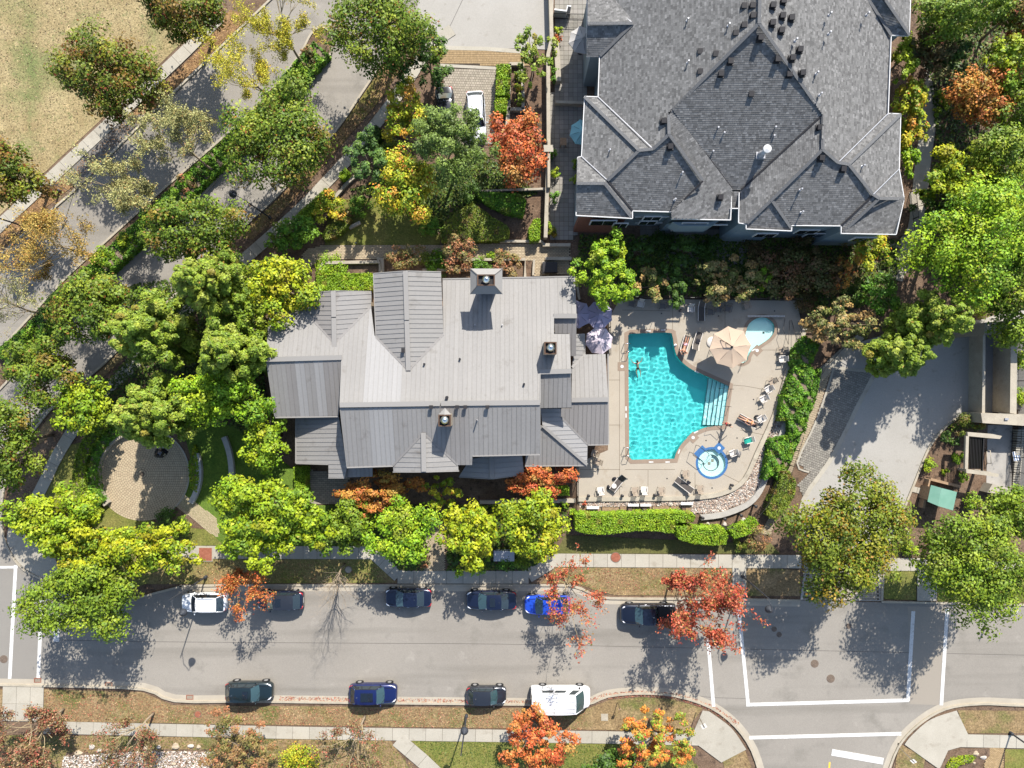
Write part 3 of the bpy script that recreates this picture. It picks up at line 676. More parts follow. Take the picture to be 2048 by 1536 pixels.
AP = [
 [(1199,-60,E),(1209,0,E+.2),(1266,47,8.8),(1200,112,E),(1196,194,E),(1306,298,9.6),(1338,269,10.2),(1337,225,10.1),(1345,220,10.25),(1518,47,13.5),(1522,-60,13.6)],   # west
 [(1172,-60,6.8),(1209,-60,7.6),(1266,47,8.8),(1175,47,8.8),(1175,-5,7.6)],
 [(1175,47,8.8),(1266,47,8.8),(1200,112,E+.1),(1173,112,E)],
 [(1169,193,E),(1196,194,E),(1306,298,9.6),(1278,301,9.6)],
 [(1169,193,E),(1278,301,9.6),(1215,361,8.55),(1163,313,E)],
 [(1155,315,7.5),(1163,313,7.55),(1215,361,8.6),(1209,367,8.67),(1153,367,8.67)],
 [(1153,367,8.67),(1209,367,8.67),(1264,436,7.4),(1152,431,7.4)],
 [(1215,361,8.6),(1265,421,E),(1265,436,7.4),(1209,367,8.67)],
 [(1338,269,10.3),(1306,298,9.7),(1278,301,9.6),(1215,361,8.6),(1265,422,E),(1343,424,E),(1406,362,8.7)],
 [(1345,220,10.2),(1337,235,10.2),(1338,269,10.25),(1406,362,8.85),(1343,424,7.9),(1343,437,7.8),(1461,439,E),(1463,392,E),(1465,378,E)],
 [(1518,47,13.5),(1345,220,10.3),(1465,379,E+.05),(1482,380,E+.05),(1645,229,10.1)],
 [(1463,383,E),(1481,383,E),(1479,417,7.0),(1460,417,7.0)],
 [(1522,-60,13.4),(1518,47,13.4),(1645,229,10.1),(1645,299,10.1),(1675,326,9.6),(1776,227,7.6),(1782,71,E),(1737,0,8.4),(1700,-60,9.2)],
 [(1700,-60,9.2),(1737,0,8.4),(1782,71,7.5),(1818,71,7.5),(1770,0,8.9),(1735,-60,9.6)],
 [(1735,-60,9.6),(1770,0,8.9),(1818,71,7.5),(1824,-60,7.5)],
 [(1645,229,10.2),(1645,299,10.1),(1543,400,8.5),(1494,447,7.6),(1478,446,E),(1481,381,E)],
 [(1645,299,10.1),(1673,325,9.6),(1696,329,9.5),(1746,391,8.5),(1682,451,E),(1583,450,E),(1543,400,8.4)],
 [(1543,399,8.4),(1583,450,7.45),(1583,461,7.3),(1548,404,8.3)],
 [(1543,400,8.45),(1583,461,7.35),(1492,457,7.35),(1494,447,7.5)],
 [(1776,227,7.6),(1801,228,7.5),(1697,329,9.5),(1675,326,9.6)],
 [(1801,228,7.5),(1798,338,7.5),(1746,389,8.5),(1697,329,9.5)],
 [(1798,338,7.5),(1808,398,7.5),(1758,397,8.5),(1746,388,8.6)],
 [(1758,397,8.55),(1808,398,7.5),(1792,468,7.3),(1686,466,7.3)],
 [(1746,388,8.6),(1758,397,8.55),(1686,466,7.3),(1682,451,7.5)]]
for i, q in enumerate(AP): shingle_slope(q, ap, i+1)
edge_part('ridge_cap', [((1518,47,13.55),(1521,-60,13.65)),((1518,47,13.55),(1345,220,10.3)),((1518,47,13.55),(1645,229,10.2)),((1337,230,10.25),(1338,269,10.35)),((1338,269,10.35),(1406,362,8.85)),((1338,269,10.35),(1306,298,9.75)),
  ((1278,301,9.7),(1169,194,7.6)),((1278,301,9.7),(1306,298,9.75)),((1278,301,9.7),(1215,361,8.65)),((1209,367,8.75),(1153,367,8.75)),((1209,367,8.75),(1262,434,7.5)),((1175,47,8.9),(1266,47,8.9)),((1266,47,8.9),(1200,112,7.6)),
  ((1645,234,10.2),(1645,299,10.2)),((1645,299,10.2),(1543,400,8.5)),((1543,400,8.5),(1494,447,7.6)),((1543,400,8.5),(1583,458,7.45)),((1645,299,10.2),(1675,325,9.7)),((1675,325,9.7),(1697,329,9.6)),((1697,329,9.6),(1801,229,7.6)),((1697,329,9.6),(1746,390,8.65)),((1746,389,8.65),(1758,397,8.65)),((1758,397,8.65),(1686,464,7.4)),((1758,397,8.65),(1808,398,7.6)),
  ((1782,71,7.6),(1737,0,8.5)),((1818,70,7.6),(1770,0,9.0)),((1737,0,8.5),(1700,-60,9.3))], ap, M['ridge'], .26, .02, .06)
edge_part('valley', [((1345,220,10.3),(1465,379,7.6)),((1482,380,7.6),(1645,229,10.25)),((1343,424,7.7),(1406,362,8.95)),((1215,361,8.65),(1265,421,7.55)),((1682,451,7.55),(1746,391,8.6))], ap, M['dark'], .14, .01, .035)  # valley strips in near-black; the colour also carries the shade lying in the valleys
edge_part('flashing', [((1196,194,7.6),(1306,298,9.72)),((1266,47,8.9),(1209,0,7.9)),((1675,326,9.7),(1776,227,7.7)),((1163,313,7.6),(1215,361,8.65)),((1746,389,8.7),(1798,338,7.6))], ap, M['flashing'], .07, .02, .06)
eave = [((1199,112),(1196,194)),((1173,112),(1200,112)),((1169,193),(1196,194)),((1169,193),(1163,313)),((1155,315),(1163,313)),((1155,315),(1152,431)),((1152,431),(1265,437)),((1265,437),(1265,422)),((1265,422),(1343,424)),((1343,424),(1343,438)),((1343,438),(1461,440)),((1461,440),(1463,392)),((1460,417),(1479,417)),
  ((1478,385),(1477,446)),((1477,446),(1492,448)),((1492,448),(1492,458)),((1492,458),(1583,462)),((1583,462),(1583,451)),((1583,451),(1682,452)),((1682,452),(1682,467)),((1682,467),(1792,469)),((1792,469),(1808,398)),((1808,398),(1798,338)),((1798,338),(1801,228)),((1801,228),(1776,227)),((1776,227),(1782,71)),((1782,71),(1818,71)),((1818,71),(1823,-60)),((1174,112),(1174,-10))]
edge_part('eave_gutter', [((*a, 7.5), (*b, 7.5)) for a, b in eave], ap, M['white'], .07, -.12, .05)
OUT = [(1174,-60),(1174,111),(1199,112),(1196,194),(1169,193),(1163,313),(1155,315),(1152,431),(1265,437),(1265,422),(1343,424),(1343,438),(1461,440),(1462,417),(1478,417),(1477,446),(1492,458),(1583,461),(1583,450),(1682,451),(1682,467),(1792,469),(1808,398),(1798,338),(1801,228),(1776,227),(1782,71),(1818,71),(1823,-60)]
wall_run(OUT, 7.05, ap, M['siding'], d=.42)
wall_run([(1156,420),(1262,424),(1264,434),(1156,431)], 7.2, ap, M['brick'], name='brick_bay', d=-.05) if False else None
# south windows and belt courses
def window(px, py, h, wm, hm, parent=ap):
    c = P(px, py, h)
    f = MB(); f.box(c.x-wm/2-.07, c.x+wm/2+.07, c.y-.06, c.y+.05, h-hm/2-.07, h+hm/2+.07); fo = f.obj('window', M['white'], parent)
    for k in range(2):
        g = MB(); x0 = c.x-wm/2+k*wm/2+.03; g.box(x0, x0+wm/2-.06, c.y-.075, c.y-.055, h-hm/2, h+hm/2); g.obj('pane', M['cglass2'], fo)
for a in [(1304,436,5.9,1.5,1.1),(1295,445,3.2,1.5,1.1),(1387,449,5.6,2.2,1.3),(1365,458,2.6,1.8,1.2),(1206,445,5.6,2.2,1.5),(1240,450,5.0,1.2,1.3),(1613,463,5.4,1.8,1.2),(1630,470,2.6,1.8,1.2),(1530,470,5.4,1.8,1.2),(1725,478,5.6,1.8,1.2)]:
    c0 = P(a[0], a[1], a[2])
    window(*a)
edge_part('belt_course', [((1270,434,5.0),(1338,434,5.0)),((1345,450,4.4),(1455,450,4.4)),((1270,446,1.6),(1338,446,1.6))], ap, M['white'], .12, 0, .15)
a = MB(); a.prism([tuple(P(x, y, 6).xy) for x, y in ((1345,444),(1360,452),(1420,452),(1436,443))], 3.8, 6.0); a.obj('bay_window_roof', M['siding'], ap)
# brick base of the west bay
a = MB(); a.prism([tuple(P(x, y, 7.3).xy) for x, y in ((1162,417),(1258,420),(1258,429),(1162,427))], -.02, 7.25); a.obj('brick_wall', M['brick'], ap)
# vents
def box_vent(px, py, h, lb):
    c = P(px, py, h); root = empty('roof_vent', c, R.uniform(-.05,.05), lb, 'roof vent', 'square black vents on the shingle roof')
    a = MB(); a.box(-.27,.27,-.27,.27,-.2,.04); a.obj('base_plate', M['dark'], root)
    a = MB(); v = [(-.19,-.19,.04),(.19,-.19,.04),(.19,.19,.04),(-.19,.19,.04),(-.21,-.22,.28),(.21,-.22,.28),(.21,.19,.34),(-.21,.19,.34)]
    a.add(v, [(0,3,2,1),(4,5,6,7),(0,1,5,4),(1,2,6,5),(2,3,7,6),(3,0,4,7)]); a.obj('hood', M['dark'], root)
VH = lambda x, y: (13.4-(1518-x)*K if x < 1518 else 13.4-(x-1518)*K*1.1)
vents = [(1430,110,'by the west ridge, lower of the upper left pair'),(1504,13,'uppermost beside the main ridge'),(1505,33,'just above the apex of the diamond slope'),(1487,14,'left of the uppermost ridge vent'),(1470,68,'left of the diamond apex'),
 (1487,52,'between the apex and the lone left vent'),(1520,77,'first below the diamond apex'),(1460,124,'upper left inside the diamond slope'),(1441,149,'second inside the diamond slope from the west'),(1399,145,'west slope beside a thin pipe'),(1399,105,'west slope above the pipe'),
 (1501,190,'centre of the diamond slope'),(1327,243,'near the top of the south west wing ridge'),(1340,294,'just under the south west wing apex'),(1545,12,'right of the ridge, top'),(1566,3,'right of the ridge at the frame top'),(1564,33,'right of the ridge, second row'),(1544,47,'right of the ridge beside the apex'),
 (1562,62,'right of the ridge, third row'),(1584,117,'east slope beside the diamond hip'),(1604,147,'east slope farther down the diamond hip'),(1554,120,'upper right inside the diamond slope'),(1577,150,'right inside the diamond slope'),(1638,256,'below the east tip of the diamond'),
 (1642,317,'just under the south east wing apex'),(1685,339,'second on the south east wing'),(1440,395,'low on the south west wing east side'),(1582,37,'far right of the ridge group'),(1599,100,'alone on the east slope')]
for px, py, d in vents:
    if py < 50 or abs(px-1518)+(py-47) > 0:
        inD = (py-47) > abs(px-1518)*.99 and py < 380 and abs(px-1518) < 170 and py < 380
        h = 13.5-(py-47)*K if inD else VH(px, py)
    if (px, py) in [(1327,243),(1638,256)]: h = 10.0
    if (px, py) in [(1340,294),(1642,317)]: h = 9.9
    if (px, py) == (1685,339): h = 9.4
    if (px, py) == (1440,395): h = 8.0
    box_vent(px, py, h, 'black square roof vent ' + d)
for px, py, h, d in [(1374,42,10.9,'on the upper west slope'),(1456,52,12.4,'near the west side of the ridge'),(1375,126,10.9,'on the west slope between vents'),(1434,258,9.6,'upper of the pair in the diamond'),(1446,268,9.4,'lower of the pair in the diamond'),(1424,305,8.7,'beside the west valley of the diamond'),
   (1363,347,8.9,'on the south west wing'),(1349,400,8.0,'low on the south west wing'),(1219,302,8.5,'alone on the west bay'),(1658,30,11.0,'on the upper east slope'),(1733,30,9.4,'far east on the upper slope'),(1657,68,11.0,'bright one on the east slope'),(1590,82,12.2,'bright one beside the diamond hip'),(1632,148,11.0,'bright one on the mid east slope'),
   (1639,190,10.9,'dark one on the mid east slope'),(1548,257,9.6,'above the round flue'),(1545,274,9.2,'just above the round flue'),(1724,333,9.0,'on the east bay'),(1600,380,8.9,'on the south east wing'),(1602,425,8.0,'low on the south east wing')]:
    pipe(px, py, h, .42, .045, M['flashing'], 'slim roof pipe ' + d, True)
c = P(1534, 296, 8.8+1.2); root = empty('flue', (c.x-.12, c.y-.2, 8.8), 0, 'round white capped steel flue low in the diamond slope', 'flue')
a = MB(); a.lathe((0,0,-.3), [(.3,0),(.3,.6),(.2,.7),(.2,1.5)], 20); a.obj('pipe', M['flashing'], root, True)
a = MB(); a.box(-.38,.38,-.3,.3,-.3,.12); a.obj('base', M['flashing'], root); a = MB(); a.lathe((0,0,1.5), [(.34,0),(.34,.14),(.08,.24)], 20); a.obj('cap', M['white'], root)
# ------------------------------------------------------------------ the pools
def inside(poly, x, y):
    c = False; n = len(poly)
    for i in range(n):
        x1, y1 = poly[i]; x2, y2 = poly[(i+1) % n]
        if (y1 > y) != (y2 > y) and x < (x2-x1)*(y-y1)/(y2-y1)+x1: c = not c
    return c

def water_mat(name, tint):
    m = bpy.data.materials.new(name); m.use_nodes = True; t = m.node_tree; N_ = t.nodes; L = t.links
    for n in list(N_): N_.remove(n)
    out = N_.new('ShaderNodeOutputMaterial'); g = N_.new('ShaderNodeBsdfGlass')
    g.inputs['Color'].default_value = (*tint, 1); g.inputs['IOR'].default_value = 1.33; g.inputs['Roughness'].default_value = 0
    L.new(g.outputs[0], out.inputs[0]); return m

def basin(name, outline, depth, wallm, floorm, label, waterm, cell, amp, seed, wz=-.07):
    root = empty(name, (0,0,0), 0, label, 'swimming pool' if name == 'swimming_pool' else name.replace('_', ' '))
    w_ = [P(x, y).xy for x, y in outline]; n = len(w_)
    ar = sum(w_[i].x*w_[(i+1) % n].y-w_[(i+1) % n].x*w_[i].y for i in range(n))
    v = [(p.x, p.y, .005) for p in w_] + [(p.x, p.y, -depth) for p in w_]
    f = [(i, (i+1) % n, (i+1) % n+n, i+n) for i in range(n)]
    if ar < 0: f = [q[::-1] for q in f]
    wall = mesh_obj('basin_wall', v, f, wallm, root)
    fo = sheet('basin_floor', [tuple(p) for p in w_], -depth, floorm, None, kind=None, world=True); fo.parent = root
    x0, x1 = min(p.x for p in w_)-.02, max(p.x for p in w_)+.02; y0, y1 = min(p.y for p in w_)-.02, max(p.y for p in w_)+.02
    nx, ny = int((x1-x0)/cell)+1, int((y1-y0)/cell)+1
    X, Y = np.meshgrid(np.linspace(x0, x1, nx+1), np.linspace(y0, y1, ny+1))
    rs = np.random.RandomState(seed); Z = np.zeros_like(X)
    for k in range(46):
        lam = rs.choice([.38,.46,.56,.75,1.0]); th = rs.uniform(0, 2*math.pi)
        Z += lam**1.35*np.cos(2*math.pi/lam*(X*math.cos(th)+Y*math.sin(th))+rs.uniform(0, 6.28))
    Z *= amp/Z.std()
    verts = np.stack([X, Y, Z+wz], -1).reshape(-1, 3)
    pl = [tuple(p) for p in w_]; faces = []
    for j in range(ny):
        for i in range(nx):
            cs = [(x0+(x1-x0)*(i+a)/nx, y0+(y1-y0)*(j+b)/ny) for a, b in ((0,0),(1,0),(1,1),(0,1))]
            if any(inside(pl, *c_) for c_ in cs):
                k = j*(nx+1)+i; faces.append((k, k+1, k+nx+2, k+nx+1))
    used = sorted({i for q in faces for i in q}); mp = {a: b for b, a in enumerate(used)}
    wo = mesh_obj('water', [verts[i] for i in used], [tuple(mp[i] for i in q) for q in faces], waterm, root, smooth=True)
    wo.cycles.is_caustics_caster = True
    for o in (wall, fo): o.cycles.is_caustics_receiver = True
    return root
so.data.cycles.is_caustics_light = True
W1 = water_mat('pool_water', (.82, .97, .97)); W2 = water_mat('spa_water', (.92, .98, .97))
pool = basin('swimming_pool', POOL, 1.35, M['poolw'], M['poolw'], 'L shaped turquoise swimming pool with rippling water', W1, .055, .0085, 3)
# five white treads rising to the east edge
A0, B0 = Vector((1458,772)), Vector((1446,851)); dirx = Vector((-7.3,-3.2))
for i in range(5):
    a0, a1 = A0+dirx*i, A0+dirx*(i+1); b0 = B0+Vector((-7.4,-.2))*i; b1 = B0+Vector((-7.4,-.2))*(i+1)
    q = [P(*p).xy for p in (a0, a1, b1, b0)]; z = -.22-.2*i
    mb = MB(); mb.prism([tuple(p) for p in q], -1.34, z); o = mb.obj('step', M['poolstep'], pool); o.cycles.is_caustics_receiver = True
    e_ = MB(); beam(e_, P(*a1).xy.to_3d()+Vector((0,0,z)), P(*b1).xy.to_3d()+Vector((0,0,z)), .05, .003, .008); e_.obj('step_nosing', M['rail'], pool)
kid = basin('wading_pool', KID, .35, M['poolw'], M['kidw'], 'small pale keyhole shaped wading pool beside the beige parasol', W2, .12, .0015, 9, -.1)
spa = basin('hot_tub', SPA, .72, M['spaw'], M['spaw'], 'round hot tub with a blue tiled rim and white bench', W2, .1, .0015, 5, -.1)
sc_ = P(*SPA_C)
a = MB()
n = 40; ri, ro = .78, SPA_R-.01
for k in range(n):
    t0, t1 = 2*math.pi*k/n, 2*math.pi*(k+1)/n
    q = [(sc_.x+r*math.cos(t), sc_.y+r*math.sin(t)) for r, t in ((ri,t0),(ro,t0),(ro,t1),(ri,t1))]
    a.add([(x, y, z) for z in (-.71,-.34) for x, y in q], [(4,5,6,7),(0,4,7,3)])
o = a.obj('bench', M['spaw'], spa)
a = MB()
for k in range(n):
    t0, t1 = 2*math.pi*k/n, 2*math.pi*(k+1)/n
    q = [(sc_.x+r*math.cos(t), sc_.y+r*math.sin(t)) for r, t in ((SPA_R-.02,t0),(SPA_R+.21,t0),(SPA_R+.21,t1),(SPA_R-.02,t1))]
    a.add([(x, y, z) for z in (-.04,.022) for x, y in q], [(4,5,6,7),(0,4,7,3),(1,2,6,5)])
a.obj('blue_rim', M['bluetile'], spa)
a = MB()
for k in range(n):
    t0, t1 = 2*math.pi*k/n, 2*math.pi*(k+1)/n
    q = [(sc_.x+r*math.cos(t), sc_.y+r*math.sin(t)) for r, t in ((ri-.03,t0),(ri+.03,t0),(ri+.03,t1),(ri-.03,t1))]
    a.add([(x, y, z) for z in (-.34,-.328) for x, y in q], [(4,5,6,7),(0,4,7,3),(1,2,6,5)])
a.obj('bench_edge', M['rail'], spa)
for k in range(3):     # steps into the tub on its north west side
    ang = math.radians(135); u = Vector((math.cos(ang), math.sin(ang), 0)); v_ = Vector((-u.y, u.x, 0)); c = sc_+u*(SPA_R-.05-.32*k)
    q = [c+v_*.5, c-v_*.5, c-v_*.5-u*.3, c+v_*.5-u*.3]; a = MB(); a.prism([(p.x, p.y) for p in q], -.7, -.14-.09*k); a.obj('step', M['poolstep'], spa)
q = [sc_+Vector((math.cos(math.radians(135+d)), math.sin(math.radians(135+d)), 0))*r for d, r in ((-22,SPA_R+.2),(-17,SPA_R+.62),(17,SPA_R+.62),(22,SPA_R+.2))]
a = MB(); a.prism([(p.x, p.y) for p in q], -.04, .018); a.obj('blue_apron', M['bluetile'], spa)
for dx, dy in ((-.1,-.1),(.22,.18)):
    a = MB(); a.box(sc_.x+dx-.14, sc_.x+dx+.14, sc_.y+dy-.14, sc_.y+dy+.14, -.72, -.70); a.obj('drain_grate', M['wallc'], spa)
a = MB(); kc = P(1529, 665); a.box(kc.x-.1,kc.x+.1,kc.y-.1,kc.y+.1,-.35,-.335); a.obj('drain_grate', M['wallc'], kid)
# coping bands
def coping(outline, wd, label, m='deckedge'):
    w_ = [P(x, y).xy for x, y in outline]; n_ = len(w_); ar = sum(w_[i].x*w_[(i+1) % n_].y-w_[(i+1) % n_].x*w_[i].y for i in range(n_))
    o_ = inset(w_, -wd); i_ = inset(w_, .02); v = []
    for p, q in zip(i_, o_): v += [(p.x, p.y, -.05), (p.x, p.y, .028), (q.x, q.y, .028), (q.x, q.y, .005)]
    f = []
    for i in range(n_):
        j = (i+1) % n_
        for k in range(3):
            fc = (4*i+k, 4*i+k+1, 4*j+k+1, 4*j+k); f.append(fc if ar > 0 else fc[::-1])
    o = mesh_obj('coping', v, f, M[m]); return o
o = coping(POOL, .36, ''); o.parent = pool
o = coping(KID, .30, ''); o.parent = kid
# scored joints and deck markings
for a_, b_ in [((1239,660),(1239,990)),((1250,939),(1350,939)),((1296,940),(1296,990)),((1160,939),(1240,939)),((1462,770),(1490,772)),((1490,772),(1545,782)),((1245,620),(1340,622)),((1596,700),(1500,700)),((1240,760),(1216,760)),((1240,850),(1216,850)),((1480,965),(1440,945)),((1530,870),(1480,860)),((1390,990),(1390,945)),((1345,660),(1345,600)),((1450,660),(1450,602)),((1540,780),(1600,700))]:
    strip('deck_joint', [a_, b_], .045, .0, .017, M['deckline'], 'thin scored joint in the pool deck', 'structure')
DG = 'pale depth markers set in the pool coping'
for px, py, rz, lb in [(1252,817,90,'white depth marker on the west coping, upper'),(1252,831,90,'white depth marker on the west coping, lower'),(1302,924,0,'small twin marker on the south coping'),(1335,924,0,'white depth marker on the south coping'),(1358,903,70,'small marker on the curved coping'),(1392,864,25,'white depth marker on the curved coping'),(1326,660,0,'white depth marker on the north coping'),(1297,662,0,'small twin marker on the north coping'),(1394,744,-25,'white marker near the parasol shade'),(1507,700,25,'marker on the wading pool coping')]:
    c = P(px, py); a = MB(); a.box(-.22,.22,-.06,.06,.0,.034); o = a.obj('depth_marker', M['paint']); o.location = (c.x, c.y, 0); o.rotation_euler.z = math.radians(rz); tag(o, lb, 'marker', DG)
for px, py, lb in [(1244,733,'round white skimmer lid west of the pool'),(1386,875,'round white skimmer lid by the curved coping'),(1514,701,'round white skimmer lid by the wading pool'),(1438,896,'round white skimmer lid at the hot tub rim')]:
    c = P(px, py); root = empty('skimmer_lid', (c.x, c.y, .012), math.radians(45 if px > 1300 else 0), lb, 'skimmer lid', 'round skimmer lids')
    a = MB(); a.box(-.42,.42,-.42,.42,0,.02); a.obj('frame', M['deckedge'] if px != 1438 else M['bluetile'], root); a = MB(); a.lathe((0,0,.02), [(.16,0),(.16,.015)], 20); a.obj('lid', M['white'], root)
# hand rails
def rail_thing(name, lines, label, r=.022, m='rail', cat='handrail', group=None):
    root = empty(name, lines[0][0], 0, label, cat, group); o0 = Vector(lines[0][0])
    for ln in lines:
        a = MB(); a.tube([Vector(p)-o0 for p in ln], r, 6); a.obj('rail', M[m], root, True)
    return root
def PZ(px, py, z): p = P(px, py); return (p.x, p.y, z)
for y0, lb in [(688,'upper ladder rail pair on the west edge'),(894,'lower ladder rail pair on the west edge')]:
    ls = []
    for dy in (0, 16):
        ls.append([PZ(1248,y0+dy,0),PZ(1247,y0+dy,.75),PZ(1250,y0+dy,.9),PZ(1258,y0+dy,.85),PZ(1259,y0+dy,.1),PZ(1259,y0+dy,-.5)])
    rail_thing('pool_ladder', ls, 'steel ' + lb, .03, 'chrome', 'pool ladder')
rail_thing('handrail', [[PZ(1462,778,0),PZ(1462,778,.85),PZ(1448,778,.85),PZ(1440,777,.2),PZ(1440,777,-.5)],[PZ(1457,813,0),PZ(1457,813,.85),PZ(1444,812,.85),PZ(1432,811,.2),PZ(1432,811,-.5)]], 'twin slim rails over the pool steps', .022, 'rail')
rail_thing('handrail', [[PZ(1414,853,0),PZ(1414,853,.85),PZ(1427,850,.85),PZ(1440,862,.85),PZ(1442,862,0)]], 'curved rail at the south end of the pool steps', .022, 'rail')
rail_thing('handrail', [[PZ(1392,890,0),PZ(1392,890,.9),PZ(1412,905,.9),PZ(1418,912,.1),PZ(1418,912,-.6)],[PZ(1379,904,0),PZ(1379,904,.9),PZ(1400,920,.9),PZ(1406,928,.1),PZ(1406,928,-.6)]], 'twin dark rails stepping down into the hot tub', .028, 'rail')
rail_thing('handrail', [[PZ(1481,729,0),PZ(1481,729,.8),PZ(1485,722,.8),PZ(1486,720,.0)]], 'short curved rail by the wading pool', .025, 'rail')

# ------------------------------------------------------------------ parasols
def parasol(px, py, h, r, m, label, n=8, lean=False, rot=0, valance=.12, stand='centre'):
    c = P(px, py, h+.35); root = empty('parasol', (c.x, c.y, 0), rot, label, 'parasol')
    for k in range(n):
        t0, t1 = 2*math.pi*k/n, 2*math.pi*(k+1)/n
        top = Vector((0,0,h+.5)); a, b = Vector((r*math.cos(t0), r*math.sin(t0), h)), Vector((r*math.cos(t1), r*math.sin(t1), h))
        v = []; f = []; S_n = 5
        for i in range(S_n+1):
            s = i/S_n; A_, B_ = top.lerp(a, s), top.lerp(b, s)
            for j in range(5):
                q = A_.lerp(B_, j/4); sag = .05*math.sin(math.pi*j/4)*s + .05*math.sin(math.pi*s); q = q.copy(); q.z -= sag; q *= 1
                if s > .9: q.x *= 1-.03*math.sin(math.pi*j/4); q.y *= 1-.03*math.sin(math.pi*j/4)
                v.append(q)
        for i in range(S_n):
            for j in range(4): f.append((5*i+j, 5*(i+1)+j, 5*(i+1)+j+1, 5*i+j+1))
        for j in range(5): q = v[5*S_n+j]; v.append(Vector((q.x, q.y, q.z-valance)))
        for j in range(4): f.append((5*S_n+j, 5*(S_n+1)+j, 5*(S_n+1)+j+1, 5*S_n+j+1))
        mesh_obj('canopy_panel', v, f, m, root, smooth=False)
        rb = MB(); rb.tube([top-Vector((0,0,.06)), a-Vector((0,0,.04))], .015, 5); rb.obj('rib', M['rail'], root)
    q = MB(); q.lathe((0,0,h+.47), [(.12,0),(.12,.06),(.03,.1)], 12); q.obj('finial', M['rail'] if stand != 'centre' else m, root)
    if stand == 'centre':
        q = MB(); q.tube([(0,0,0),(0,0,h+.4)], .025, 8); q.obj('pole', M['chrome'], root)
        q = MB(); q.lathe((0,0,0), [(.3,0),(.3,.06),(.05,.1)], 16); q.obj('base', M['dark'], root)
    else:
        sx, sy = stand; L_ = P(sx, sy, .2) - Vector((c.x, c.y, .2)); L_ = Matrix.Rotation(-rot, 3, 'Z') @ Vector((L_.x, L_.y, 0))
        q = MB(); q.tube([(L_.x,L_.y,0),(L_.x,L_.y,h+.2),(L_.x*.6,L_.y*.6,h+.72),(0,0,h+.62)], .035, 8); q.obj('mast', M['rail'], root)
        q = MB(); q.tube([(L_.x,L_.y,h*.7),(L_.x*.5+.08,L_.y*.5-.08,h+.62),(0,0,h+.6)], .022, 8); q.obj('strut', M['rail'], root)
        q = MB(); q.lathe((L_.x,L_.y,.012), [(.52,0),(.52,.1),(.4,.15),(.06,.2)], 24); q.obj('base', M['resinw'], root)
        q = MB(); q.tube([(L_.x,L_.y,.2),(L_.x-.2,L_.y-.9,.3)], .02, 6); q.obj('crank_handle', M['rail'], root)
    return root
parasol(1199, 681, 2.3, 1.33, M['fab_white'], 'pinkish white octagonal parasol by the clubhouse corner', rot=.25)
parasol(1199, 629, 2.3, 1.33, M['fab_lilac'], 'pale lilac parasol half hidden under the bright green tree', rot=.39)
parasol(1156, 628, 2.3, 1.33, M['fab_lilac'], 'pale lilac parasol tucked behind the clubhouse edge', rot=.1)
parasol(1463, 694, 2.6, 1.98, M['fab_beige'], 'large beige cantilever parasol between the two pools', rot=.1, stand=(1425,684))
parasol(1166, 76, 2.4, 1.35, M['fab_grey'], 'grey parasol on the terrace west of the apartments', rot=.2)
parasol(1166, 262, 2.4, 1.25, M['fab_teal'], 'pale blue parasol under the apartment eave', rot=.2)

# ------------------------------------------------------------------ chairs, loungers, tables
def make_chair(m):
    r = empty('pool_chair')
    a = MB(); a.box(-.25,.25,-.25,.22,.38,.42); a.obj('seat', m, r)
    a = MB()
    for k in range(5): a.box(-.23+k*.1,-.17+k*.1,0,.03,0,.5, Matrix.Translation((0,.23,.42)) @ Matrix.Rotation(math.radians(-28),4,'X'))
    a.box(-.27,.27,-.005,.035,.46,.54, Matrix.Translation((0,.23,.42)) @ Matrix.Rotation(math.radians(-28),4,'X')); a.obj('backrest', m, r)
    for s in (-1,1):
        a = MB(); a.box(s*.30-.035, s*.30+.035, -.26,.30,.62,.65); a.obj('armrest', m, r)
        a = MB(); a.tube([(s*.30,-.24,0),(s*.30,-.22,.62)], .022, 5); a.obj('leg', m, r)
        a = MB(); a.tube([(s*.30,.36,0),(s*.30,.26,.62)], .022, 5); a.obj('leg', m, r)
    return r
def copy_tree(o, parent=None):
    c = o.copy(); COL.objects.link(c); c.parent = parent
    for k in [k for k in CH.get(o.name, o.children)]: copy_tree(k, c)
    return c
CH = {}
protos = {k: None for k in ('resin', 'resinw', 'resind')}
def chair(px, py, deg, m, label, z=.012):
    if protos[m] is None: protos[m] = make_chair(M[m]); o = protos[m]; CH[o.name] = list(o.children)
    else: o = copy_tree(protos[m])
    c = P(px, py, .4); o.location = (c.x, c.y, z); o.rotation_euler = (0,0,math.radians(deg)); tag(o, label, 'chair', 'resin chairs around the pool'); return o
def make_lounger(back=45):
    r = empty('sun_lounger')
    def prof(w0, w1, t): 
        pts = [(-.95,.34),(-.3,.30),(.35,.34)] + [(.35+.75*math.cos(math.radians(back))*k/2, .34+.75*math.sin(math.radians(back))*k/2) for k in (1,2)]
        v = []; 
        for (x, z) in pts: v += [(w0, x, z), (w1, x, z), (w1, x, z+t), (w0, x, z+t)]
        f = []
        for i in range(len(pts)-1):
            for k in range(4): f.append((4*i+k, 4*i+(k+1) % 4, 4*i+4+(k+1) % 4, 4*i+4+k))
        f += [(3,2,1,0), tuple(len(v)-4+k for k in range(4))]; return v, [q[::-1] for q in f]
    mesh_obj('sling', *prof(-.28,.28,.02), M['sling'], r)
    for s in (-1,1): mesh_obj('frame_rail', *prof(s*.31-.03, s*.31+.03, .05), M['resinw'], r)
    for s in (-1,1):
        for x in (-.75,.45): a = MB(); a.tube([(s*.31,x,0),(s*.31,x,.33)], .022, 5); a.obj('leg', M['resinw'], r)
    return r
LP_ = [None]
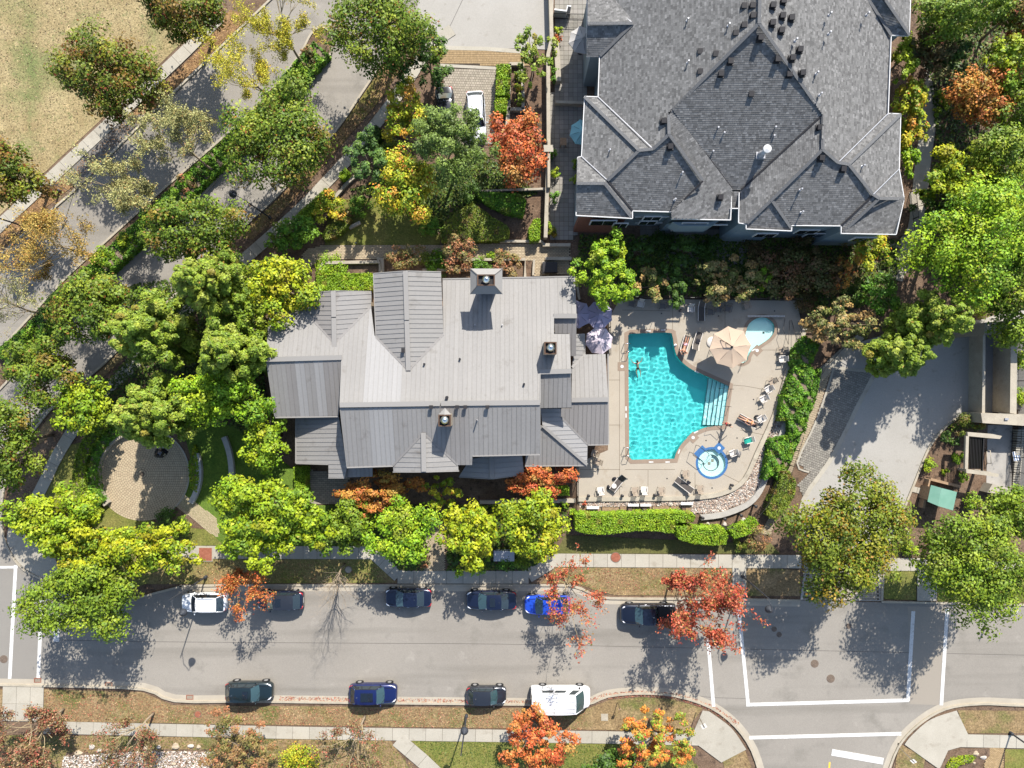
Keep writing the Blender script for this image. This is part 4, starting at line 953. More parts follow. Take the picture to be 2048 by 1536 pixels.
def lounger(px, py, deg, label):
    if LP_[0] is None: LP_[0] = make_lounger(); o = LP_[0]; CH[o.name] = list(o.children)
    else: o = copy_tree(LP_[0])
    c = P(px, py, .4); o.location = (c.x, c.y, .012); o.rotation_euler = (0,0,math.radians(deg)); tag(o, label, 'sun lounger', 'dark sling loungers around the pool'); return o
def side_table(px, py, r_, m, label, h=.45):
    c = P(px, py, h); root = empty('side_table', (c.x, c.y, .012), R.uniform(0,1), label, 'side table')
    a = MB(); a.lathe((0,0,h-.03), [(r_*.5,-.02),(r_,0),(r_,.03),(r_*.6,.035)], 18); a.obj('table_top', m, root)
    for k in range(3): t = 2.1*k; a = MB(); a.tube([(r_*.7*math.cos(t), r_*.7*math.sin(t), 0), (r_*.3*math.cos(t), r_*.3*math.sin(t), h-.03)], .02, 5); a.obj('leg', M['rail'], root)
    return root
for a in [(1264,608,-12,'resind','dark chair at the north fence, leftmost of its row'),(1281,609,-12,'resinw','pale chair beside the dark one at the north fence'),(1326,612,0,'resind','dark chair, first of the middle pair at the north fence'),(1343,609,8,'resind','dark chair, second of the middle pair at the north fence'),
    (1381,619,-5,'resinw','pale chair just left of the shaded lounger'),(1421,624,0,'resind','dark chair just right of the shaded lounger'),(1438,619,-6,'resind','dark chair in the middle of the row of three'),(1456,618,-12,'resind','dark chair ending the row of three'),(1494,612,15,'resin','lone chair north of the wading pool'),
    (1201,979,190,'resinw','white chair nearest the clubhouse wall at the south kerb'),(1270,980,180,'resin','tan chair of the south pair, slatted back'),(1288,978,180,'resinw','pale chair of the south pair'),(1323,980,178,'resin','lone tan chair at the south kerb'),(1371,946,178,'resin','tan chair behind the dark south lounger'),(1400,976,176,'resin','tan chair at the south east of the dark lounger'),
    (1188,906,250,'resin','upper chair under the clubhouse eave'),(1194,923,255,'resin','lower chair under the clubhouse eave'),
    (1563,701,-80,'resin','upper chair of the group by the east kerb'),(1563,718,-85,'resinw','white chair of the group by the east kerb'),(1543,764,-60,'resin','upper chair of the three facing the pool steps'),(1535,779,-60,'resinw','middle chair of the three facing the pool steps'),(1525,798,-65,'resinw','lowest chair of the three facing the pool steps'),
    (1520,838,-60,'resinw','pale chair beside the woman sunbathing'),(1496,880,-75,'resinw','pale chair draped with a teal towel'),(1464,906,-70,'resinw','pale chair at the east side of the hot tub')]: chair(*a)
lounger(1403,622,0,'dark lounger in the shade of the north fence')
lounger(1394,683,162,'empty dark lounger beside the sunbathing man')
sun1 = lounger(1370,690,162,'dark lounger carrying the man with raised arms')
lounger(1236,966,-38,'dark lounger standing slanted at the south kerb')
lounger(1368,970,-128,'dark lounger south west of the hot tub')
sun2 = lounger(1495,842,-118,'lounger carrying the woman on her back')
side_table(1228,972,.25,M['resinw'],'small white table by the slanted lounger')
side_table(1573,706,.33,M['resind'],'round grey table by the east kerb')
side_table(1527,838,.28,M['resinw'],'round white table beside the sunbathing woman')
def towel(px, py, h, wx, wy, deg, m, label, name='towel'):
    c = P(px, py, h); v = []; f = []; nx, ny = 6, 8
    for j in range(ny+1):
        for i in range(nx+1):
            x, y = (i/nx-.5)*wx, (j/ny-.5)*wy
            v.append((x+.02*math.sin(j*1.7), y+.02*math.sin(i*2.1), .03*math.sin(i*1.9+j)*.6 - max(0, abs(y)/wy-.3)*.5))
    for j in range(ny):
        for i in range(nx): k = j*(nx+1)+i; f.append((k, k+1, k+nx+2, k+nx+1))
    k0 = len(v); v += [(a_, b_, c_-.02) for a_, b_, c_ in v[:]]; f += [tuple(i+k0 for i in q[::-1]) for q in f[:]]
    o = mesh_obj(name, v, f, m, None, True); o.location = (c.x, c.y, h); o.rotation_euler.z = math.radians(deg); return tag(o, label, name)
towel(1497,881,.50,.5,.8,-75,M['cloth_t'],'teal towel thrown over a pale chair')
towel(1396,683,.42,.4,.6,160,M['cloth_k'],'dark bundle of clothes on the empty lounger','clothes')
towel(1377,966,.42,.4,.4,-128,M['cloth_k'],'black garment lying on the south lounger','clothes')
towel(1477,908,.62,.5,.6,-20,M['resind'],'grey brown towel over the chair by the hot tub')
def bag(px, py, s, m, label):
    c = P(px, py, .2); root = empty('bag', (c.x, c.y, .012), R.uniform(0,3), label, 'bag')
    a = MB(); a.lathe((0,0,0), [(s*.8,0),(s,s*.4),(s*.8,s*1.1),(s*.3,s*1.3)], 9)
    for i, v in enumerate(a.v): a.v[i] = (v[0]*1.25, v[1]*.75, v[2])
    a.obj('pouch', m, root, True); a = MB(); a.tube([(-s*.6,0,s*1.1),(-s*.3,0,s*1.8),(s*.3,0,s*1.8),(s*.6,0,s*1.1)], .015, 5); a.obj('handle', M['rail'], root)
bag(1217,975,.2,M['cloth_k'],'black bag beside the white south chair'); bag(1229,957,.18,M['cloth_k'],'black bag beside the slanted lounger')
bag(1514,833,.2,M['cloth_k'],'black bag lying on the pale chair by the woman'); bag(1351,690,.14,M['cloth_w'],'small pale bag by the man on the lounger')
for px, py, lb in [(1176,990,'first black pot on the south kerb'),(1243,990,'second black pot on the south kerb'),(1308,989,'third black pot on the south kerb'),(1359,622,'black lamp at the north fence'),(1461,969,'low dark lamp at the south east kerb')]:
    c = P(px, py); root = empty('bollard_light', (c.x, c.y, .012), 0, lb, 'bollard light'); a = MB(); a.lathe((0,0,0), [(.09,0),(.09,.5)], 10); a.obj('post', M['dark'], root); a = MB(); a.lathe((0,0,.5), [(.15,0),(.15,.06),(.05,.1)], 12); a.obj('hood', M['dark'], root)
for i, (px, py) in enumerate([(1323,627),(1437,632),(1549,622),(1412,881),(1474,876),(1507,799),(1254,958),(1424,976),(1334,957),(1217,884)]):
    c = P(px, py); a = MB(); a.lathe((c.x,c.y,.0), [(.07,0),(.07,.018)], 12); tag(a.obj('deck_drain', M['dark']), 'small round black drain in the deck %s' % ['by the dark chair pair','by the row of three','north of the wading pool','by the curved coping','near the teal towel','below the three chairs','by the slanted lounger','at the south east','south of the pool','by the clubhouse corner'][i], 'drain', 'small deck drains')

# ------------------------------------------------------------------ people
def person(label, joints, edges, rad, loc, deg, skinm, hair, clothes=(), tilt=None):
    """one continuous skinned body; joints {name: xyz}, hands with five fingers"""
    names = list(joints); idx = {n: i for i, n in enumerate(names)}
    v = [Vector(joints[n]) for n in names]; ed = [(idx[a], idx[b]) for a, b in edges]; rr = [rad[n] for n in names]
    for s in 'lr':
        w_, e_ = v[idx['wrist_'+s]], v[idx['elbow_'+s]]; d = (w_-e_).normalized(); sd_ = d.cross(Vector((0,0,1)))
        sd_ = sd_.normalized() if sd_.length > .1 else Vector((1,0,0))
        k = len(v); v.append(w_+d*.07); rr.append(.026); ed.append((idx['wrist_'+s], k))
        for q, ln in zip((-1.5,-.5,.5,1.5), (.06,.075,.08,.065)):
            b = len(v); v += [w_+d*.10+sd_*q*.018, w_+d*(.10+ln)+sd_*q*.022-Vector((0,0,.012))]; rr += [.009,.007]; ed += [(k, b), (b, b+1)]
        b = len(v); v += [w_+d*.04+sd_*.05, w_+d*.08+sd_*.065]; rr += [.011,.009]; ed += [(k, b), (b, b+1)]
    me = bpy.data.meshes.new('person'); me.from_pydata([tuple(p) for p in v], ed, []); me.materials.append(skinm)
    o = bpy.data.objects.new('person', me); COL.objects.link(o)
    md = o.modifiers.new('skin', 'SKIN'); md.use_smooth_shade = True
    sv = me.skin_vertices[0].data
    for i, r_ in enumerate(rr): sv[i].radius = (r_, r_)
    sv[0].use_root = True
    o.modifiers.new('sub', 'SUBSURF').levels = 1; o.modifiers['sub'].render_levels = 1
    o.location = loc; o.rotation_euler.z = math.radians(deg); tag(o, label, 'person')
    hd = v[idx['head']]; nk = v[idx['neck']]; up = (hd-nk).normalized()
    m = MB(); m.lathe((0,0,0), [(.03,.13),(.08,.115),(.105,.07),(.112,.02),(.108,-.03),(.09,-.05)][::-1], 14)
    rot = Vector((0,0,1)).rotation_difference(up).to_matrix(); back = Vector(hair[1])
    m.v = [tuple(rot @ Vector(p) + hd + back*.025) for p in m.v]; m.obj('hair', hair[0], o, True)
    face = -back
    for nm, off, r_, mm in (('nose', .0, .017, skinm),):
        m = MB(); m.tube([hd+face*.095+up*.02, hd+face*.125-up*.02], [.009,.016], 6); m.obj(nm, mm, o, True)
    sdv = up.cross(face).normalized()
    for s in (-1,1):
        m = MB(); m.tube([hd+face*.10+sdv*s*.035+up*.03, hd+face*.108+sdv*s*.035+up*.03], .012, 6); m.obj('eye', M['hair'], o)
        m = MB(); m.tube([hd+sdv*s*.10+up*.02, hd+sdv*s*.115-up*.02], [.018,.012], 6); m.obj('ear', skinm, o)
    m = MB(); m.tube([hd+face*.10+sdv*.025-up*.05, hd+face*.10-sdv*.025-up*.05], .009, 5); m.obj('mouth', M['cloth_r'], o)
    for nm, a, b, ra, rb, mm in clothes:
        A_, B_ = (v[idx[x]] if isinstance(x, str) else Vector(x) for x in (a, b))
        m = MB(); m.tube([A_, A_.lerp(B_, .5), B_], [ra, (ra+rb)/2*1.03, rb], 14); m.obj(nm, mm, o, True)
    return o
EDG = [('pelvis','waist'),('waist','chest'),('chest','neck'),('neck','head'),('head','crown')] + [e for s in 'lr' for e in
      (('chest','shoulder_'+s),('shoulder_'+s,'elbow_'+s),('elbow_'+s,'wrist_'+s),('pelvis','hip_'+s),('hip_'+s,'knee_'+s),('knee_'+s,'ankle_'+s),('ankle_'+s,'toe_'+s))]
RAD = dict(pelvis=.13, waist=.12, chest=.145, neck=.055, head=.10, crown=.07)
for s in 'lr': RAD.update({'shoulder_'+s:.06, 'elbow_'+s:.042, 'wrist_'+s:.028, 'hip_'+s:.095, 'knee_'+s:.058, 'ankle_'+s:.038, 'toe_'+s:.03})
# lying figures: +y towards the head, lying on the lounger (z about .45)
def lying(arms, legbend=0, z=.42, back=.3):
    J = dict(pelvis=(0,.05,z+.08), waist=(0,.25,z+.10), chest=(0,.48,z+.16+back*.3), neck=(0,.68,z+.22+back*.5), head=(0,.80,z+.26+back*.6), crown=(0,.90,z+.27+back*.65))
    for s, k in (('l',-1),('r',1)):
        J['shoulder_'+s] = (k*.18,.60,z+.18+back*.4)
        if arms == 'up': J['elbow_'+s] = (k*.40,.72,z+.3+back*.4); J['wrist_'+s] = (k*.20,.92,z+.38+back*.5)
        else: J['elbow_'+s] = (k*.30,.34,z+.16); J['wrist_'+s] = (k*.26,.10,z+.14)
        J['hip_'+s] = (k*.09,-.02,z+.08); J['knee_'+s] = (k*.11,-.42,z+.08+legbend*(1 if k > 0 else .4)); J['ankle_'+s] = (k*.12,-.80,z+.05); J['toe_'+s] = (k*.15,-.86,z+.16)
    return J
person('man lying back on a dark lounger with his arms raised behind his head', lying('up',.15), EDG, RAD, (*P(1370,690,.5).xy, .02), 162, M['skin2'], (M['hair'],(0,.6,-.5)), [('swim_shorts','pelvis',(0,-.06,.5),.15,.14,M['cloth_p']),('shorts_leg','hip_l',(-.1,-.22,.5),.11,.09,M['cloth_p']),('shorts_leg','hip_r',(.1,-.22,.5),.11,.09,M['cloth_p'])])
person('woman in an orange bikini lying on her back on a lounger', lying('side',.05), EDG, {**RAD,'chest':.13,'waist':.10}, (*P(1493,841,.5).xy, .02), -118, M['skin'], (M['hair'],(0,.6,-.5)), [('bikini_top',(0,.44,.72),(0,.52,.75),.142,.14,mat('orange_swimwear',(.6,.22,.05),.8)),('bikini_bottom',(0,.0,.5),(0,.1,.5),.14,.14,bpy.data.materials['orange_swimwear'])])
ST = dict(pelvis=(0,0,.92), waist=(0,.01,1.08), chest=(0,.02,1.28), neck=(0,.02,1.48), head=(0,.05,1.60), crown=(0,.05,1.70))
for s, k in (('l',-1),('r',1)):
    ST['shoulder_'+s] = (k*.18,.01,1.40); ST['elbow_'+s] = (k*.30,k*.12,1.16); ST['wrist_'+s] = (k*.34,k*.3,.98)
    ST['hip_'+s] = (k*.09,0,.88); ST['knee_'+s] = (k*.10,k*.2,.50); ST['ankle_'+s] = (k*.10,k*.22-.06,.09); ST['toe_'+s] = (k*.11,k*.22+.12,.04)
wp = P(1450,848,.1)
person('person in red swimwear walking between the pool steps and the hot tub', ST, EDG, RAD, (wp.x, wp.y, 0), -70, M['skin'], (M['hair'],(0,-1,.1)), [('swim_shorts',(0,0,.98),(0,0,.84),.145,.17,M['cloth_r']),('shorts_leg','hip_l',(-.1,-.08,.66),.11,.10,M['cloth_r']),('shorts_leg','hip_r',(.1,.08,.66),.11,.10,M['cloth_r'])])
SW = dict(pelvis=(0,-.5,-.42), waist=(0,-.3,-.32), chest=(0,-.1,-.2), neck=(0,.08,-.06), head=(0,.16,.05), crown=(0,.19,.14))
for s, k in (('l',-1),('r',1)):
    SW['shoulder_'+s] = (k*.18,.0,-.13); SW['elbow_'+s] = (k*.42,.12,-.14); SW['wrist_'+s] = (k*.52,.34,-.12)
    SW['hip_'+s] = (k*.09,-.55,-.45); SW['knee_'+s] = (k*.22,-.9,-.55); SW['ankle_'+s] = (k*.14,-1.25,-.6); SW['toe_'+s] = (k*.16,-1.4,-.62)
swimmer = person('swimmer with dark hair treading water in the pool', SW, EDG, RAD, (*P(1275,726).xy, .02), 10, M['skin'], (M['hair'],(0,-.8,.4)), [('swim_shorts',(0,-.4,-.38),(0,-.58,-.46),.14,.15,M['cloth_k'])])

for o_ in [swimmer]+list(swimmer.children): o_.cycles.is_caustics_receiver = True

for o_ in spa.children: o_.cycles.is_caustics_receiver = o_.name.split('.')[0] not in ('water',)
# ------------------------------------------------------------------ vehicles
def lerp_tab(tab, x):
    for (x0, y0), (x1, y1) in zip(tab, tab[1:]):
        if x <= x1: t = (x-x0)/(x1-x0) if x1 > x0 else 0; t = max(0, min(1, t)); return y0+(y1-y0)*t
    return tab[-1][1]
KINDS = {  # belt, roof, hood front/back z, glass base x range (fractions of length from front), roof x range, top width factor
 'sedan': dict(h=1.45, belt=.93, hood=.82, boot=.92, b0=.27, r0=.42, r1=.70, b1=.84, tw=.76),
 'suv':   dict(h=1.68, belt=1.05, hood=.98, boot=1.04, b0=.27, r0=.40, r1=.84, b1=.95, tw=.78),
 'hatch': dict(h=1.55, belt=.98, hood=.88, boot=.98, b0=.25, r0=.40, r1=.82, b1=.94, tw=.78),
 'pickup':dict(h=1.80, belt=1.15, hood=1.08, boot=1.15, b0=.27, r0=.38, r1=.60, b1=.65, tw=.80),
 'van':   dict(h=2.55, belt=1.35, hood=1.15, boot=1.4, b0=.13, r0=.27, r1=.985, b1=1.0, tw=.92)}
def car(px, py, L, Wd, deg, kind, paint, label, glassm='cglass', sun='', rails=False, trim=None, name='parked_car', cat='car', hscale=1.0, roofm=None):
    k = dict(KINDS[kind]); H_ = k['h']*hscale; c = P(px, py, .8)
    root = empty(name, (c.x, c.y, .033), math.radians(deg), label, cat, 'parked vehicles')
    X = lambda f: L/2 - f*L
    hw = [(0,.62),(.03,.80),(.08,.92),(.16,.985),(.3,1),(.75,1),(.88,.97),(.95,.90),(.985,.82),(1,.70)] if kind not in ('van','pickup') else [(0,.72),(.03,.88),(.08,.96),(.16,1),(.3,1),(.93,1),(.975,.97),(1,.93)]
    zt = [(0,k['hood']*.70),(.03,k['hood']*.86),(.10,k['hood']*.95),(k['b0'],k['belt']-.02),(k['b0']+.02,k['belt']),(k['b1']-.02,k['belt']),(.985,k['boot']-.05),(1,k['boot']*.72)]
    fr = sorted(set([0,.012,.03,.055,.08,.12,.16,.2,k['b0'],.32,.4,.5,.6,.7,.78,k['b1'],.88,.93,.96,.985,1])); v = []; f = []
    arch = [.17,.80]; wr = .34/L
    for x in fr:
        w_ = Wd/2*lerp_tab(hw, x); z = lerp_tab(zt, x)
        zb = .22
        sec = [(0,zb),(.80*w_,zb),(.97*w_,zb+.08),(w_,.45),(w_,.45+(z-.45)*.55),(.975*w_,z-.09),(.93*w_,z-.02),(.80*w_,z+.012),(.4*w_,z+.035),(0,z+.04)]
        row = [(X(x),y,zz) for y, zz in sec] + [(X(x),-y,zz) for y, zz in sec[-2:0:-1]]
        v += row
    m = len(row)
    for i in range(len(fr)-1):
        for j in range(m): f.append((i*m+j, (i+1)*m+j, (i+1)*m+(j+1) % m, i*m+(j+1) % m))
    f += [tuple(range(m)), tuple((len(fr)-1)*m+j for j in range(m))[::-1]]
    if kind == 'pickup':      # open bed
        bx0, bx1 = X(.67), X(.98); f2 = []
        for q in f:
            cc = sum((Vector(v[i]) for i in q), Vector())/len(q)
            if cc.z > k['belt']-.03 and bx1 < cc.x < bx0 and abs(cc.y) < Wd*.42: continue
            f2.append(q)
        f = f2
        b = MB(); b.box(bx1, bx0, -Wd*.42, Wd*.42, .55, .62); b.obj('bed_floor', M['dark'], root)
        for s in (-1,1): b = MB(); b.box(bx1, bx0, s*Wd*.42-.02, s*Wd*.42+.02, .6, k['belt']-.02); b.obj('bed_side', M['dark'], root)
        b = MB(); b.box(bx1-.0, bx0, -Wd*.43, Wd*.43, k['belt']+.01, k['belt']+.05); b.obj('bed_cover', M['black'], root)
    o = mesh_obj('body', v, f, paint, root, smooth=True)
    # greenhouse: ring of base and roof outlines
    w0, w1 = Wd/2*.93, Wd/2*k['tw']; xb0, xb1, xr0, xr1 = X(k['b0']), X(k['b1']), X(k['r0']), X(k['r1']); zb, zr = k['belt'], H_
    # roof skin, slightly domed
    v = []; f = []; nx, ny = 10, 8
    for i in range(nx+1):
        s = i/nx; x = xr0+(xr1-xr0)*s
        for j in range(ny+1):
            y = -1+2*j/ny; e = (1-abs(2*s-1)**4*.06)
            v.append((x + .05*(1-y*y)*(1 if s < .5 else -1)*(abs(2*s-1)), y*w1*e, zr-.07*y*y-.06*abs(2*s-1)**3))
    for i in range(nx):
        for j in range(ny): q = (i*(ny+1)+j, (i+1)*(ny+1)+j, (i+1)*(ny+1)+j+1, i*(ny+1)+j+1); f.append(q)
    ro = mesh_obj('roof', v, f, roofm or paint, root, smooth=True)
    rim0 = [Vector(v[j]) for j in range(ny+1)]; rim1 = [Vector(v[nx*(ny+1)+j]) for j in range(ny+1)]
    def patch(nm, lo, hi, mm, inset_=0):
        n_ = len(lo); vv = [tuple(p) for p in lo] + [tuple(p) for p in hi]
        return mesh_obj(nm, vv, [(i, i+1, n_+i+1, n_+i) for i in range(n_-1)], mm, root, smooth=True)
    base0 = [Vector((xb0+.12*(1-(-1+2*j/ny)**2), (-1+2*j/ny)*w0*.97, zb+.02)) for j in range(ny+1)]
    base1 = [Vector((xb1-.06*(1-(-1+2*j/ny)**2), (-1+2*j/ny)*w0*.95, zb+.02)) for j in range(ny+1)]
    patch('windshield', base0, rim0, M['sglass'] if glassm != 'dark' else M['cglass2']); patch('rear_window', base1, rim1, M['cglass'])
    npn = 3 if kind in ('suv','hatch','van') else 2
    for s in (-1, 1):
        jj = 0 if s < 0 else ny
        top = [Vector(v[i*(ny+1)+jj]) for i in range(nx+1)]; lo = []
        for i, t in enumerate(top): q = i/nx; lo.append(Vector((xb0+(xb1-xb0)*q, s*w0, zb+.02)))
        lo[0] = base0[jj]; lo[-1] = base1[jj]
        patch('side_frame', lo, top, paint if kind == 'van' else M['black'])
        cut = [0.04,.36,.66,.97] if npn == 3 else [.05,.48,.95]
        if kind == 'van': cut = [.03,.20]
        for a_, b_ in zip(cut, cut[1:]):
            def at(line_, q): 
                q *= nx; i = min(int(q), nx-1); return line_[i].lerp(line_[i+1], q-i)
            aa, bb = a_+.015, b_-.015; out = Vector((0, s*.012, .004))
            L0, L1, T0, T1 = at(lo,aa), at(lo,bb), at(top,aa), at(top,bb)
            q0, q1, q2, q3 = L0.lerp(T0,.08)+out, L1.lerp(T1,.08)+out, L1.lerp(T1,.88)+out, L0.lerp(T0,.88)+out
            mesh_obj('side_window', [q0,q1,q2,q3], [(0,1,2,3)], M[{'cglass':'cglass','dark':'cglass2'}.get(glassm,'cglass')], root)
        if kind == 'van':
            for a_, b_ in ((.30,.52),(.56,.78)):
                L0, L1, T0, T1 = at(lo,a_), at(lo,b_), at(top,a_), at(top,b_)
                mesh_obj('side_window', [L0.lerp(T0,.12)+out, L1.lerp(T1,.12)+out, L1.lerp(T1,.55)+out, L0.lerp(T0,.55)+out], [(0,1,2,3)], M['cglass'], root)
        for a_, b_ in ((rim0[jj], base0[jj]), (rim1[jj], base1[jj])):
            b = MB(); b.tube([a_, b_], .035, 6); b.obj('pillar', paint, root, True)
        # lamps, mirrors, handles
        hx = X(.045); hy = s*Wd/2*.70
        b = MB(); b.tube([(X(.025), s*Wd*.27, k['hood']*.80), (X(.05), s*Wd*.36, k['hood']*.86), (X(.11), s*Wd*.435, k['hood']*.90)], [.05,.075,.03], 8); b.obj('headlight', M['lampw'], root, True)
        b = MB(); b.tube([(X(.995), s*Wd*.28, k['boot']*.84), (X(.978), s*Wd*.385, k['boot']*.88), (X(.92), s*Wd*.455, k['boot']*.90)], [.05,.07,.025], 8); b.obj('taillight', M['lampr'], root, True)
        b = MB(); b.lathe((0,0,0), [(.03,-.1),(.09,-.06),(.1,.03),(.04,.09)], 8); b.v = [(x_*.7+X(k['b0']+.06), y_*1.25+s*(Wd/2+.10), z_+zb+.06) for x_, y_, z_ in b.v]; b.obj('mirror', paint if kind != 'van' else M['black'], root, True)
        for hxf in ((.50,.70) if kind != 'pickup' else (.45,.60)): b = MB(); b.box(X(hxf)-.1, X(hxf)+.1, s*(Wd/2)-.01, s*(Wd/2)+.03, zb-.2, zb-.16); b.obj('door_handle', M['chrome'], root)
        if rails: b = MB(); b.tube([(xr0-.15, s*w1*.90, zr-.05),(xr0-.3, s*w1*.9, zr+.02),(xr1+.3, s*w1*.9, zr+.02),(xr1+.15, s*w1*.9, zr-.05)], .02, 5); b.obj('roof_rail', M['chrome'], root)
        for xf in arch:
            cx = X(xf); wh = empty('wheel', (cx, s*(Wd/2-.12), .33)); wh.parent = root
            t_ = MB(); t_.tube([(0,-.12,0),(0,-.09,0),(0,.09,0),(0,.12,0)], [.30,.34,.34,.30], 20); t_.obj('tyre', M['tyre'], wh)
            t_ = MB(); t_.tube([(0,s*.09,0),(0,s*.135,0)], [.21,.19], 14); t_.obj('rim', M['rim'], wh)
            b = MB(); b.tube([(cx, s*(Wd/2-.05), .33),(cx, s*(Wd/2+.008), .33)], .39, 20); b.obj('wheel_arch', M['black'], root)
    b = MB(); b.box(X(.02), X(.004), -Wd*.22, Wd*.22, .38, .62); b.obj('grille', M['black'], root)
    b = MB(); b.box(X(1.002), X(.99), -.26,.26,.55,.68); b.obj('number_plate', M['white'], root)
    b = MB()
    for s in (-1,1): beam(b, Vector((X(.06), s*Wd*.30, k['hood']*.97+.03)), Vector((xb0+.1, s*Wd*.36, k['belt']+.025)), .02, -.01, .006)
    b.obj('hood_crease', M['black'], root) if kind != 'van' else None
    if sun == 'small':
        b = MB(); b.box(xr0-.75, xr0-.25, -.38, .38, zr-.02, zr+.012); b.obj('sunroof', M['cglass2'], root)
    if sun == 'large':
        b = MB(); b.box(xr1+.55, xr0-.3, -.42, .42, zr-.02, zr+.014); b.obj('sunroof', M['cglass2'], root)
    b = MB(); b.tube([(xr1+.22, 0, zr-.03),(xr1+.12, 0, zr+.10)], [.03,.008], 6); b.obj('antenna_fin', M['chrome'] if trim is None else trim, root)
    b = MB(); b.box(xr0-.02+.0, xr0-.0, -.16,.16,zr-.05,zr-.02); b.obj('mirror_mount', M['black'], root)
    for y_ in (-.38,.05): b = MB(); b.tube([(xb0+.12,y_,zb+.05),(xb0-.18,y_-.42,zb+.22)], .012, 4); b.obj('wiper', M['black'], root)
    return root
navy = carpaint('navy_paint', (.006,.010,.028)); navy2 = carpaint('bright_navy_paint', (.007,.014,.075)); blk = carpaint('black_paint', (.010,.011,.014)); teal = carpaint('dark_teal_paint', (.010,.020,.024))
whitep = carpaint('white_car_paint', (.60,.61,.62), 0); blue = carpaint('blue_paint', (.015,.07,.50)); grey = carpaint('charcoal_paint', (.022,.025,.032)); vanp = carpaint('white_van_paint', (.60,.60,.59), 0)
car(408,1205,4.35,1.80,180,'suv',whitep,'white compact car parked by the north kerb beneath the street lamp',rails=True,glassm='dark')
car(560,1201,4.45,1.80,180,'hatch',navy,'dark wagon half under the small red tree',sun='small',roofm=grey)
car(816,1196,4.5,1.80,180,'sedan',navy,'navy blue car with pale blue windows parked mid block on the north side')
car(982,1201,4.85,1.85,180,'sedan',navy,'longest navy car, with a wide glass roof, on the north side',sun='large')
car(1095,1210,4.4,1.82,180,'hatch',blue,'bright blue car under the sparse red tree',roofm=None)
car(1296,1228,5.3,1.95,180,'pickup',carpaint('black_blue_paint',(.006,.009,.02)),'black truck partly under the large red tree',name='pickup_truck',cat='truck')
car(498,1383,4.5,1.82,0,'suv',teal,'dark teal car at the south kerb, westernmost of its row',sun='small')
car(746,1387,4.6,1.86,0,'suv',navy2,'deep blue car with a striped glass roof at the south kerb',sun='large')
car(973,1391,3.8,1.72,0,'hatch',grey,'short charcoal hatchback ahead of the white van')
van = car(1121,1394,5.7,2.05,0,'van',vanp,'tall white van parked at the south kerb',name='parked_van',cat='van')
for k in range(5): b = MB(); b.box(-2.75,1.25,-.66+k*.33-.012,-.66+k*.33+.012,2.53,2.555); b.obj('roof_rib', M['metalroof3'], van)
b = MB(); b.box(-.72,-.69,-.82,.82,2.53,2.56); b.obj('roof_seam', M['metalroof3'], van)
car(952,232,4.75,1.85,-87,'suv',whitep,'white car with glass roof parked on the grey pavers',sun='small',rails=True,glassm='dark')
car(890,222,4.7,1.85,-87,'sedan',blk,'black car partly under the dark garden tree',glassm='dark')
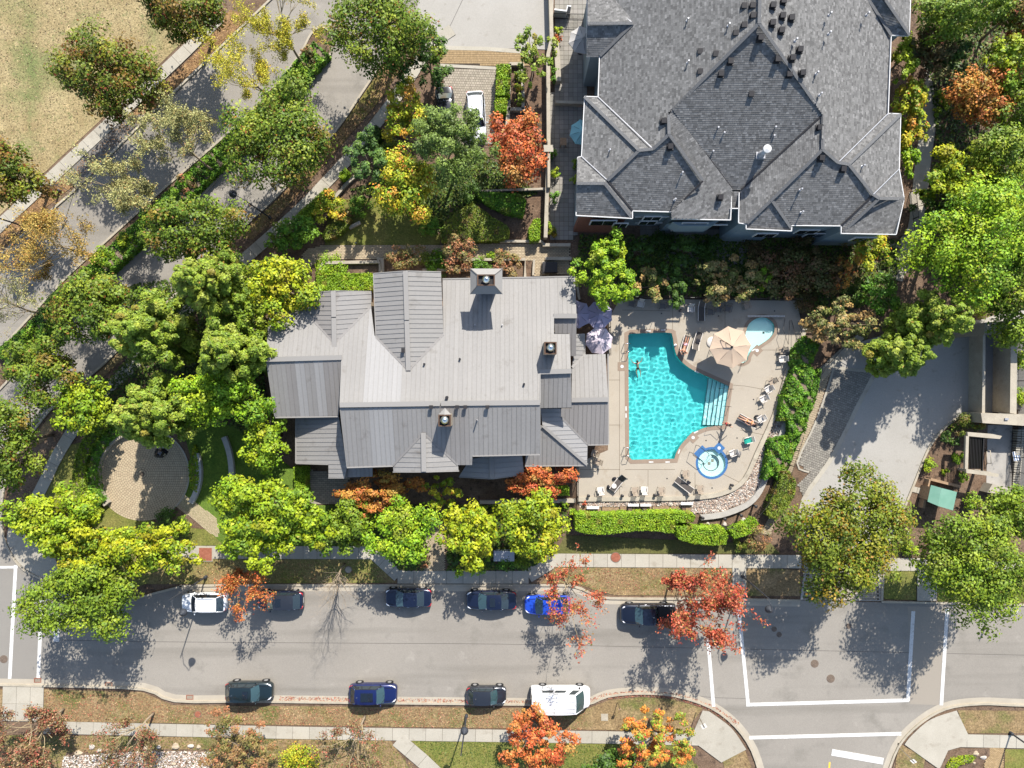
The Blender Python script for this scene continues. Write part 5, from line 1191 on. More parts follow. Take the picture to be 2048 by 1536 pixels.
# ------------------------------------------------------------------ vegetation
PAL = dict(
 maple=([(.060,.075,.010),(.095,.105,.013),(.035,.055,.008),(.15,.12,.015)],[.42,.3,.18,.10],[(.17,.05,.012),(.13,.035,.012)],.16),
 maple2=([(.08,.105,.012),(.055,.085,.01),(.13,.14,.018),(.035,.06,.008)],[.35,.3,.2,.15],[(.16,.055,.014),(.2,.1,.015)],.10),
 pale=([(.125,.15,.022),(.10,.135,.018),(.06,.095,.012),(.17,.175,.04)],[.35,.3,.2,.15],[(.2,.12,.02)],.03),
 lime=([(.135,.175,.010),(.185,.20,.010),(.085,.14,.010),(.05,.09,.010)],[.37,.23,.25,.15],[(.22,.20,.01)],.06),
 limegold=([(.165,.185,.010),(.225,.205,.010),(.10,.145,.010),(.055,.09,.010)],[.34,.28,.23,.15],[(.26,.20,.012)],.08),
 green=([(.072,.105,.012),(.105,.14,.012),(.045,.075,.01),(.14,.155,.015)],[.35,.3,.2,.15],[(.15,.16,.02)],.03),
 bright=([(.095,.165,.010),(.15,.205,.012),(.05,.10,.010),(.20,.215,.015)],[.35,.3,.2,.15],[(.2,.2,.02)],.03),
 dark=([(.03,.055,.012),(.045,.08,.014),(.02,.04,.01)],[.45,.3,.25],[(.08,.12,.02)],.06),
 conifer=([(.06,.085,.022),(.085,.115,.03),(.038,.055,.018),(.11,.14,.04)],[.35,.3,.2,.15],[(.12,.17,.05)],.03),
 spruce=([(.03,.06,.02),(.05,.09,.025),(.08,.12,.03)],[.45,.3,.25],[(.1,.14,.03)],.04),
 orange=([(.44,.16,.03),(.36,.10,.025),(.46,.24,.04),(.22,.08,.02)],[.35,.22,.27,.16],[(.26,.22,.04)],.16),
 redor=([(.46,.115,.03),(.40,.07,.025),(.50,.19,.045),(.24,.05,.02)],[.34,.26,.22,.18],[(.30,.22,.05)],.12),
 red=([(.40,.065,.035),(.46,.13,.06),(.28,.045,.03),(.34,.19,.07)],[.35,.3,.2,.15],[(.2,.2,.04)],.10),
 redgreen=([(.10,.13,.02),(.36,.09,.03),(.15,.17,.03),(.42,.14,.05)],[.32,.28,.25,.15],[(.45,.08,.04)],.12),
 gold=([(.115,.115,.012),(.08,.10,.012),(.16,.125,.014),(.04,.06,.01)],[.28,.40,.10,.22],[(.25,.13,.015)],.09),
 yellow=([(.26,.225,.03),(.32,.26,.035),(.19,.18,.03)],[.4,.35,.25],[(.42,.24,.03)],.1),
 amber=([(.38,.26,.06),(.34,.20,.045),(.40,.31,.075)],[.4,.35,.25],[(.4,.15,.03)],.1),
 straw=([(.34,.32,.12),(.27,.27,.09),(.40,.37,.15)],[.4,.35,.25],[(.3,.16,.05)],.1),
 mixed=([(.22,.22,.02),(.12,.16,.015),(.30,.22,.02),(.07,.11,.012)],[.3,.3,.25,.15],[(.5,.18,.03)],.12),
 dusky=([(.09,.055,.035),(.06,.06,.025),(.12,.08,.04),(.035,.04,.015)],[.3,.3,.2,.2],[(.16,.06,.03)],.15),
 cream=([(.24,.22,.07),(.14,.16,.03),(.32,.24,.10),(.07,.09,.02)],[.3,.3,.2,.2],[(.40,.22,.08)],.2),
 photinia=([(.20,.15,.05),(.14,.13,.03),(.26,.14,.06),(.09,.10,.03)],[.3,.3,.2,.2],[(.34,.12,.06)],.2),
 pinkish=([(.24,.13,.08),(.17,.14,.05),(.30,.20,.10),(.12,.12,.04)],[.3,.3,.2,.2],[(.32,.07,.05)],.2),
 hedge=([(.11,.17,.012),(.075,.125,.01),(.15,.19,.015)],[.4,.35,.25],[(.2,.16,.03)],.05),
 hedgedull=([(.07,.09,.015),(.10,.11,.018),(.05,.07,.012)],[.4,.35,.25],[(.16,.09,.03)],.08),
 laurel=([(.045,.10,.014),(.075,.15,.016),(.03,.06,.01),(.11,.17,.02)],[.35,.3,.2,.15],[(.15,.16,.02)],.05),
)
def leaf_mesh(name, pos, nrm, size, cols, parent, aspect=1.5, tri=False):
    """one quad per leaf; pos, nrm (n,3), size (n,), cols (n,3)"""
    n = len(pos); rs = np.random.RandomState(n % 9973)
    nrm = nrm/np.maximum(np.linalg.norm(nrm, axis=1, keepdims=True), 1e-6)
    r = rs.normal(size=(n, 3)); a = np.cross(nrm, r); a /= np.maximum(np.linalg.norm(a, axis=1, keepdims=True), 1e-6); b = np.cross(nrm, a)
    s = size[:, None]; fold = nrm*s*.18
    # a bent leaf: two triangles sharing the midrib, tips a, sides b
    v = np.stack([pos-a*s*aspect/2, pos+b*s/2-fold, pos+a*s*aspect/2, pos-b*s/2-fold], 1).reshape(-1, 3)
    me = bpy.data.meshes.new(name); me.vertices.add(4*n); me.vertices.foreach_set('co', v.astype('f').ravel())
    me.loops.add(4*n); me.loops.foreach_set('vertex_index', np.arange(4*n, dtype='i'))
    me.polygons.add(n); me.polygons.foreach_set('loop_start', np.arange(0, 4*n, 4, dtype='i')); me.polygons.foreach_set('loop_total', np.full(n, 4, 'i'))
    at = me.attributes.new('Col', 'FLOAT_COLOR', 'FACE'); at.data.foreach_set('color', np.concatenate([cols, np.ones((n, 1))], 1).astype('f').ravel())
    me.materials.append(M['leaf']); me.update(); me.validate()
    o = bpy.data.objects.new(name, me); COL.objects.link(o); o.parent = parent; return o

def pick_cols(pal, clump, n, rs, ncl, var=.22):
    base, pr, tips, tp = PAL[pal]; warm = pal in ('orange','red','redor','amber','pinkish','photinia','straw','cream'); base = np.array(base)*(np.array([1.0,1.0,1.0]) if warm else np.array([1.55,1.66,1.0])); tips = np.array(tips)
    cc = base[rs.choice(len(base), ncl, p=pr)]; tipc = rs.rand(ncl) < tp; cc[tipc] = tips[rs.choice(len(tips), tipc.sum())]
    own = base[rs.choice(len(base), n, p=pr)]; c = cc[clump]*.62+own*.38
    tl = rs.rand(n) < tp*.35; c[tl] = tips[rs.choice(len(tips), tl.sum())]
    return c*np.clip(1+rs.normal(size=(n, 1))*var, .45, 1.7)

LEAVES = [0]
def crown_cloud(parent, c, rx, ry, rz, pal, seed, dens=150, leaf=.17, clumpr=.20, gap=.0, rot=0.0, name='crown', spread=.5, lobes=None, flat=.0):
    """foliage as many clumps of leaves through an uneven crown"""
    rs = np.random.RandomState(seed); area = math.pi*rx*ry
    ncl = int(max(14, min(230, area*3.2*(1-gap*.8)))); ph = rs.uniform(0, 6.28, 4); am = rs.uniform(.08, .17, 4)*(1 if area > 12 else .6); clumpr = clumpr*min(1.1, (3.0/max(rx, ry))**.45)
    C = []; tries = 0
    while len(C) < ncl and tries < 20000:
        tries += 1
        th = rs.uniform(0, 6.28); f = 1+sum(am[k]*math.cos((k+2)*th+ph[k]) for k in range(4))
        rr = rs.rand()**.5*.86; z = rs.uniform(-.55, 1.0)*math.sqrt(max(0, 1-rr*rr)) 
        if z < 0 and rs.rand() < .35: continue
        p = np.array([rr*f*math.cos(th), rr*f*math.sin(th), z]);
        if gap and any(np.linalg.norm((p-q)[:2]) < clumpr*.55 for q in C) : continue
        C.append(p)
    C = np.array(C); ncl = len(C); cr = clumpr*rs.uniform(.6, 1.35, ncl)
    n = int(area*dens*1.55); LEAVES[0] += n; w_ = cr**2; w_ /= w_.sum(); k = rs.choice(ncl, n, p=w_)
    d = rs.normal(size=(n, 3)); d[:, 2] += .45; d /= np.linalg.norm(d, axis=1, keepdims=True)
    rad = cr[k][:, None]*(.35+.85*rs.rand(n, 1)**.75)
    p = C[k]+d*rad
    R_ = np.array([rx, ry, rz]); p = p*R_
    nr = d*1.0+np.array([0, 0, .5])+rs.normal(size=(n, 3))*.36+np.array(SUN)*.25
    if rot: ca, sa = math.cos(rot), math.sin(rot); m_ = np.array([[ca, sa, 0], [-sa, ca, 0], [0, 0, 1]]); p = p@m_; nr = nr@m_; CW = (C*R_)@m_
    else: CW = C*R_
    cols = pick_cols(pal, k, n, rs, ncl)
    o = leaf_mesh(name, p+np.array(c), nr, leaf*.97*rs.uniform(.6, 1.35, n), cols, parent)
    return CW+np.array(c)

def trunk_limbs(parent, base, top, rad, targets, m='bark', nl=7, name='trunk'):
    mb = MB(); b, t = Vector(base), Vector(top); mid = b.lerp(t, .55)+Vector((R.uniform(-.15,.15), R.uniform(-.15,.15), 0))
    mb.tube([b, b.lerp(mid, .5), mid, t], [rad*1.25, rad, rad*.8, rad*.35], 8); o = mb.obj(name, M[m], parent, True)
    lm = MB()
    for q in targets[:nl]:
        q = Vector(q); s = b.lerp(mid, R.uniform(.75, 1)) if R.random() < .6 else mid.lerp(t, R.uniform(0, .5)); k = s.lerp(q, .5)+Vector((0,0,-.25))
        lm.tube([s, k, q], [rad*.5, rad*.3, rad*.08], 5)
    if targets: lm.obj('limb', M[m], parent, True)
    return o

TREEN = [0]
def tree(cx, cy, rx, ry, H_, pal, label, dens=150, leaf=.17, clumpr=.22, rz=None, gap=0, m='bark', base=None, rot=0, group=None, hc=None, cat='tree', name='tree', nl=9):
    TREEN[0] += 1; hc = hc or H_*.62; k = (1-hc/CAMH)/PXM; c = P(cx, cy, hc); RX, RY = rx*k, ry*k; RZ = rz or min((H_-hc), max(RX, RY)*.95)
    b = P(*base) if base else Vector((c.x+R.uniform(-.3,.3), c.y+R.uniform(-.3,.3), 0))
    RX *= 1.07; RY *= 1.07; root = empty(name, (b.x, b.y, 0), 0, label, cat, group)
    cl = c-Vector((b.x, b.y, 0)); C = crown_cloud(root, tuple(cl), RX, RY, RZ, pal, 100+TREEN[0]*7, dens, leaf, clumpr, gap, rot)
    far = sorted([tuple(p) for p in C], key=lambda p: -math.hypot(p[0]-cl.x, p[1]-cl.y))
    trunk_limbs(root, (0,0,0), (cl.x, cl.y, hc+RZ*.5), .07+.022*max(RX, RY), far[::max(1, len(far)//nl)], m, nl)
    return root

def branch_tree(bx, by, H_, cx, cy, rx, ry, label, pal=None, dens=40, leaf=.13, m='barkpale', seed=1, lean=0, depth=5, rad=.11, nmain=9, fork=.25, group=None, up=.55, tipn=5, bend=.25):
    """an open crown: every branch built, fine leaves along the twigs"""
    rs = random.Random(seed); b = P(bx, by); root = empty('tree', b, 0, label, 'tree', group)
    hc = H_*.6; k = (1-hc/CAMH)/PXM; c = P(cx, cy, hc)-b; RX, RY, RZ = rx*k, ry*k, H_*.38
    tr = MB(); br = MB(); tips = []
    s0 = Vector((0,0,H_*fork)); top = Vector((c.x*.6, c.y*.6, H_*.8))
    tr.tube([(0,0,0), s0*.5, s0, s0.lerp(top, .5), top], [rad*1.3, rad, rad*.85, rad*.5, rad*.15], 7)
    def inside_c(p): return ((p.x-c.x)/RX)**2+((p.y-c.y)/RY)**2 < 1.15
    def grow(p, d, ln, r, lv):
        pts = [p]; q = p; n_ = 3
        for i in range(n_):
            d = (d+Vector((rs.gauss(0,bend), rs.gauss(0,bend), rs.gauss(.05,bend*.7)))*.45).normalized(); q = q+d*ln/n_; pts.append(q)
        br.tube(pts, [r*(1-.55*i/n_) for i in range(n_+1)], 5 if lv < 2 else (4 if lv < 3 else 3), cap=False)
        if lv >= depth-2: tips.extend(pts[1:])
        if lv >= depth: return
        for j in range(2 if lv < 2 else 3 if lv < depth-1 else 2):
            at_ = rs.choice(pts[1:]); a = Vector((rs.gauss(0,1), rs.gauss(0,1), rs.gauss(.2,.6))).normalized()
            nd = (d*.9+a*.62).normalized()
            if inside_c(at_+nd*ln*.4) or rs.random() < .25: grow(at_, nd, ln*rs.uniform(.55,.78), r*.52, lv+1)
    for i in range(nmain):
        t = 2*math.pi*i/nmain+rs.uniform(-.3,.3); s = s0.lerp(top, rs.uniform(0,.75))
        tgt = Vector((c.x+RX*math.cos(t)*rs.uniform(.6,1), c.y+RY*math.sin(t)*rs.uniform(.6,1), hc+RZ*rs.uniform(-.3,1)*up*1.6)); d = tgt-s
        grow(s, d.normalized(), d.length*.72, rad*.42, 1)
    tr.obj('trunk', M[m], root, True); br.obj('branches', M[m] if pal is None else M['twig'], root)
    if pal:
        T = np.array([tuple(p) for p in tips]); rn = np.random.RandomState(seed); n = int(math.pi*RX*RY*dens); LEAVES[0] += n
        kk = rn.choice(len(T), n); p = T[kk]+rn.normal(size=(n,3))*.16
        nr = rn.normal(size=(n,3))+np.array([0,0,.9]); cols = pick_cols(pal, kk % 40, n, rn, 40, .25)
        leaf_mesh('crown', p, nr, leaf*rn.uniform(.55,1.3,n), cols, root, 1.7)
    return root

def hedge(poly, z, pal, label, dens=260, leaf=.12, name='hedge', soft=.10, lumps=0.0, cat='hedge', kind=None, group=None):
    """clipped or planted hedge: a dark core clad in leaves over top and sides"""
    w_ = [P(x, y, z).xy for x, y in poly]; c = sum(w_, Vector((0,0)))/len(w_); root = empty(name, (c.x, c.y, 0), 0, label, cat, group, kind)
    q = [(p.x-c.x, p.y-c.y) for p in w_]; core = inset([Vector(p) for p in q], .14)
    a = MB(); a.prism([tuple(p) for p in core], 0, z*.82); a.obj('twig_core', M['bark'] if pal not in ('hedge',) else hcore, root)
    rs = np.random.RandomState(int(abs(c.x*131+c.y*17)) % 99991); x0, x1 = min(p[0] for p in q), max(p[0] for p in q); y0, y1 = min(p[1] for p in q), max(p[1] for p in q)
    ar = abs(sum(q[i][0]*q[(i+1) % len(q)][1]-q[(i+1) % len(q)][0]*q[i][1] for i in range(len(q))))/2
    n = int(ar*dens); P_ = []; 
    while len(P_) < n:
        xs, ys = rs.uniform(x0, x1, n), rs.uniform(y0, y1, n)
        P_ += [(x, y) for x, y in zip(xs, ys) if inside(q, x, y)]
    P_ = np.array(P_[:n]); zz = z*(.93+.10*rs.rand(n))
    if lumps: zz = zz + lumps*(np.sin(P_[:,0]*2.6+1)*np.sin(P_[:,1]*2.9)+.7*np.sin(P_[:,0]*5.3+P_[:,1]*4.1)-.4)
    pos = [np.column_stack([P_, zz])]; nr = [np.tile([0,0,1.1], (n,1))+rs.normal(size=(n,3))*.55]
    sgn = 1 if sum(q[i][0]*q[(i+1) % len(q)][1]-q[(i+1) % len(q)][0]*q[i][1] for i in range(len(q))) > 0 else -1
    for i in range(len(q)):
        A_, B_ = np.array(q[i]), np.array(q[(i+1) % len(q)]); ln = np.linalg.norm(B_-A_); m_ = int(ln*z*dens*.8)
        if m_ < 1: continue
        t = rs.rand(m_,1); s_ = A_+(B_-A_)*t; nn = np.array([(B_-A_)[1], -(B_-A_)[0]])/max(ln,1e-6)*sgn
        off = -.04+rs.normal(size=(m_,1))*soft*.6
        pos.append(np.column_stack([s_+nn*off, rs.rand(m_)*z])); nr.append(np.tile([nn[0], nn[1], .5], (m_,1))+rs.normal(size=(m_,3))*.5)
    pos = np.vstack(pos); nr = np.vstack(nr); N_ = len(pos); LEAVES[0] += N_
    k = (np.floor(pos[:,0]/.5)*7+np.floor(pos[:,1]/.5)*13).astype(int) % 60
    leaf_mesh('foliage', pos, nr, leaf*rs.uniform(.6,1.3,N_), pick_cols(pal, k, N_, rs, 60), root)
    return root
hcore = mat('hedge_core', (.03,.04,.01), .95)

def shrub(cx, cy, r, h, pal, label, dens=260, leaf=.11, name='shrub', ry=None, group=None, clumpr=.32):
    k = (1-h*.6/CAMH)/PXM; c = P(cx, cy, h*.55); root = empty(name, (c.x, c.y, 0), 0, label, 'shrub', group); TREEN[0] += 1
    C = crown_cloud(root, (0,0,h*.5), r*k, (ry or r)*k, h*.55, pal, 900+TREEN[0]*3, dens, leaf, clumpr, name='foliage')
    lm = MB(); [lm.tube([(0,0,0), Vector(q)*.5+Vector((0,0,.05)), q], [.04,.025,.01], 4) for q in C[::max(1, len(C)//6)]]; lm.obj('stems', M['bark'], root)
    return root

AV = 'maples lining the diagonal avenue'
for a in [
 (368,22,86,64,9,'maple','round dark green maple with rusty tips at the top of the field'),
 (228,155,92,84,9.5,'maple','olive maple with rusty tips overhanging the dry field'),
 (22,352,64,62,8.5,'maple','reddish green maple at the field corner above the two lamps'),
 (766,66,96,84,10,'maple2','large maple with dark red patches overhanging the lower lane'),
 (560,285,102,98,10,'maple2','biggest round maple beside the lower avenue lane'),
 (405,462,94,66,9.5,'maple2','red tinged maple covering the lower lane kerb'),
 (216,618,100,70,9,'maple2','yellowing maple over the median below the bare shadow'),
 (98,744,66,62,8,'maple2','smaller maple at the lower left of the median'),
 (22,885,62,92,9,'maple2','bright green maple cut by the frame beside the west pavement'),
 (452,792,86,58,9,'bright','bright green tree directly north east of the plaza'),
 (170,812,52,50,7,'lime','lime green tree west of the pale tree over the plaza'),
 (560,580,74,66,8,'limegold','yellow green tree at the north west corner of the clubhouse'),
 (535,880,44,58,7,'lime','lime green tree against the west wall of the clubhouse'),
 (515,660,36,60,8,'green','dark gapped green tree beside the clubhouse west wing'),
 (118,1030,76,60,8,'lime','lime tree by the round plaza, farthest west'),
 (175,1078,86,52,8,'limegold','golden lime tree in the middle of the western cluster'),
 (302,1094,80,54,8,'limegold','golden lime tree just south of the round plaza'),
 (172,1192,104,78,9,'green','wide green tree overhanging the west end of the street'),
 (528,1012,80,62,8,'lime','lime tree east of the curved path'),
 (520,1080,64,50,7,'lime','lime tree touching the pavement east of the plaza path'),
 (632,1052,46,44,5.5,'lime','small lime tree on the lawn below the clubhouse west end'),
 (704,1044,46,46,5,'green','dark green tree between the small lime tree and the orange maple'),
 (806,1060,64,62,7,'bright','bright green tree west of the front walk'),
 (940,1065,54,66,7,'limegold','yellow green tree just east of the front walk'),
 (1066,1050,66,60,7,'limegold','yellow green tree second from the front walk'),
 (1210,545,66,68,7.5,'bright','feathery bright green tree at the north east corner of the clubhouse'),
 (1690,1068,112,122,10.5,'gold','very large gold and green maple over the driveway mouth'),
 (1935,1128,112,104,10.5,'green','large green maple at the eastern corner of the street'),
 (2020,1030,70,52,8,'green','green tree behind the large eastern maple'),
 (1945,490,118,118,12,'bright','huge bright green tree at the head of the garage driveway'),
 (2030,590,70,90,11,'green','green tree cut by the frame beside the huge bright tree'),
 (2010,310,58,58,9,'green','mid green tree above the huge bright tree'),
 (1915,350,62,54,6.5,'limegold','yellow green tree east of the apartment block'),
 (1955,190,60,66,6.5,'orange','orange maple among greens at the far east'),
 (2025,130,54,58,8,'lime','lime green tree beside the orange maple'),
 (2035,235,40,70,8,'green','green tree at the frame edge below the lime one'),
 (1915,30,92,46,9,'green','dark green tree at the top right corner'),
 (2030,20,50,42,8,'maple','brownish green tree at the very corner of the frame'),
 (2036,62,26,30,6,'redor','small red crowned tree at the top right frame edge'),
 (1860,105,44,54,5,'dusky','dusky brown tree in the shade east of the roof'),
 (1807,118,26,46,5,'lime','slim lime tree touching the apartment eave, upper one'),
 (1818,205,30,46,4.5,'mixed','mixed green tree touching the apartment eave, lower one'),
 (1825,275,24,44,4,'mixed','bronze green tree beside the garden stairs'),
 (1815,325,18,30,3.5,'bright','small bright tree at the south east eave'),
 (905,288,78,78,10,'conifer','wide grey green cedar behind the parked white car'),
 (735,318,40,48,7.5,'spruce','dark pointed spruce by the lower pavement'),
 (812,372,64,66,6.5,'mixed','yellow green tree with orange tips in the north garden'),
 (1033,302,54,66,6.5,'redor','fiery orange red maple west of the terrace wall'),
 (1180+0,0,0,0,0,'','')][:52]:
    if a[2] == 0: continue
    kw = {}
    if a[5] == 'pale': kw = dict(clumpr=.16, leaf=.15, dens=170)
    if a[5] in ('lime','limegold'): kw = dict(clumpr=.2, leaf=.19, dens=125, gap=.25)
    if a[5] in ('conifer','spruce'): kw = dict(clumpr=.15, leaf=.13, dens=210)
    if 'feathery' in a[6]: kw = dict(clumpr=.13, leaf=.15, dens=170)
    if a[4] < 6: kw.update(gap=.3)
    tree(*a, **kw)
for a, kw in [
 ((760,983,84,40,4.5,'orange','wide low orange maple in front of the clubhouse south wall'), dict(gap=.3, clumpr=.18, leaf=.15, dens=150)),
 ((1078,958,58,38,4.2,'redor','small orange red maple beside the pool fence'), dict(gap=.2, clumpr=.2, leaf=.14)),
 ((884,985,40,34,4,'mixed','thin yellow tree between the orange maple and the front walk'), dict(gap=.55, clumpr=.16, leaf=.16, dens=80)),
 ((855,130,52,58,6,'dark','glossy dark tree over the north forecourt corner'), dict(gap=.5, clumpr=.15, leaf=.18, dens=85)),
 ((812,228,46,52,5.5,'mixed','yellow green tree beside the garden pavement bend'), dict(gap=.35, clumpr=.18, dens=120)),
 ((1072,118,44,60,5,'pale','airy pale green tree by the long planter boxes'), dict(gap=.6, clumpr=.13, dens=60)),
 ((1300,572,34,40,4,'cream','orange cream tree north of the pool fence'), dict(gap=.5, clumpr=.16, dens=90)),
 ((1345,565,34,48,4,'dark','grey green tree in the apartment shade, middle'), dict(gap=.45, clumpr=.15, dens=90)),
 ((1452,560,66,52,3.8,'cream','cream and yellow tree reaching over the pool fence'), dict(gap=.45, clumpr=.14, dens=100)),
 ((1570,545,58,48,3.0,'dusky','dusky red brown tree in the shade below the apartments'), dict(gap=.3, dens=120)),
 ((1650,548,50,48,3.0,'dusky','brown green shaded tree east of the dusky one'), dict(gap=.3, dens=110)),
 ((1740,505,34,38,4,'mixed','yellow tipped tree under the east end of the apartments'), dict(gap=.3, dens=120)),
 ((1683,548,24,30,3.6,'orange','small orange branch tree in the shaded garden'), dict(gap=.6, dens=70)),
 ((1680,648,72,46,4.8,'cream','bronze cream tree at the north east pool corner'), dict(gap=.4, clumpr=.15, dens=120)),
 ((1530,555,18,24,2.5,'bright','bright green banana plant in the shade'), dict(leaf=.3, dens=60)),
 ((815,515,38,26,2.8,'photinia','orange brown shrub tree, west of the planter row'), dict(dens=170, leaf=.13)),
 ((918,508,34,36,3.2,'photinia','pink tipped shrub tree in the middle of the planter row'), dict(gap=.3, dens=130, leaf=.14)),
 ((1018,524,28,28,2.8,'photinia','amber shrub tree east in the planter row'), dict(dens=170, leaf=.13)),
 ((590,466,46,36,3,'laurel','glossy green laurel by the lower pavement bend'), dict(dens=130, leaf=.18)),
 ((660,418,34,30,2.6,'mixed','multicoloured shrub tree above the clipped leaf shaped hedge'), dict(dens=130, leaf=.14)),
 ((1072,1480,68,62,5.5,'redor','scarlet and green maple below the white van'), dict(gap=.3, clumpr=.14, leaf=.15, dens=120)),
 ((1310,1478,84,66,5.5,'redgreen','green maple with red tips at the south verge'), dict(gap=.4, clumpr=.12, leaf=.15, dens=110)),
 ((1222,1530,50,34,4,'dark','dark leaved tree at the south frame edge'), dict(gap=.4, dens=110)),
 ((478,1490,70,62,5,'photinia','reddish brown bushy tree in the south west garden'), dict(gap=.35, clumpr=.13, leaf=.13, dens=120)),
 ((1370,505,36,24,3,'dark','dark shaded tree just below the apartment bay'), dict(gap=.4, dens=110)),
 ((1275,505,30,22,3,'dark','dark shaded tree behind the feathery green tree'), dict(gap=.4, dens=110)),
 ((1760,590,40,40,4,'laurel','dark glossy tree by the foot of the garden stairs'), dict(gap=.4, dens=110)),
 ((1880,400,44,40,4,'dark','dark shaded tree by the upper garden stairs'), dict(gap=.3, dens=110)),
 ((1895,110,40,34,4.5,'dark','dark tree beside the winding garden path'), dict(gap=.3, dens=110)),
 ((2000,395,60,50,7,'bright','bright green tree above the huge driveway tree'), dict()),
 ]: tree(*a, **kw)
# upright hornbeams at the driveway, tall enough to lean outward in the view from above
for bx, by, h, r, lb in [(492,590,11.5,2.7,'tall upright pale hornbeam just below the red tinged maple'),(388,678,12,2.7,'tall upright pale hornbeam with bronze highlights above the plaza'),(528,716,11.5,2.7,'tall upright pale hornbeam west of the clubhouse wing'),(392,818,12.5,2.6,'tall upright pale hornbeam reaching over the north rim of the plaza'),(1783,655,10.5,2.2,'tall narrow pale hornbeam, upper one at the garage driveway'),(1733,712,9.0,2.1,'tall narrow pale hornbeam, lower one at the garage driveway')]:
    b = P(bx, by); root = empty('tree', b, 0, lb, 'tree', 'upright hornbeams'); TREEN[0] += 1
    [crown_cloud(root, (0,0,h*q), r*s, r*s, h*.2, 'pale', 300+TREEN[0]+int(q*100), 400, .15, .14, name='crown') for q, s in ((.22,.85),(.40,1.08),(.58,1.1),(.75,.9),(.90,.6))]; trunk_limbs(root, (0,0,0), (0,0,h*.8), .12, [], 'bark')
# open crowned trees
for a, kw in [
 ((432,345,8.5,350,270,66,56,'sparse pale tree over the upper lane, third from the top'), dict(pal='straw', dens=480, leaf=.095, seed=11, rad=.12)),
 ((605,128,8.5,562,45,72,66,'yellow fine leaved tree at the tip of the median'), dict(pal='yellow', dens=430, leaf=.08, seed=12, rad=.13)),
 ((545,205,8,478,148,62,58,'yellow fine leaved tree second along the median'), dict(pal='yellow', dens=430, leaf=.08, seed=13)),
 ((318,430,8,248,378,62,52,'sparse pale tree over the upper lane, fourth from the top'), dict(pal='straw', dens=480, leaf=.095, seed=14)),
 ((188,512,8.5,112,495,86,64,'amber fine leaved tree by the lamp at the field edge'), dict(pal='amber', dens=430, leaf=.085, seed=15, rad=.13)),
 ((92,628,8,30,595,62,56,'sparse tree at the lower left of the upper lane'), dict(pal='straw', dens=240, leaf=.075, seed=16)),
 ((502,1128,5.2,505,1168,48,42,'small orange red tree above the dark wagon'), dict(pal='redor', dens=230, leaf=.12, seed=17, m='barkpale', rad=.08, fork=.35)),
 ((690,1128,6.2,682,1176,34,40,'bare leafless tree casting a branching shadow on the street'), dict(pal=None, seed=18, rad=.09, depth=6, nmain=12, m='barkpale')),
 ((1122,1140,6.6,1142,1190,54,72,'sparse red tree over the bright blue car'), dict(pal='red', dens=110, leaf=.13, seed=19, rad=.09, nmain=8)),
 ((1345,1145,7.2,1385,1200,74,88,'large feathery red tree over the black truck'), dict(pal='red', dens=260, leaf=.14, seed=20, rad=.11, nmain=11)),
 ((128,1418,5.4,52,1470,78,64,'pinkish sparse tree at the south west corner'), dict(pal='pinkish', dens=330, leaf=.12, seed=21, nmain=10)),
 ((308,1426,5.2,262,1490,66,56,'thin pinkish tree above the dry stone bed'), dict(pal='pinkish', dens=170, leaf=.11, seed=22)),
 ((730,1432,4.6,702,1496,66,50,'nearly bare pale tree south of the deep blue car'), dict(pal='pinkish', dens=110, leaf=.11, seed=23, nmain=9)),
 ]: branch_tree(*a, **kw)

# hedges and planted masses
med = smooth_line([(0,715),(60,668),(125,602),(212,522),(300,440),(372,370),(462,288),(545,205),(600,140),(640,95)],2)
medl = [(p[0]-14, p[1]-12) for p in med] + [(p[0]+18, p[1]+14) for p in med[::-1]]
hedge(medl, 1.0, 'laurel', 'long planted hedge of dark and lime shrubs along the avenue median', 150, .17, lumps=.16, name='median_hedge')
ORD = 'first second third fourth fifth sixth seventh eighth ninth tenth eleventh twelfth thirteenth fourteenth fifteenth sixteenth seventeenth eighteenth'.split()
for i, t in enumerate(range(2, len(med)-1, 1)):
    px, py = med[t]; shrub(px+R.uniform(-6,6), py+R.uniform(-6,6), R.uniform(17,24), R.uniform(1.2,1.7), R.choice(['laurel','laurel','lime','hedge','photinia']), ORD[i] + ' leafy shrub of the median hedge counted from its south west end', 150, .15, group='shrubs along the median hedge')
hedge(smooth_line([(1150,1028),(1200,1030),(1260,1028),(1330,1026),(1385,1027),(1386,1044),(1350,1046),(1348,1066),(1320,1063),(1290,1061),(1255,1063),(1210,1069),(1175,1067),(1152,1062)],2), 2.0, 'hedge', 'long wavy clipped hedge below the pool deck', 300, .11)
hedge([(1350,1052),(1372,1052),(1400,1056),(1448,1056),(1456,1072),(1452,1088),(1430,1091),(1388,1088),(1358,1078)], 1.8, 'hedge', 'rounded clipped hedge segment east of the wavy one', 300, .11)
hedge([(1459,1062),(1512,1038),(1517,1046),(1505,1066),(1470,1078)], 1.5, 'hedge', 'small clipped hedge wedge at the end of the pool hedge', 300, .11)
hedge([(1103,975),(1137,975),(1138,991),(1102,990)], 1.3, 'hedge', 'little rectangular clipped hedge by the clubhouse fence', 300, .10)
hedge([(1565,943),(1580,943),(1593,965),(1590,990),(1575,1015),(1552,1040),(1533,1030),(1540,1000),(1555,975)], 1.2, 'hedgedull', 'olive clipped hedge beside the driveway paving')
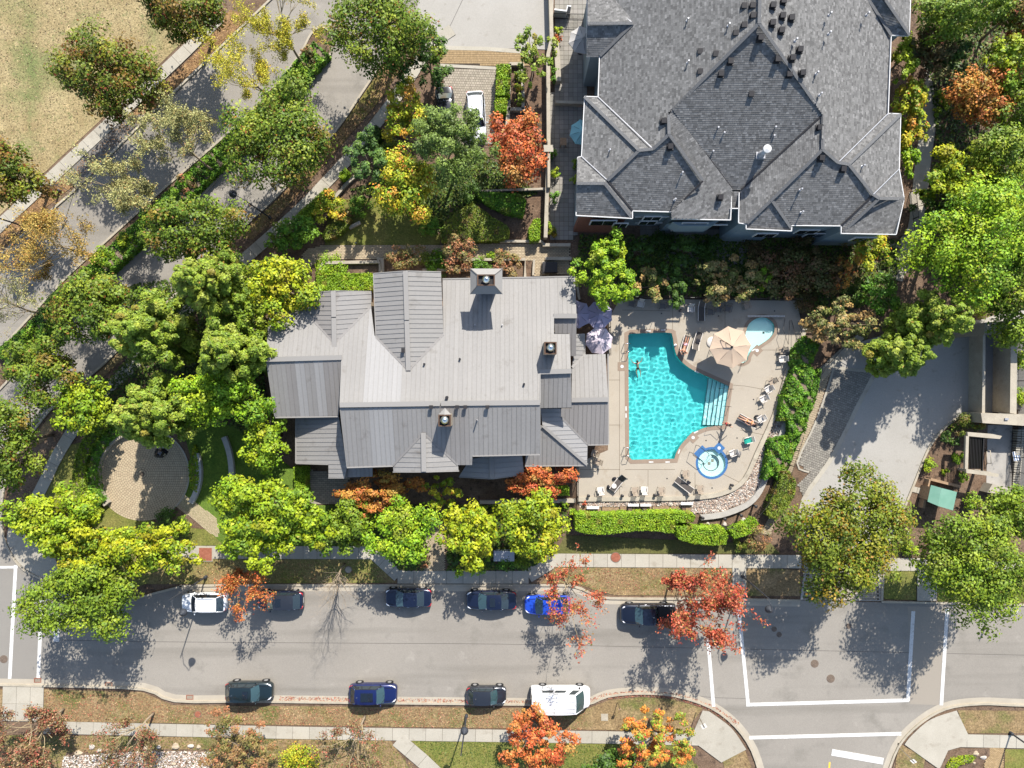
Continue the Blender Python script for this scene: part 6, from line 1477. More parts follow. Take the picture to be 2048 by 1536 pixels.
for k, pts in enumerate([[(1612,672),(1640,690),(1622,730),(1590,738),(1583,712)],[(1588,738),(1622,728),(1640,760),(1618,790),(1568,790)],[(1566,790),(1614,788),(1600,835),(1560,842)],[(1578,838),(1622,800),(1612,862),(1580,880)],[(1542,880),(1575,872),(1580,905),(1560,940),(1530,960)]]):
    hedge(pts, 1.3, 'laurel', 'glossy green shrub mass ' + ['at the top of the bank east of the pool','beside the three facing chairs on the east bank','above the river stones on the east bank','against the driveway paving on the east bank','at the foot of the east bank'][k], 190, .16, lumps=.18, name='shrub_bank', cat='shrubs')
pc = (285, 948)
def arc(c, r0, r1, a0, a1, n=14, sy=1): return [(c[0]+r0*math.cos(math.radians(a)), c[1]-r0*sy*math.sin(math.radians(a))) for a in np.linspace(a0, a1, n)] + [(c[0]+r1*math.cos(math.radians(a)), c[1]-r1*sy*math.sin(math.radians(a))) for a in np.linspace(a1, a0, n)]
hedge(arc(pc, 92, 112, 70, 215), .8, 'laurel', 'inner curved shrub band hugging the plaza wall', 170, .14, lumps=.08)
hedge(arc((283,950), 114, 138, 95, 222), 1.0, 'green', 'outer curved shrub band west of the plaza', 170, .14, lumps=.1)
hedge([(388,890),(395,915),(398,960),(392,985),(380,975),(376,930)], .5, 'lime', 'low green strip before the inner stone seat', 200, .12)
hedge([(586,935),(612,935),(612,985),(590,990)], 1.4, 'hedge', 'clipped hedge block at the south west corner of the clubhouse', 300, .10)
hedge([(575,982),(608,990),(612,1010),(590,1018),(572,1010)], 1.2, 'hedge', 'rounded clipped hedge below the corner block', 300, .10)
hedge([(636,545),(655,548),(742,546),(745,580),(640,582),(632,565)], 1.4, 'hedge', 'broad mossy green hedge north of the clubhouse west gable', 300, .12, lumps=.06)
hedge(smooth_line([(880,470),(895,440),(935,410),(955,412),(985,435),(1012,450),(1018,468),(1000,480),(885,484)],2), 1.1, 'hedgedull', 'kite shaped clipped hedge with a bronze centre', 280, .11)
hedge([(950,382),(1040,388),(1052,400),(1045,432),(1010,425),(970,405)], 1.1, 'laurel', 'crescent hedge above the kite shaped hedge', 240, .13)
hedge([(1057,458),(1068,438),(1080,437),(1079,480),(1060,482)], 1.2, 'hedge', 'bright green wedge hedge by the terrace wall', 300, .10)
hedge([(643,470),(655,452),(690,432),(702,436),(692,455),(668,474),(648,480)], 1.1, 'hedgedull', 'leaf shaped clipped hedge by the small lawn', 280, .11)
hedge([(592,430),(650,376),(662,386),(605,445)], 1.2, 'hedge', 'long clipped hedge beside the lower pavement', 280, .11)
hedge([(738,262),(752,250),(765,262),(752,290),(738,285)], 1.3, 'dark', 'dark clipped hedge by the bend of the pavement', 260, .12)
hedge([(679,345),(690,335),(698,345),(688,358),(678,355)], 1.2, 'hedge', 'small clipped box bush by the lower pavement', 280, .11)
hedge([(994,128),(1020,128),(1018,190),(992,190)], 1.6, 'hedge', 'upright clipped hedge east of the paver parking, upper block', 280, .12)
hedge([(991,196),(1013,196),(1012,222),(990,222)], 1.5, 'hedge', 'smaller clipped hedge block below the upright one', 280, .12)
hedge([(665,540),(742,532),(742,538),(668,546)], .4, 'laurel', 'low green edging along the north planter wall', 200, .12) if False else None
for px, py, r, h, pal, lb in [(643,545,14,1.2,'hedge','round bush at the end of the planter wall'),(1104,1010,7,.7,'hedge','first round box ball south of the pool fence'),(1131,1009,8,.7,'hedge','second round box ball south of the pool fence'),(984,1032,7,.7,'mixed','orange tinged ball by the yellow green trees'),
  (991,1012,7,.6,'hedge','green ball just above the orange tinged one'),(968,1016,8,.6,'hedge','shaded green ball near the front walk'),(1144,1022,8,.9,'bright','bright tuft at the west end of the wavy hedge'),(1479,1091,13,1.1,'hedgedull','round olive bush east of the clipped hedges'),(1512,1075,26,1.6,'photinia','loose bronze shrub by the pavement corner'),
  (1920,852,24,1.5,'hedgedull','big round olive shrub at the driveway bend'),(1955,845,14,1.3,'gold','bronze shrub against the ramp wall'),(1892,875,13,.8,'dark','dark green clump in the east bed'),(1910,884,9,.6,'dark','small dark clump beside the first one'),(1855,930,14,.9,'lime','lime green shrub in the east bed'),
  (1890,944,8,.5,'lime','tiny bright plant in the east bed'),(1922,952,13,.8,'bright','bright plant near the concrete bench'),(1918,912,16,.8,'bright','spindly green shrub by the pergola'),(1940,1003,17,1.2,'hedge','teardrop shaped clipped bush east of the green roofed hut'),(1800,1060,10,.9,'bright','bright bush at the driveway edge'),
  (1820,1100,14,.9,'bright','green bush by the boulder at the driveway'),(1813,1090,12,1.0,'green','green shrub beside the east path'),(1118,62,9,1,'lime','yellow green potted shrub on the terrace wall'),(1115,78,9,.9,'redor','pink red flowers on the terrace wall'),(1110,140,9,.9,'laurel','flowering plant in the terrace planter, upper'),
  (1108,160,8,.9,'laurel','flowering plant in the terrace planter, lower'),(1105,310,10,1,'laurel','climbing shrub on the terrace wall near the lamp'),(1108,345,11,1,'lime','lime shrub beside the paved terrace strip'),(1108,395,11,1,'laurel','dark shrub lower on the terrace strip'),(1150,330,10,1.6,'green','green shrub at the west bay corner'),
  (1150,360,9,1.6,'lime','lime shrub below the west bay corner'),(1096,450,10,1,'lime','yellow flowering shrub near the terrace steps'),(1105,466,11,1,'gold','golden shrub at the foot of the terrace'),(770,300,26,1.6,'green','green shrub between spruce and cedar'),(700,425,14,.9,'photinia','reddish shrub by the retaining wall'),
  (725,410,26,1.8,'laurel','shaded laurel west of the mixed tree'),(862,455,26,1.4,'laurel','dark shrub at the right of the small lawn'),(940,385,24,1.5,'dark','dark shrub between cedar and crescent hedge'),(1035,150,9,.7,'green','small shrub in the planter box, upper'),
  (1038,175,10,.8,'mixed','orange shrub in the planter box'),(1040,200,11,.9,'pale','silvery shrub in the planter box'),(870,528,30,.7,'laurel','low green planting between the shrub trees'),(965,528,20,.7,'laurel','low green planting east of the pink tipped shrub'),(868,513,13,.5,'lime','lime edging planting along the garden walk'),
  (985,513,12,.5,'lime','lime edging planting farther along the garden walk'),(660,535,30,.5,'hedge','low edging plants at the planter corner'),(1330,485,26,1.2,'dark','shaded shrub under the apartment windows'),(1420,500,26,1.2,'dark','shaded shrub at the recess of the apartments'),(1500,500,28,1.3,'dusky','dusky shrub below the apartments, west'),
  (1600,495,30,1.3,'dusky','dusky shrub below the apartments, east'),(1480,575,28,1.4,'dark','dark shrub behind the pool fence'),(1700,590,26,1.3,'dark','dark ground shrub near the pool corner'),(1615,600,26,1.1,'dusky','dusky ground shrub by the north east fence'),(960,1135,12,2.0,'bright','narrow bright cypress by the front walk, east one'),
  (907,1110,14,2.2,'dark','dark cypress by the front walk, upper'),(918,1140,11,2.2,'bright','cypress at the front walk gate'),(945,1138,10,2.2,'bright','cypress beside the gate, second'),(975,1110,10,2.0,'bright','bright cypress beside the utility box'),(1010,1125,18,1.0,'laurel','low laurel by the utility box'),
  (1040,1115,22,1.2,'green','green shrub under the second yellow green tree'),(820,1110,24,1.3,'dark','dark shrub under the bright green tree'),(845,1120,16,1.0,'photinia','reddish shrub at the edge of the front walk'),(360,1052,22,1.6,'green','round dark shrub at the plaza exit'),(330,1040,24,1.6,'dark','dark shrub south of the plaza'),
  (1888,210,14,1,'green','fern clump by the garden stairs'),(1880,195,12,1,'bright','bright ball shrub by the garden path, upper'),(1875,222,8,.8,'bright','bright ball shrub by the garden path, lower'),(595,1520,38,1.6,'mixed','yellow green shrub at the south frame edge'),(1975,600,30,2,'green','shrub at the top of the garage ramp'),
  (2042,720,20,1.4,'lime','lime planting behind the ramp railing, upper'),(2042,790,20,1.4,'lime','lime planting behind the ramp railing, lower'),(700,510,22,.6,'hedge','moss edging at the planter top') if False else (1700,470,22,1.5,'dusky','dusky shrub under the east eave'),(450,1010,22,.8,'lime','low bright plant beside the curved path')]:
    shrub(px, py, r, h, pal, lb, name='shrub', dens=230 if r < 20 else 170)
hedge([(1624,742),(1644,738),(1632,800),(1602,872),(1582,925),(1562,962),(1546,952),(1572,880),(1602,810)], .9, 'laurel', 'long dark shrub strip between the bank and the paver path', 190, .15, lumps=.12, name='shrub_bank', cat='shrubs')
hedge_cover = [([(60,600),(330,560),(520,640),(540,900),(440,840),(330,780),(180,860),(120,860),(180,790),(330,650)],'low green ground cover under the trees west of the clubhouse'),([(1160,470),(1500,470),(1800,480),(1790,590),(1640,640),(1600,596),(1250,590),(1150,560)],'low planting in the shade between apartments and pool'),([(700,380),(960,300),(1080,390),(940,410),(870,470),(780,400)],'ground cover beneath the cedar and mixed tree'),([(660,1010),(850,1010),(845,1140),(800,1140),(750,1090),(660,1090)],'ground cover under the trees west of the front walk'),([(890,1010),(1140,1010),(1100,1100),(1060,1140),(895,1140)],'ground cover under the trees east of the front walk'),([(1840,0),(2050,0),(2050,560),(1900,600),(1850,480),(1870,260)],'ground cover under the eastern woodland')]
# fallen leaves and stones nobody could count
def scatter(name, label, zone, n, size, cols, z, seed, aspect=1.5, flat=True):
    rs = np.random.RandomState(seed); pts = []
    xs = [p[0] for p in zone]; ys = [p[1] for p in zone]
    while len(pts) < n:
        x, y = rs.uniform(min(xs), max(xs), n), rs.uniform(min(ys), max(ys), n); pts += [(a, b) for a, b in zip(x, y) if inside(zone, a, b)]
    p = np.array([tuple(P(a, b)) for a, b in pts[:n]]); p[:, 2] = z+rs.rand(n)*.02
    nr = rs.normal(size=(n,3))*.35+np.array([0,0,1]); c = np.array(cols)[rs.choice(len(cols), n)]*rs.uniform(.6,1.3,(n,1))
    o = leaf_mesh(name, p, nr, size*rs.uniform(.6,1.3,n), c, None, aspect); return tag(o, label, None, None, 'stuff')
REDL = [(.32,.10,.07),(.38,.17,.10),(.25,.08,.05),(.40,.25,.15)]; BRL = [(.30,.17,.07),(.22,.11,.05),(.40,.26,.12),(.14,.07,.03)]
scatter('fallen_leaves', 'red leaves drifted along the south kerb', [(560,1392),(1040,1400),(1160,1404),(1210,1386),(1280,1380),(1360,1386),(1430,1412),(1480,1446),(1470,1456),(1420,1420),(1350,1396),(1280,1392),(1215,1398),(1165,1412),(560,1406)], 2600, .09, REDL, .05, 1)
scatter('fallen_leaves', 'brown leaves lying on the south verge', [(90,1382),(285,1388),(345,1412),(1170,1418),(1170,1460),(90,1440)], 5200, .08, BRL+REDL, .05, 2)
scatter('fallen_leaves', 'leaves lying on the leaf covered avenue strips', [(470,30),(500,40),(300,228),(170,350),(60,440),(0,500),(0,470),(125,355),(300,195)], 2600, .09, BRL, .045, 3)
scatter('fallen_leaves', 'leaves under the lower avenue maples', [(800,110),(765,195),(700,270),(560,430),(505,480),(560,395),(672,275),(732,195)], 2000, .09, BRL, .05, 4)
scatter('fallen_leaves', 'leaves lying on the verge under the red trees', [(1110,1136),(1480,1136),(1480,1190),(1230,1188),(1160,1166)], 1300, .08, BRL+REDL, .05, 5)
scatter('fallen_leaves', 'leaves on the verge by the bare tree', [(365,1122),(745,1122),(780,1162),(310,1164)], 1600, .08, BRL, .05, 6)
scatter('grass_tufts', 'green and brown tufts dotted over the dry field', [(-10,-10),(420,-10),(340,100),(225,205),(84,335),(0,410)], 3400, .09, [(.14,.15,.05),(.22,.16,.08),(.34,.26,.13),(.16,.11,.06)], .03, 7, 2.2)
scatter('grass_tufts', 'mixed tufts in the south west lawn', [(0,1470),(770,1480),(840,1540),(0,1540)], 4200, .09, [(.10,.12,.02),(.22,.14,.06),(.15,.14,.03)], .05, 8, 2.2)
scatter('grass_tufts', 'green tufts in the southern lawn', [(825,1482),(1370,1492),(1400,1540),(870,1540)], 3000, .09, [(.09,.13,.02),(.16,.16,.03),(.05,.08,.012)], .05, 9, 2.2)


for k_, (z_, lb_) in enumerate(hedge_cover): scatter('ground_cover', lb_, z_, [9000,9000,5000,4000,4000,9000][k_], .22, [(.05,.09,.012),(.08,.13,.015),(.035,.06,.01),(.12,.14,.02)], .12, 60+k_, 1.3)
# ------------------------------------------------------------------ paved areas laid piece by piece
def pavers(name, poly, sx, sy, m, label, z=.05, rot=0, gap=.012, stagger=True, cols=None, kind='stuff', bed=None, hole=None):
    w_ = [tuple(P(x, y).xy) for x, y in poly]; rs = np.random.RandomState(len(poly)*7+int(sx*100)); ca, sa = math.cos(rot), math.sin(rot)
    q = [(x*ca+y*sa, -x*sa+y*ca) for x, y in w_]; x0, x1 = min(p[0] for p in q), max(p[0] for p in q); y0, y1 = min(p[1] for p in q), max(p[1] for p in q)
    v = []; f = []; cl = []; r = 0; y = y0
    while y < y1:
        x = x0-(sx/2 if (stagger and r % 2) else 0)
        while x < x1:
            if inside(q, x+sx/2, y+sy/2):
                c = [(x+gap,y+gap),(x+sx-gap,y+gap),(x+sx-gap,y+sy-gap),(x+gap,y+sy-gap)]; zz = z+rs.uniform(-.004,.004); k = len(v)
                c = [(a*ca-b*sa, a*sa+b*ca) for a, b in c]
                v += [(a, b, zz) for a, b in c] + [(a, b, zz-.03) for a, b in c]
                f += [(k,k+1,k+2,k+3),(k+4,k+5,k+1,k),(k+5,k+6,k+2,k+1),(k+6,k+7,k+3,k+2),(k+7,k+4,k,k+3)]
                g = rs.uniform(.88,1.1); b_ = cols[rs.randint(len(cols))]; cl += [(b_[0]*g,b_[1]*g,b_[2]*g,1)]*5
            x += sx
        y += sy; r += 1
    o = mesh_obj(name, v, f, paverm); at = o.data.attributes.new('Col','FLOAT_COLOR','FACE'); at.data.foreach_set('color', np.array(cl,'f').ravel())
    sheet('paver_bed', poly, z-.018, M['joint'], 'sandy bed under ' + label); return tag(o, label, None, None, kind)
paverm = mat('paver', (.3,.25,.2), .9, attr=True, fine=.12, fscale=16)
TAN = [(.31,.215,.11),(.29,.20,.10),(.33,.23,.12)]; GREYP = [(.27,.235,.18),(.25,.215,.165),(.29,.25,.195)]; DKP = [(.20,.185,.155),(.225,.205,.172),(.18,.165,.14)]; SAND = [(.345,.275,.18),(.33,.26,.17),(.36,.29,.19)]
pavers('pavers', [(878,97),(1060,106),(1062,132),(880,128)], .10, .22, None, 'tan brick band across the forecourt', cols=TAN, z=.055)
pavers('pavers', [(888,136),(992,140),(992,290),(884,290)], .24, .24, None, 'grey pavers of the small parking court', cols=GREYP, rot=-.03, z=.055)
strip('kerb_band', [(878,96),(970,98),(1062,105)], .38, 0, .065, M['concrete'], 'pale concrete band above the tan bricks', 'structure'); strip('kerb_band', [(880,131),(992,137)], .3, 0, .065, M['concrete'], 'pale concrete band below the tan bricks', 'structure')
pavers('pavers', [(1668,737),(1748,744),(1712,812),(1688,862),(1655,922),(1606,995),(1596,970),(1618,944),(1596,925),(1632,840)], .22, .22, None, 'dark square pavers beside the driveway', cols=DKP, rot=-.35, z=.05)
pavers('pavers', [(1640,735),(1664,735),(1630,838),(1592,925),(1570,970),(1550,1040),(1540,1070),(1520,1066),(1545,1020),(1580,930),(1612,840)], .11, .22, None, 'sandy pavers of the path beside the driveway', cols=SAND, rot=-.3, z=.055)
strip('kerb_band', smooth_line([(1668,733),(1634,838),(1594,926),(1618,944)],3), .18, 0, .065, M['concrete'], 'concrete border of the dark pavers', 'structure')
# garden walk north of the clubhouse, front walk
pavers('pavers', [(612,500),(640,492),(1080,487),(1140,492),(1140,548),(1068,552),(1066,522),(1000,518),(740,519),(640,520),(610,545),(600,520)], .3, .15, None, 'long sandy paver walk through the north garden', cols=SAND, z=.05)
pavers('pavers', [(848,1048),(888,1048),(890,1142),(846,1142)], .22, .11, None, 'sandy paver front walk to the clubhouse', cols=SAND, z=.06)
pavers('pavers', [(610,938),(700,950),(690,1008),(612,1008)], .4, .2, None, 'shaded paver yard at the south west corner of the clubhouse', cols=GREYP, z=.06)
pavers('pavers', [(1112,-20),(1172,-20),(1170,320),(1150,480),(1100,480),(1100,300),(1108,100)], .45, .45, None, 'grey square slabs of the apartment terrace', cols=[(.21,.195,.165),(.24,.22,.19)], z=.06, stagger=False)
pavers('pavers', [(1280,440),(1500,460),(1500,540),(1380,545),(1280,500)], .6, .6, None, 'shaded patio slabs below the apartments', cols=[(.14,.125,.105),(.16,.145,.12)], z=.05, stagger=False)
pavers('pavers', [(1612,1144),(1755,1144),(1758,1200),(1606,1200)], 1.2, .18, None, 'long narrow slabs of the driveway mouth', cols=GREYP, z=.05)
# round plaza
pr_c = P(285, 948); RP = 92/PXM
pl = empty('plaza', (pr_c.x, pr_c.y, 0), 0, 'round plaza of sandy pavers laid in rings beside a low wall', 'plaza', None, 'structure')
a = MB(); a.lathe((0,0,0), [(RP,0),(RP,.045),(.01,.045)], 48); a.obj('bed', M['joint'], pl)
v = []; f = []; cl = []; rs = np.random.RandomState(5); r = .25
while r < RP-.02:
    n = max(6, int(2*math.pi*r/.24))
    for k in range(n):
        t0, t1 = 2*math.pi*k/n+.012/r, 2*math.pi*(k+1)/n-.012/r; zz = .062+rs.uniform(-.003,.003); i = len(v)
        for rr in (r+.008, r+.205-.008):
            v += [(rr*math.cos(t0), rr*math.sin(t0), zz), (rr*math.cos(t1), rr*math.sin(t1), zz)]
        f.append((i, i+2, i+3, i+1)); b_ = SAND[rs.randint(3)]; g = rs.uniform(.93,1.05); cl.append((b_[0]*g, b_[1]*g, b_[2]*g, 1))
    r += .205
o = mesh_obj('paver_rings', v, f, paverm, pl); at = o.data.attributes.new('Col','FLOAT_COLOR','FACE'); at.data.foreach_set('color', np.array(cl,'f').ravel()); o['kind'] = 'stuff'
def arc_pts(px, py, r, a0, a1, n=24): return [(px+r*math.cos(math.radians(a)), py-r*math.sin(math.radians(a))) for a in np.linspace(a0, a1, n)]
pavers('pavers', [(352,1012),(370,988),(432,1035),(440,1060),(434,1076)], .22, .11, None, 'sandy paver path leaving the round plaza', cols=SAND, z=.058, rot=-.7)
strip('retaining_wall', arc_pts(285,948,88,58,222), .62, 0, .55, M['wallc'], 'curved concrete seat wall on the north west side of the plaza', None, cat='wall')
strip('plaza_edge', arc_pts(287,948,92,-60,60), .12, 0, .09, M['concrete'], 'thin concrete edge on the east side of the plaza', 'structure')
strip('railing_wall', arc_pts(284,950,113,100,215), .12, 0, .8, M['dark'], 'thin dark steel fence curving behind the plaza hedge', None, cat='fence')
for ln, lb in [(arc_pts(290,945,112,-32,20,14),'inner curved stone seat east of the plaza'),(arc_pts(290,945,176,-8,24,14),'outer curved stone seat east of the plaza')]:
    strip('stone_seat', ln, .5, 0, .45, mat('stone_seat_concrete' + lb[:2], (.30,.29,.27), .9, (.36,.35,.32), 2, fine=.15), lb, None, cat='bench')
# black boulder fountain with pale stones
c = P(322, 905); root = empty('fountain_rock', (c.x, c.y, .05), .3, 'glossy black boulder fountain on the plaza', 'fountain')
def rock_mesh(name, rx, ry, rz, m, parent, seed, loc=(0,0,0)):
    bm = bmesh.new(); bmesh.ops.create_icosphere(bm, subdivisions=2, radius=1); rs_ = random.Random(seed); ph = [rs_.uniform(0,6) for _ in range(6)]
    for q in bm.verts:
        n_ = 1+.16*math.sin(3*q.co.x+ph[0])+.14*math.sin(4*q.co.y+ph[1])+.12*math.sin(5*q.co.z+ph[2])+rs_.uniform(-.05,.05)
        q.co = Vector((q.co.x*rx*n_, q.co.y*ry*n_, max(q.co.z*rz*n_, -rz*.3)))
    me = bpy.data.meshes.new(name); bm.to_mesh(me); bm.free(); me.materials.append(m); o_ = bpy.data.objects.new(name, me); COL.objects.link(o_); o_.parent = parent; o_.location = loc; return o_
rock_mesh('boulder', .75, .45, .5, mat('wet_black_stone', (.01,.01,.014), .12, spec=.8), root, 3)
for k, (x, y, s) in enumerate([(.15,.45,.2),(.6,.5,.24),(.95,.35,.3),(-.1,.62,.13),(.4,.75,.15)]): rock_mesh('stone', s, s*.8, s*.7, M['wallc'], root, 10+k, (x, y, .1))
# stones
stm = [mat('pale_boulder', (.42,.38,.33), .9, (.3,.26,.22), 3, fine=.2), mat('buff_boulder', (.36,.29,.2), .9, (.27,.21,.15), 3, fine=.2)]
for k, (px, py, r_, lb) in enumerate([(184,1494,.26,'first pale boulder above the dry stream'),(157,1507,.36,'buff boulder at the west end of the dry stream'),(203,1503,.34,'flat boulder in the dry stream'),(290,1497,.24,'small boulder left of the middle one'),(318,1494,.2,'round white boulder above the pebbles'),(351,1493,.36,'largest pale boulder above the pebbles'),(381,1492,.26,'tilted pale boulder above the pebbles'),
    (397,1494,.22,'buff boulder ending the row'),(370,1518,.2,'white cobble in the pebbles'),(347,1528,.22,'white cobble at the frame edge'),(312,1530,.2,'pebble coloured cobble at the frame edge'),(1952,1507,.3,'upper white boulder in the round corner bed'),(1966,1515,.28,'middle white boulder in the round corner bed'),(1949,1526,.17,'small white stone in the round corner bed'),(1812,1067,.34,'grey boulder by the driveway bushes'),(1892,1350,.0,'')]):
    if r_ > 0: c = P(px, py, .1); o = rock_mesh('boulder', r_*1.15, r_*.8, r_*.6, stm[k % 2], None, 40+k, (c.x, c.y, .06)); tag(o, lb, 'boulder')
def stones(name, label, zone, n, size, z, seed, cols):
    rs = np.random.RandomState(seed); xs = [p[0] for p in zone]; ys = [p[1] for p in zone]; v = []; f = []; cl = []; k = 0
    while k < n:
        x, y = rs.uniform(min(xs), max(xs)), rs.uniform(min(ys), max(ys))
        if not inside(zone, x, y): continue
        p = P(x, y); s = size*rs.uniform(.5,1.5); a = rs.uniform(0,6.3); i = len(v); e = rs.uniform(.55,1)
        for t in range(6):
            q = 1.047*t; u, w2 = s*math.cos(q), s*e*math.sin(q); v.append((p.x+u*math.cos(a)-w2*math.sin(a), p.y+u*math.sin(a)+w2*math.cos(a), z))
        for t in range(3):
            q = 2.094*t+.5; u, w2 = s*.5*math.cos(q), s*.5*e*math.sin(q); v.append((p.x+u*math.cos(a)-w2*math.sin(a), p.y+u*math.sin(a)+w2*math.cos(a), z+s*.75))
        f += [(i+6,i+7,i+8),(i,i+1,i+6),(i+1,i+2,i+7,i+6),(i+2,i+3,i+7),(i+3,i+4,i+8,i+7),(i+4,i+5,i+8),(i+5,i,i+6,i+8)]
        c = np.array(cols[rs.randint(len(cols))])*rs.uniform(.7,1.2); cl += [(*c,1)]*7; k += 1
    o = mesh_obj(name, v, f, paverm); at = o.data.attributes.new('Col','FLOAT_COLOR','FACE'); at.data.foreach_set('color', np.array(cl,'f').ravel()); return tag(o, label, None, None, 'stuff')
RIV = [(.38,.32,.26),(.48,.44,.38),(.28,.21,.16),(.35,.25,.19),(.18,.16,.145)]
rb = [(1158,1003),(1400,1001),(1458,990),(1496,962),(1520,908),(1550,842),(1566,796),(1592,830),(1575,855),(1560,890),(1545,940),(1525,975),(1500,1000),(1440,1024),(1385,1028),(1380,1010),(1158,1014)]
sheet('stone_bed', rb, .015, M['soil'], 'earth under the river stones by the pool')
stones('river_stones', 'pale river stones outside the pool kerb', rb, 6500, .10, .02, 3, RIV)
sheet('stone_bed', [(130,1505),(300,1498),(430,1498),(440,1560),(120,1560)], .045, M['soil'], 'earth under the dry stream pebbles')
stones('pebbles', 'pale pebbles of the dry stream', [(130,1512),(300,1502),(430,1503),(440,1550),(120,1550)], 4200, .07, .05, 4, RIV+[(.55,.52,.48)])
# ------------------------------------------------------------------ walls, kerbs and fences round the pool
strip('parapet', smooth_line([(1155,998),(1300,997),(1400,994),(1455,982),(1489,957),(1514,904),(1545,836),(1560,790),(1575,741),(1596,694),(1609,655)],3), .42, 0, .25, M['wallc'], 'wide concrete kerb along the south and east of the pool deck', None, cat='wall')
strip('retaining_wall', smooth_line([(1400,1034),(1440,1029),(1480,1015),(1505,998),(1522,972),(1540,925),(1560,870),(1580,815),(1600,775)],3), .5, 0, .35, mat('grey_wall', (.28,.26,.23), .9, (.34,.32,.28), 1.5, fine=.15), 'curved grey retaining wall outside the river stones', None, cat='wall')
def fence(line_, h, label, m='rail', step=1.5, name='fence', pickets=True, world=False, pk=.13, z0=0):
    pts = [Vector((p[0], p[1], 0)) for p in line_] if world else [P(x, y) for x, y in line_]
    root = empty(name, (pts[0].x, pts[0].y, z0), 0, label, 'fence' if 'rail' not in name else 'railing'); o0 = pts[0]; loc = [p-o0 for p in pts]
    for zz in (h, .12): a = MB(); a.tube([p+Vector((0,0,zz)) for p in loc], .025, 5); a.obj('rail', M[m], root)
    tot = 0; a = MB()
    for p, q in zip(loc, loc[1:]):
        d = (q-p).length; n = max(1, round(d/step))
        for k in range(n):
            c_ = p.lerp(q, k/n); b = MB(); b.box(c_.x-.03, c_.x+.03, c_.y-.03, c_.y+.03, 0, h+.04); b.obj('post', M[m], root)
        if pickets:
            n = max(1, int(d/pk))
            for k in range(n): c_ = p.lerp(q, (k+.5)/n); a.box(c_.x-.009, c_.x+.009, c_.y-.009, c_.y+.009, .12, h)
    if a.v: o_ = a.obj('pickets', M[m], root); o_['kind'] = 'stuff'
    return root
fence([(1240,597),(1400,599),(1592,601),(1604,652)], 1.4, 'black steel fence along the north of the pool deck', step=2)
fence([(1217,600),(1218,712)], 1.3, 'black fence between the parasols and the pool deck')
fence([(1154,932),(1154,1020)], 1.4, 'black fence at the clubhouse end of the deck')
fence([(1158,1024),(1385,1024)], 1.3, 'black fence behind the wavy hedge', step=1.6)
fence(smooth_line([(1385,1052),(1420,1053),(1460,1050),(1500,1034),(1528,1002),(1545,960)],3), 1.3, 'black fence curving round the stone bank', step=1.8)
fence([(1600,655),(1640,650)], 1.3, 'short fence at the north east pool corner') if False else None
fence([(1610,780),(1650,725),(1700,672),(1745,640)], 1.2, 'railing beside the sloping service path', name='railing')
fence([(1600,930),(1640,830),(1660,760)], 1.0, 'low railing above the paved slope', name='railing') if False else None
fence([(1545,1010),(1568,960),(1598,870)], 1.2, 'railing between bank and paver path', name='railing', pk=.2)
# timber planks of the narrow boardwalk between fence and hedge
bw = empty('boardwalk', (0,0,0), 0, 'narrow timber boardwalk between the pool fence and the wavy hedge', 'boardwalk')
n = 96
for k in range(n):
    x = 1152+(1384-1152)*k/n; a = P(x, 1011); b = P(x+2.0, 1011); c = P(x, 1031); q = MB(); q.box(a.x, b.x, c.y, a.y, .0, .05); q.obj('plank', M['wood'], bw)
for k, x in enumerate([1203,1239,1272,1304,1340,1363]): a = MB(); p = P(x, 1021); a.box(p.x-.05,p.x+.05,p.y-.48,p.y+.48,.05,.075); a.obj('cross_beam', M['rail'], bw)
for px, py, lb in [(1185,1014,'white board lying by the red flowers'),(1267,1009,'first white board on the boardwalk'),(1289,1009,'second white board on the boardwalk'),(1372,1006,'white box lid at the east end of the boardwalk')]:
    c = P(px, py); a = MB(); a.box(c.x-.6,c.x+.6,c.y-.13,c.y+.13,.3,.36); a.box(c.x-.5,c.x-.4,c.y-.1,c.y+.1,.05,.3); a.box(c.x+.4,c.x+.5,c.y-.1,c.y+.1,.05,.3); tag(a.obj('board_bench', M['white']), lb, 'bench')
shrub(1169,1007,5,.5,'red','small bright red flower clump by the fence corner')
for px, py, rz, lb in [(1258,1018,0,'first black post light by the boardwalk'),(1287,1018,0,'second black post light by the boardwalk'),(1365,1017,0,'third black post light by the boardwalk')]:
    c = P(px, py); root = empty('planter_box', (c.x, c.y, .05), 0, lb.replace('post light','planter box'), 'planter'); a = MB(); a.box(-.2,.2,-.16,.16,0,.5); a.obj('box', M['dark'], root); a = MB(); a.box(-.17,.17,-.13,.13,.5,.52); a.obj('soil', M['soil'], root)
for px, py, h, lb in [(1401,1033,.8,'first dark post on the curved wall'),(1445,1035,.8,'second dark post on the curved wall'),(1477,1028,.8,'third dark post on the curved wall'),(1506,1010,.8,'fourth dark post on the curved wall')]:
    c = P(px, py); root = empty('bollard_light', (c.x, c.y, 0), 0, lb, 'bollard light'); a = MB(); a.lathe((0,0,0), [(.1,0),(.1,h)], 10); a.obj('post', M['dark'], root); a = MB(); a.lathe((0,0,h), [(.16,0),(.16,.07),(.04,.12)], 12); a.obj('hood', M['dark'], root)
for k, (px, py, r_) in enumerate([(1449,1048,.2),(1488,1040,.24),(1415,1048,.18)]): c = P(px, py); o = rock_mesh('boulder', r_*1.2, r_, r_*.7, stm[0], None, 80+k, (c.x, c.y, .05)); tag(o, 'pale rock %s' % ['in the middle of the mulch strip','at the east of the mulch strip','at the west of the mulch strip'][k], 'boulder')
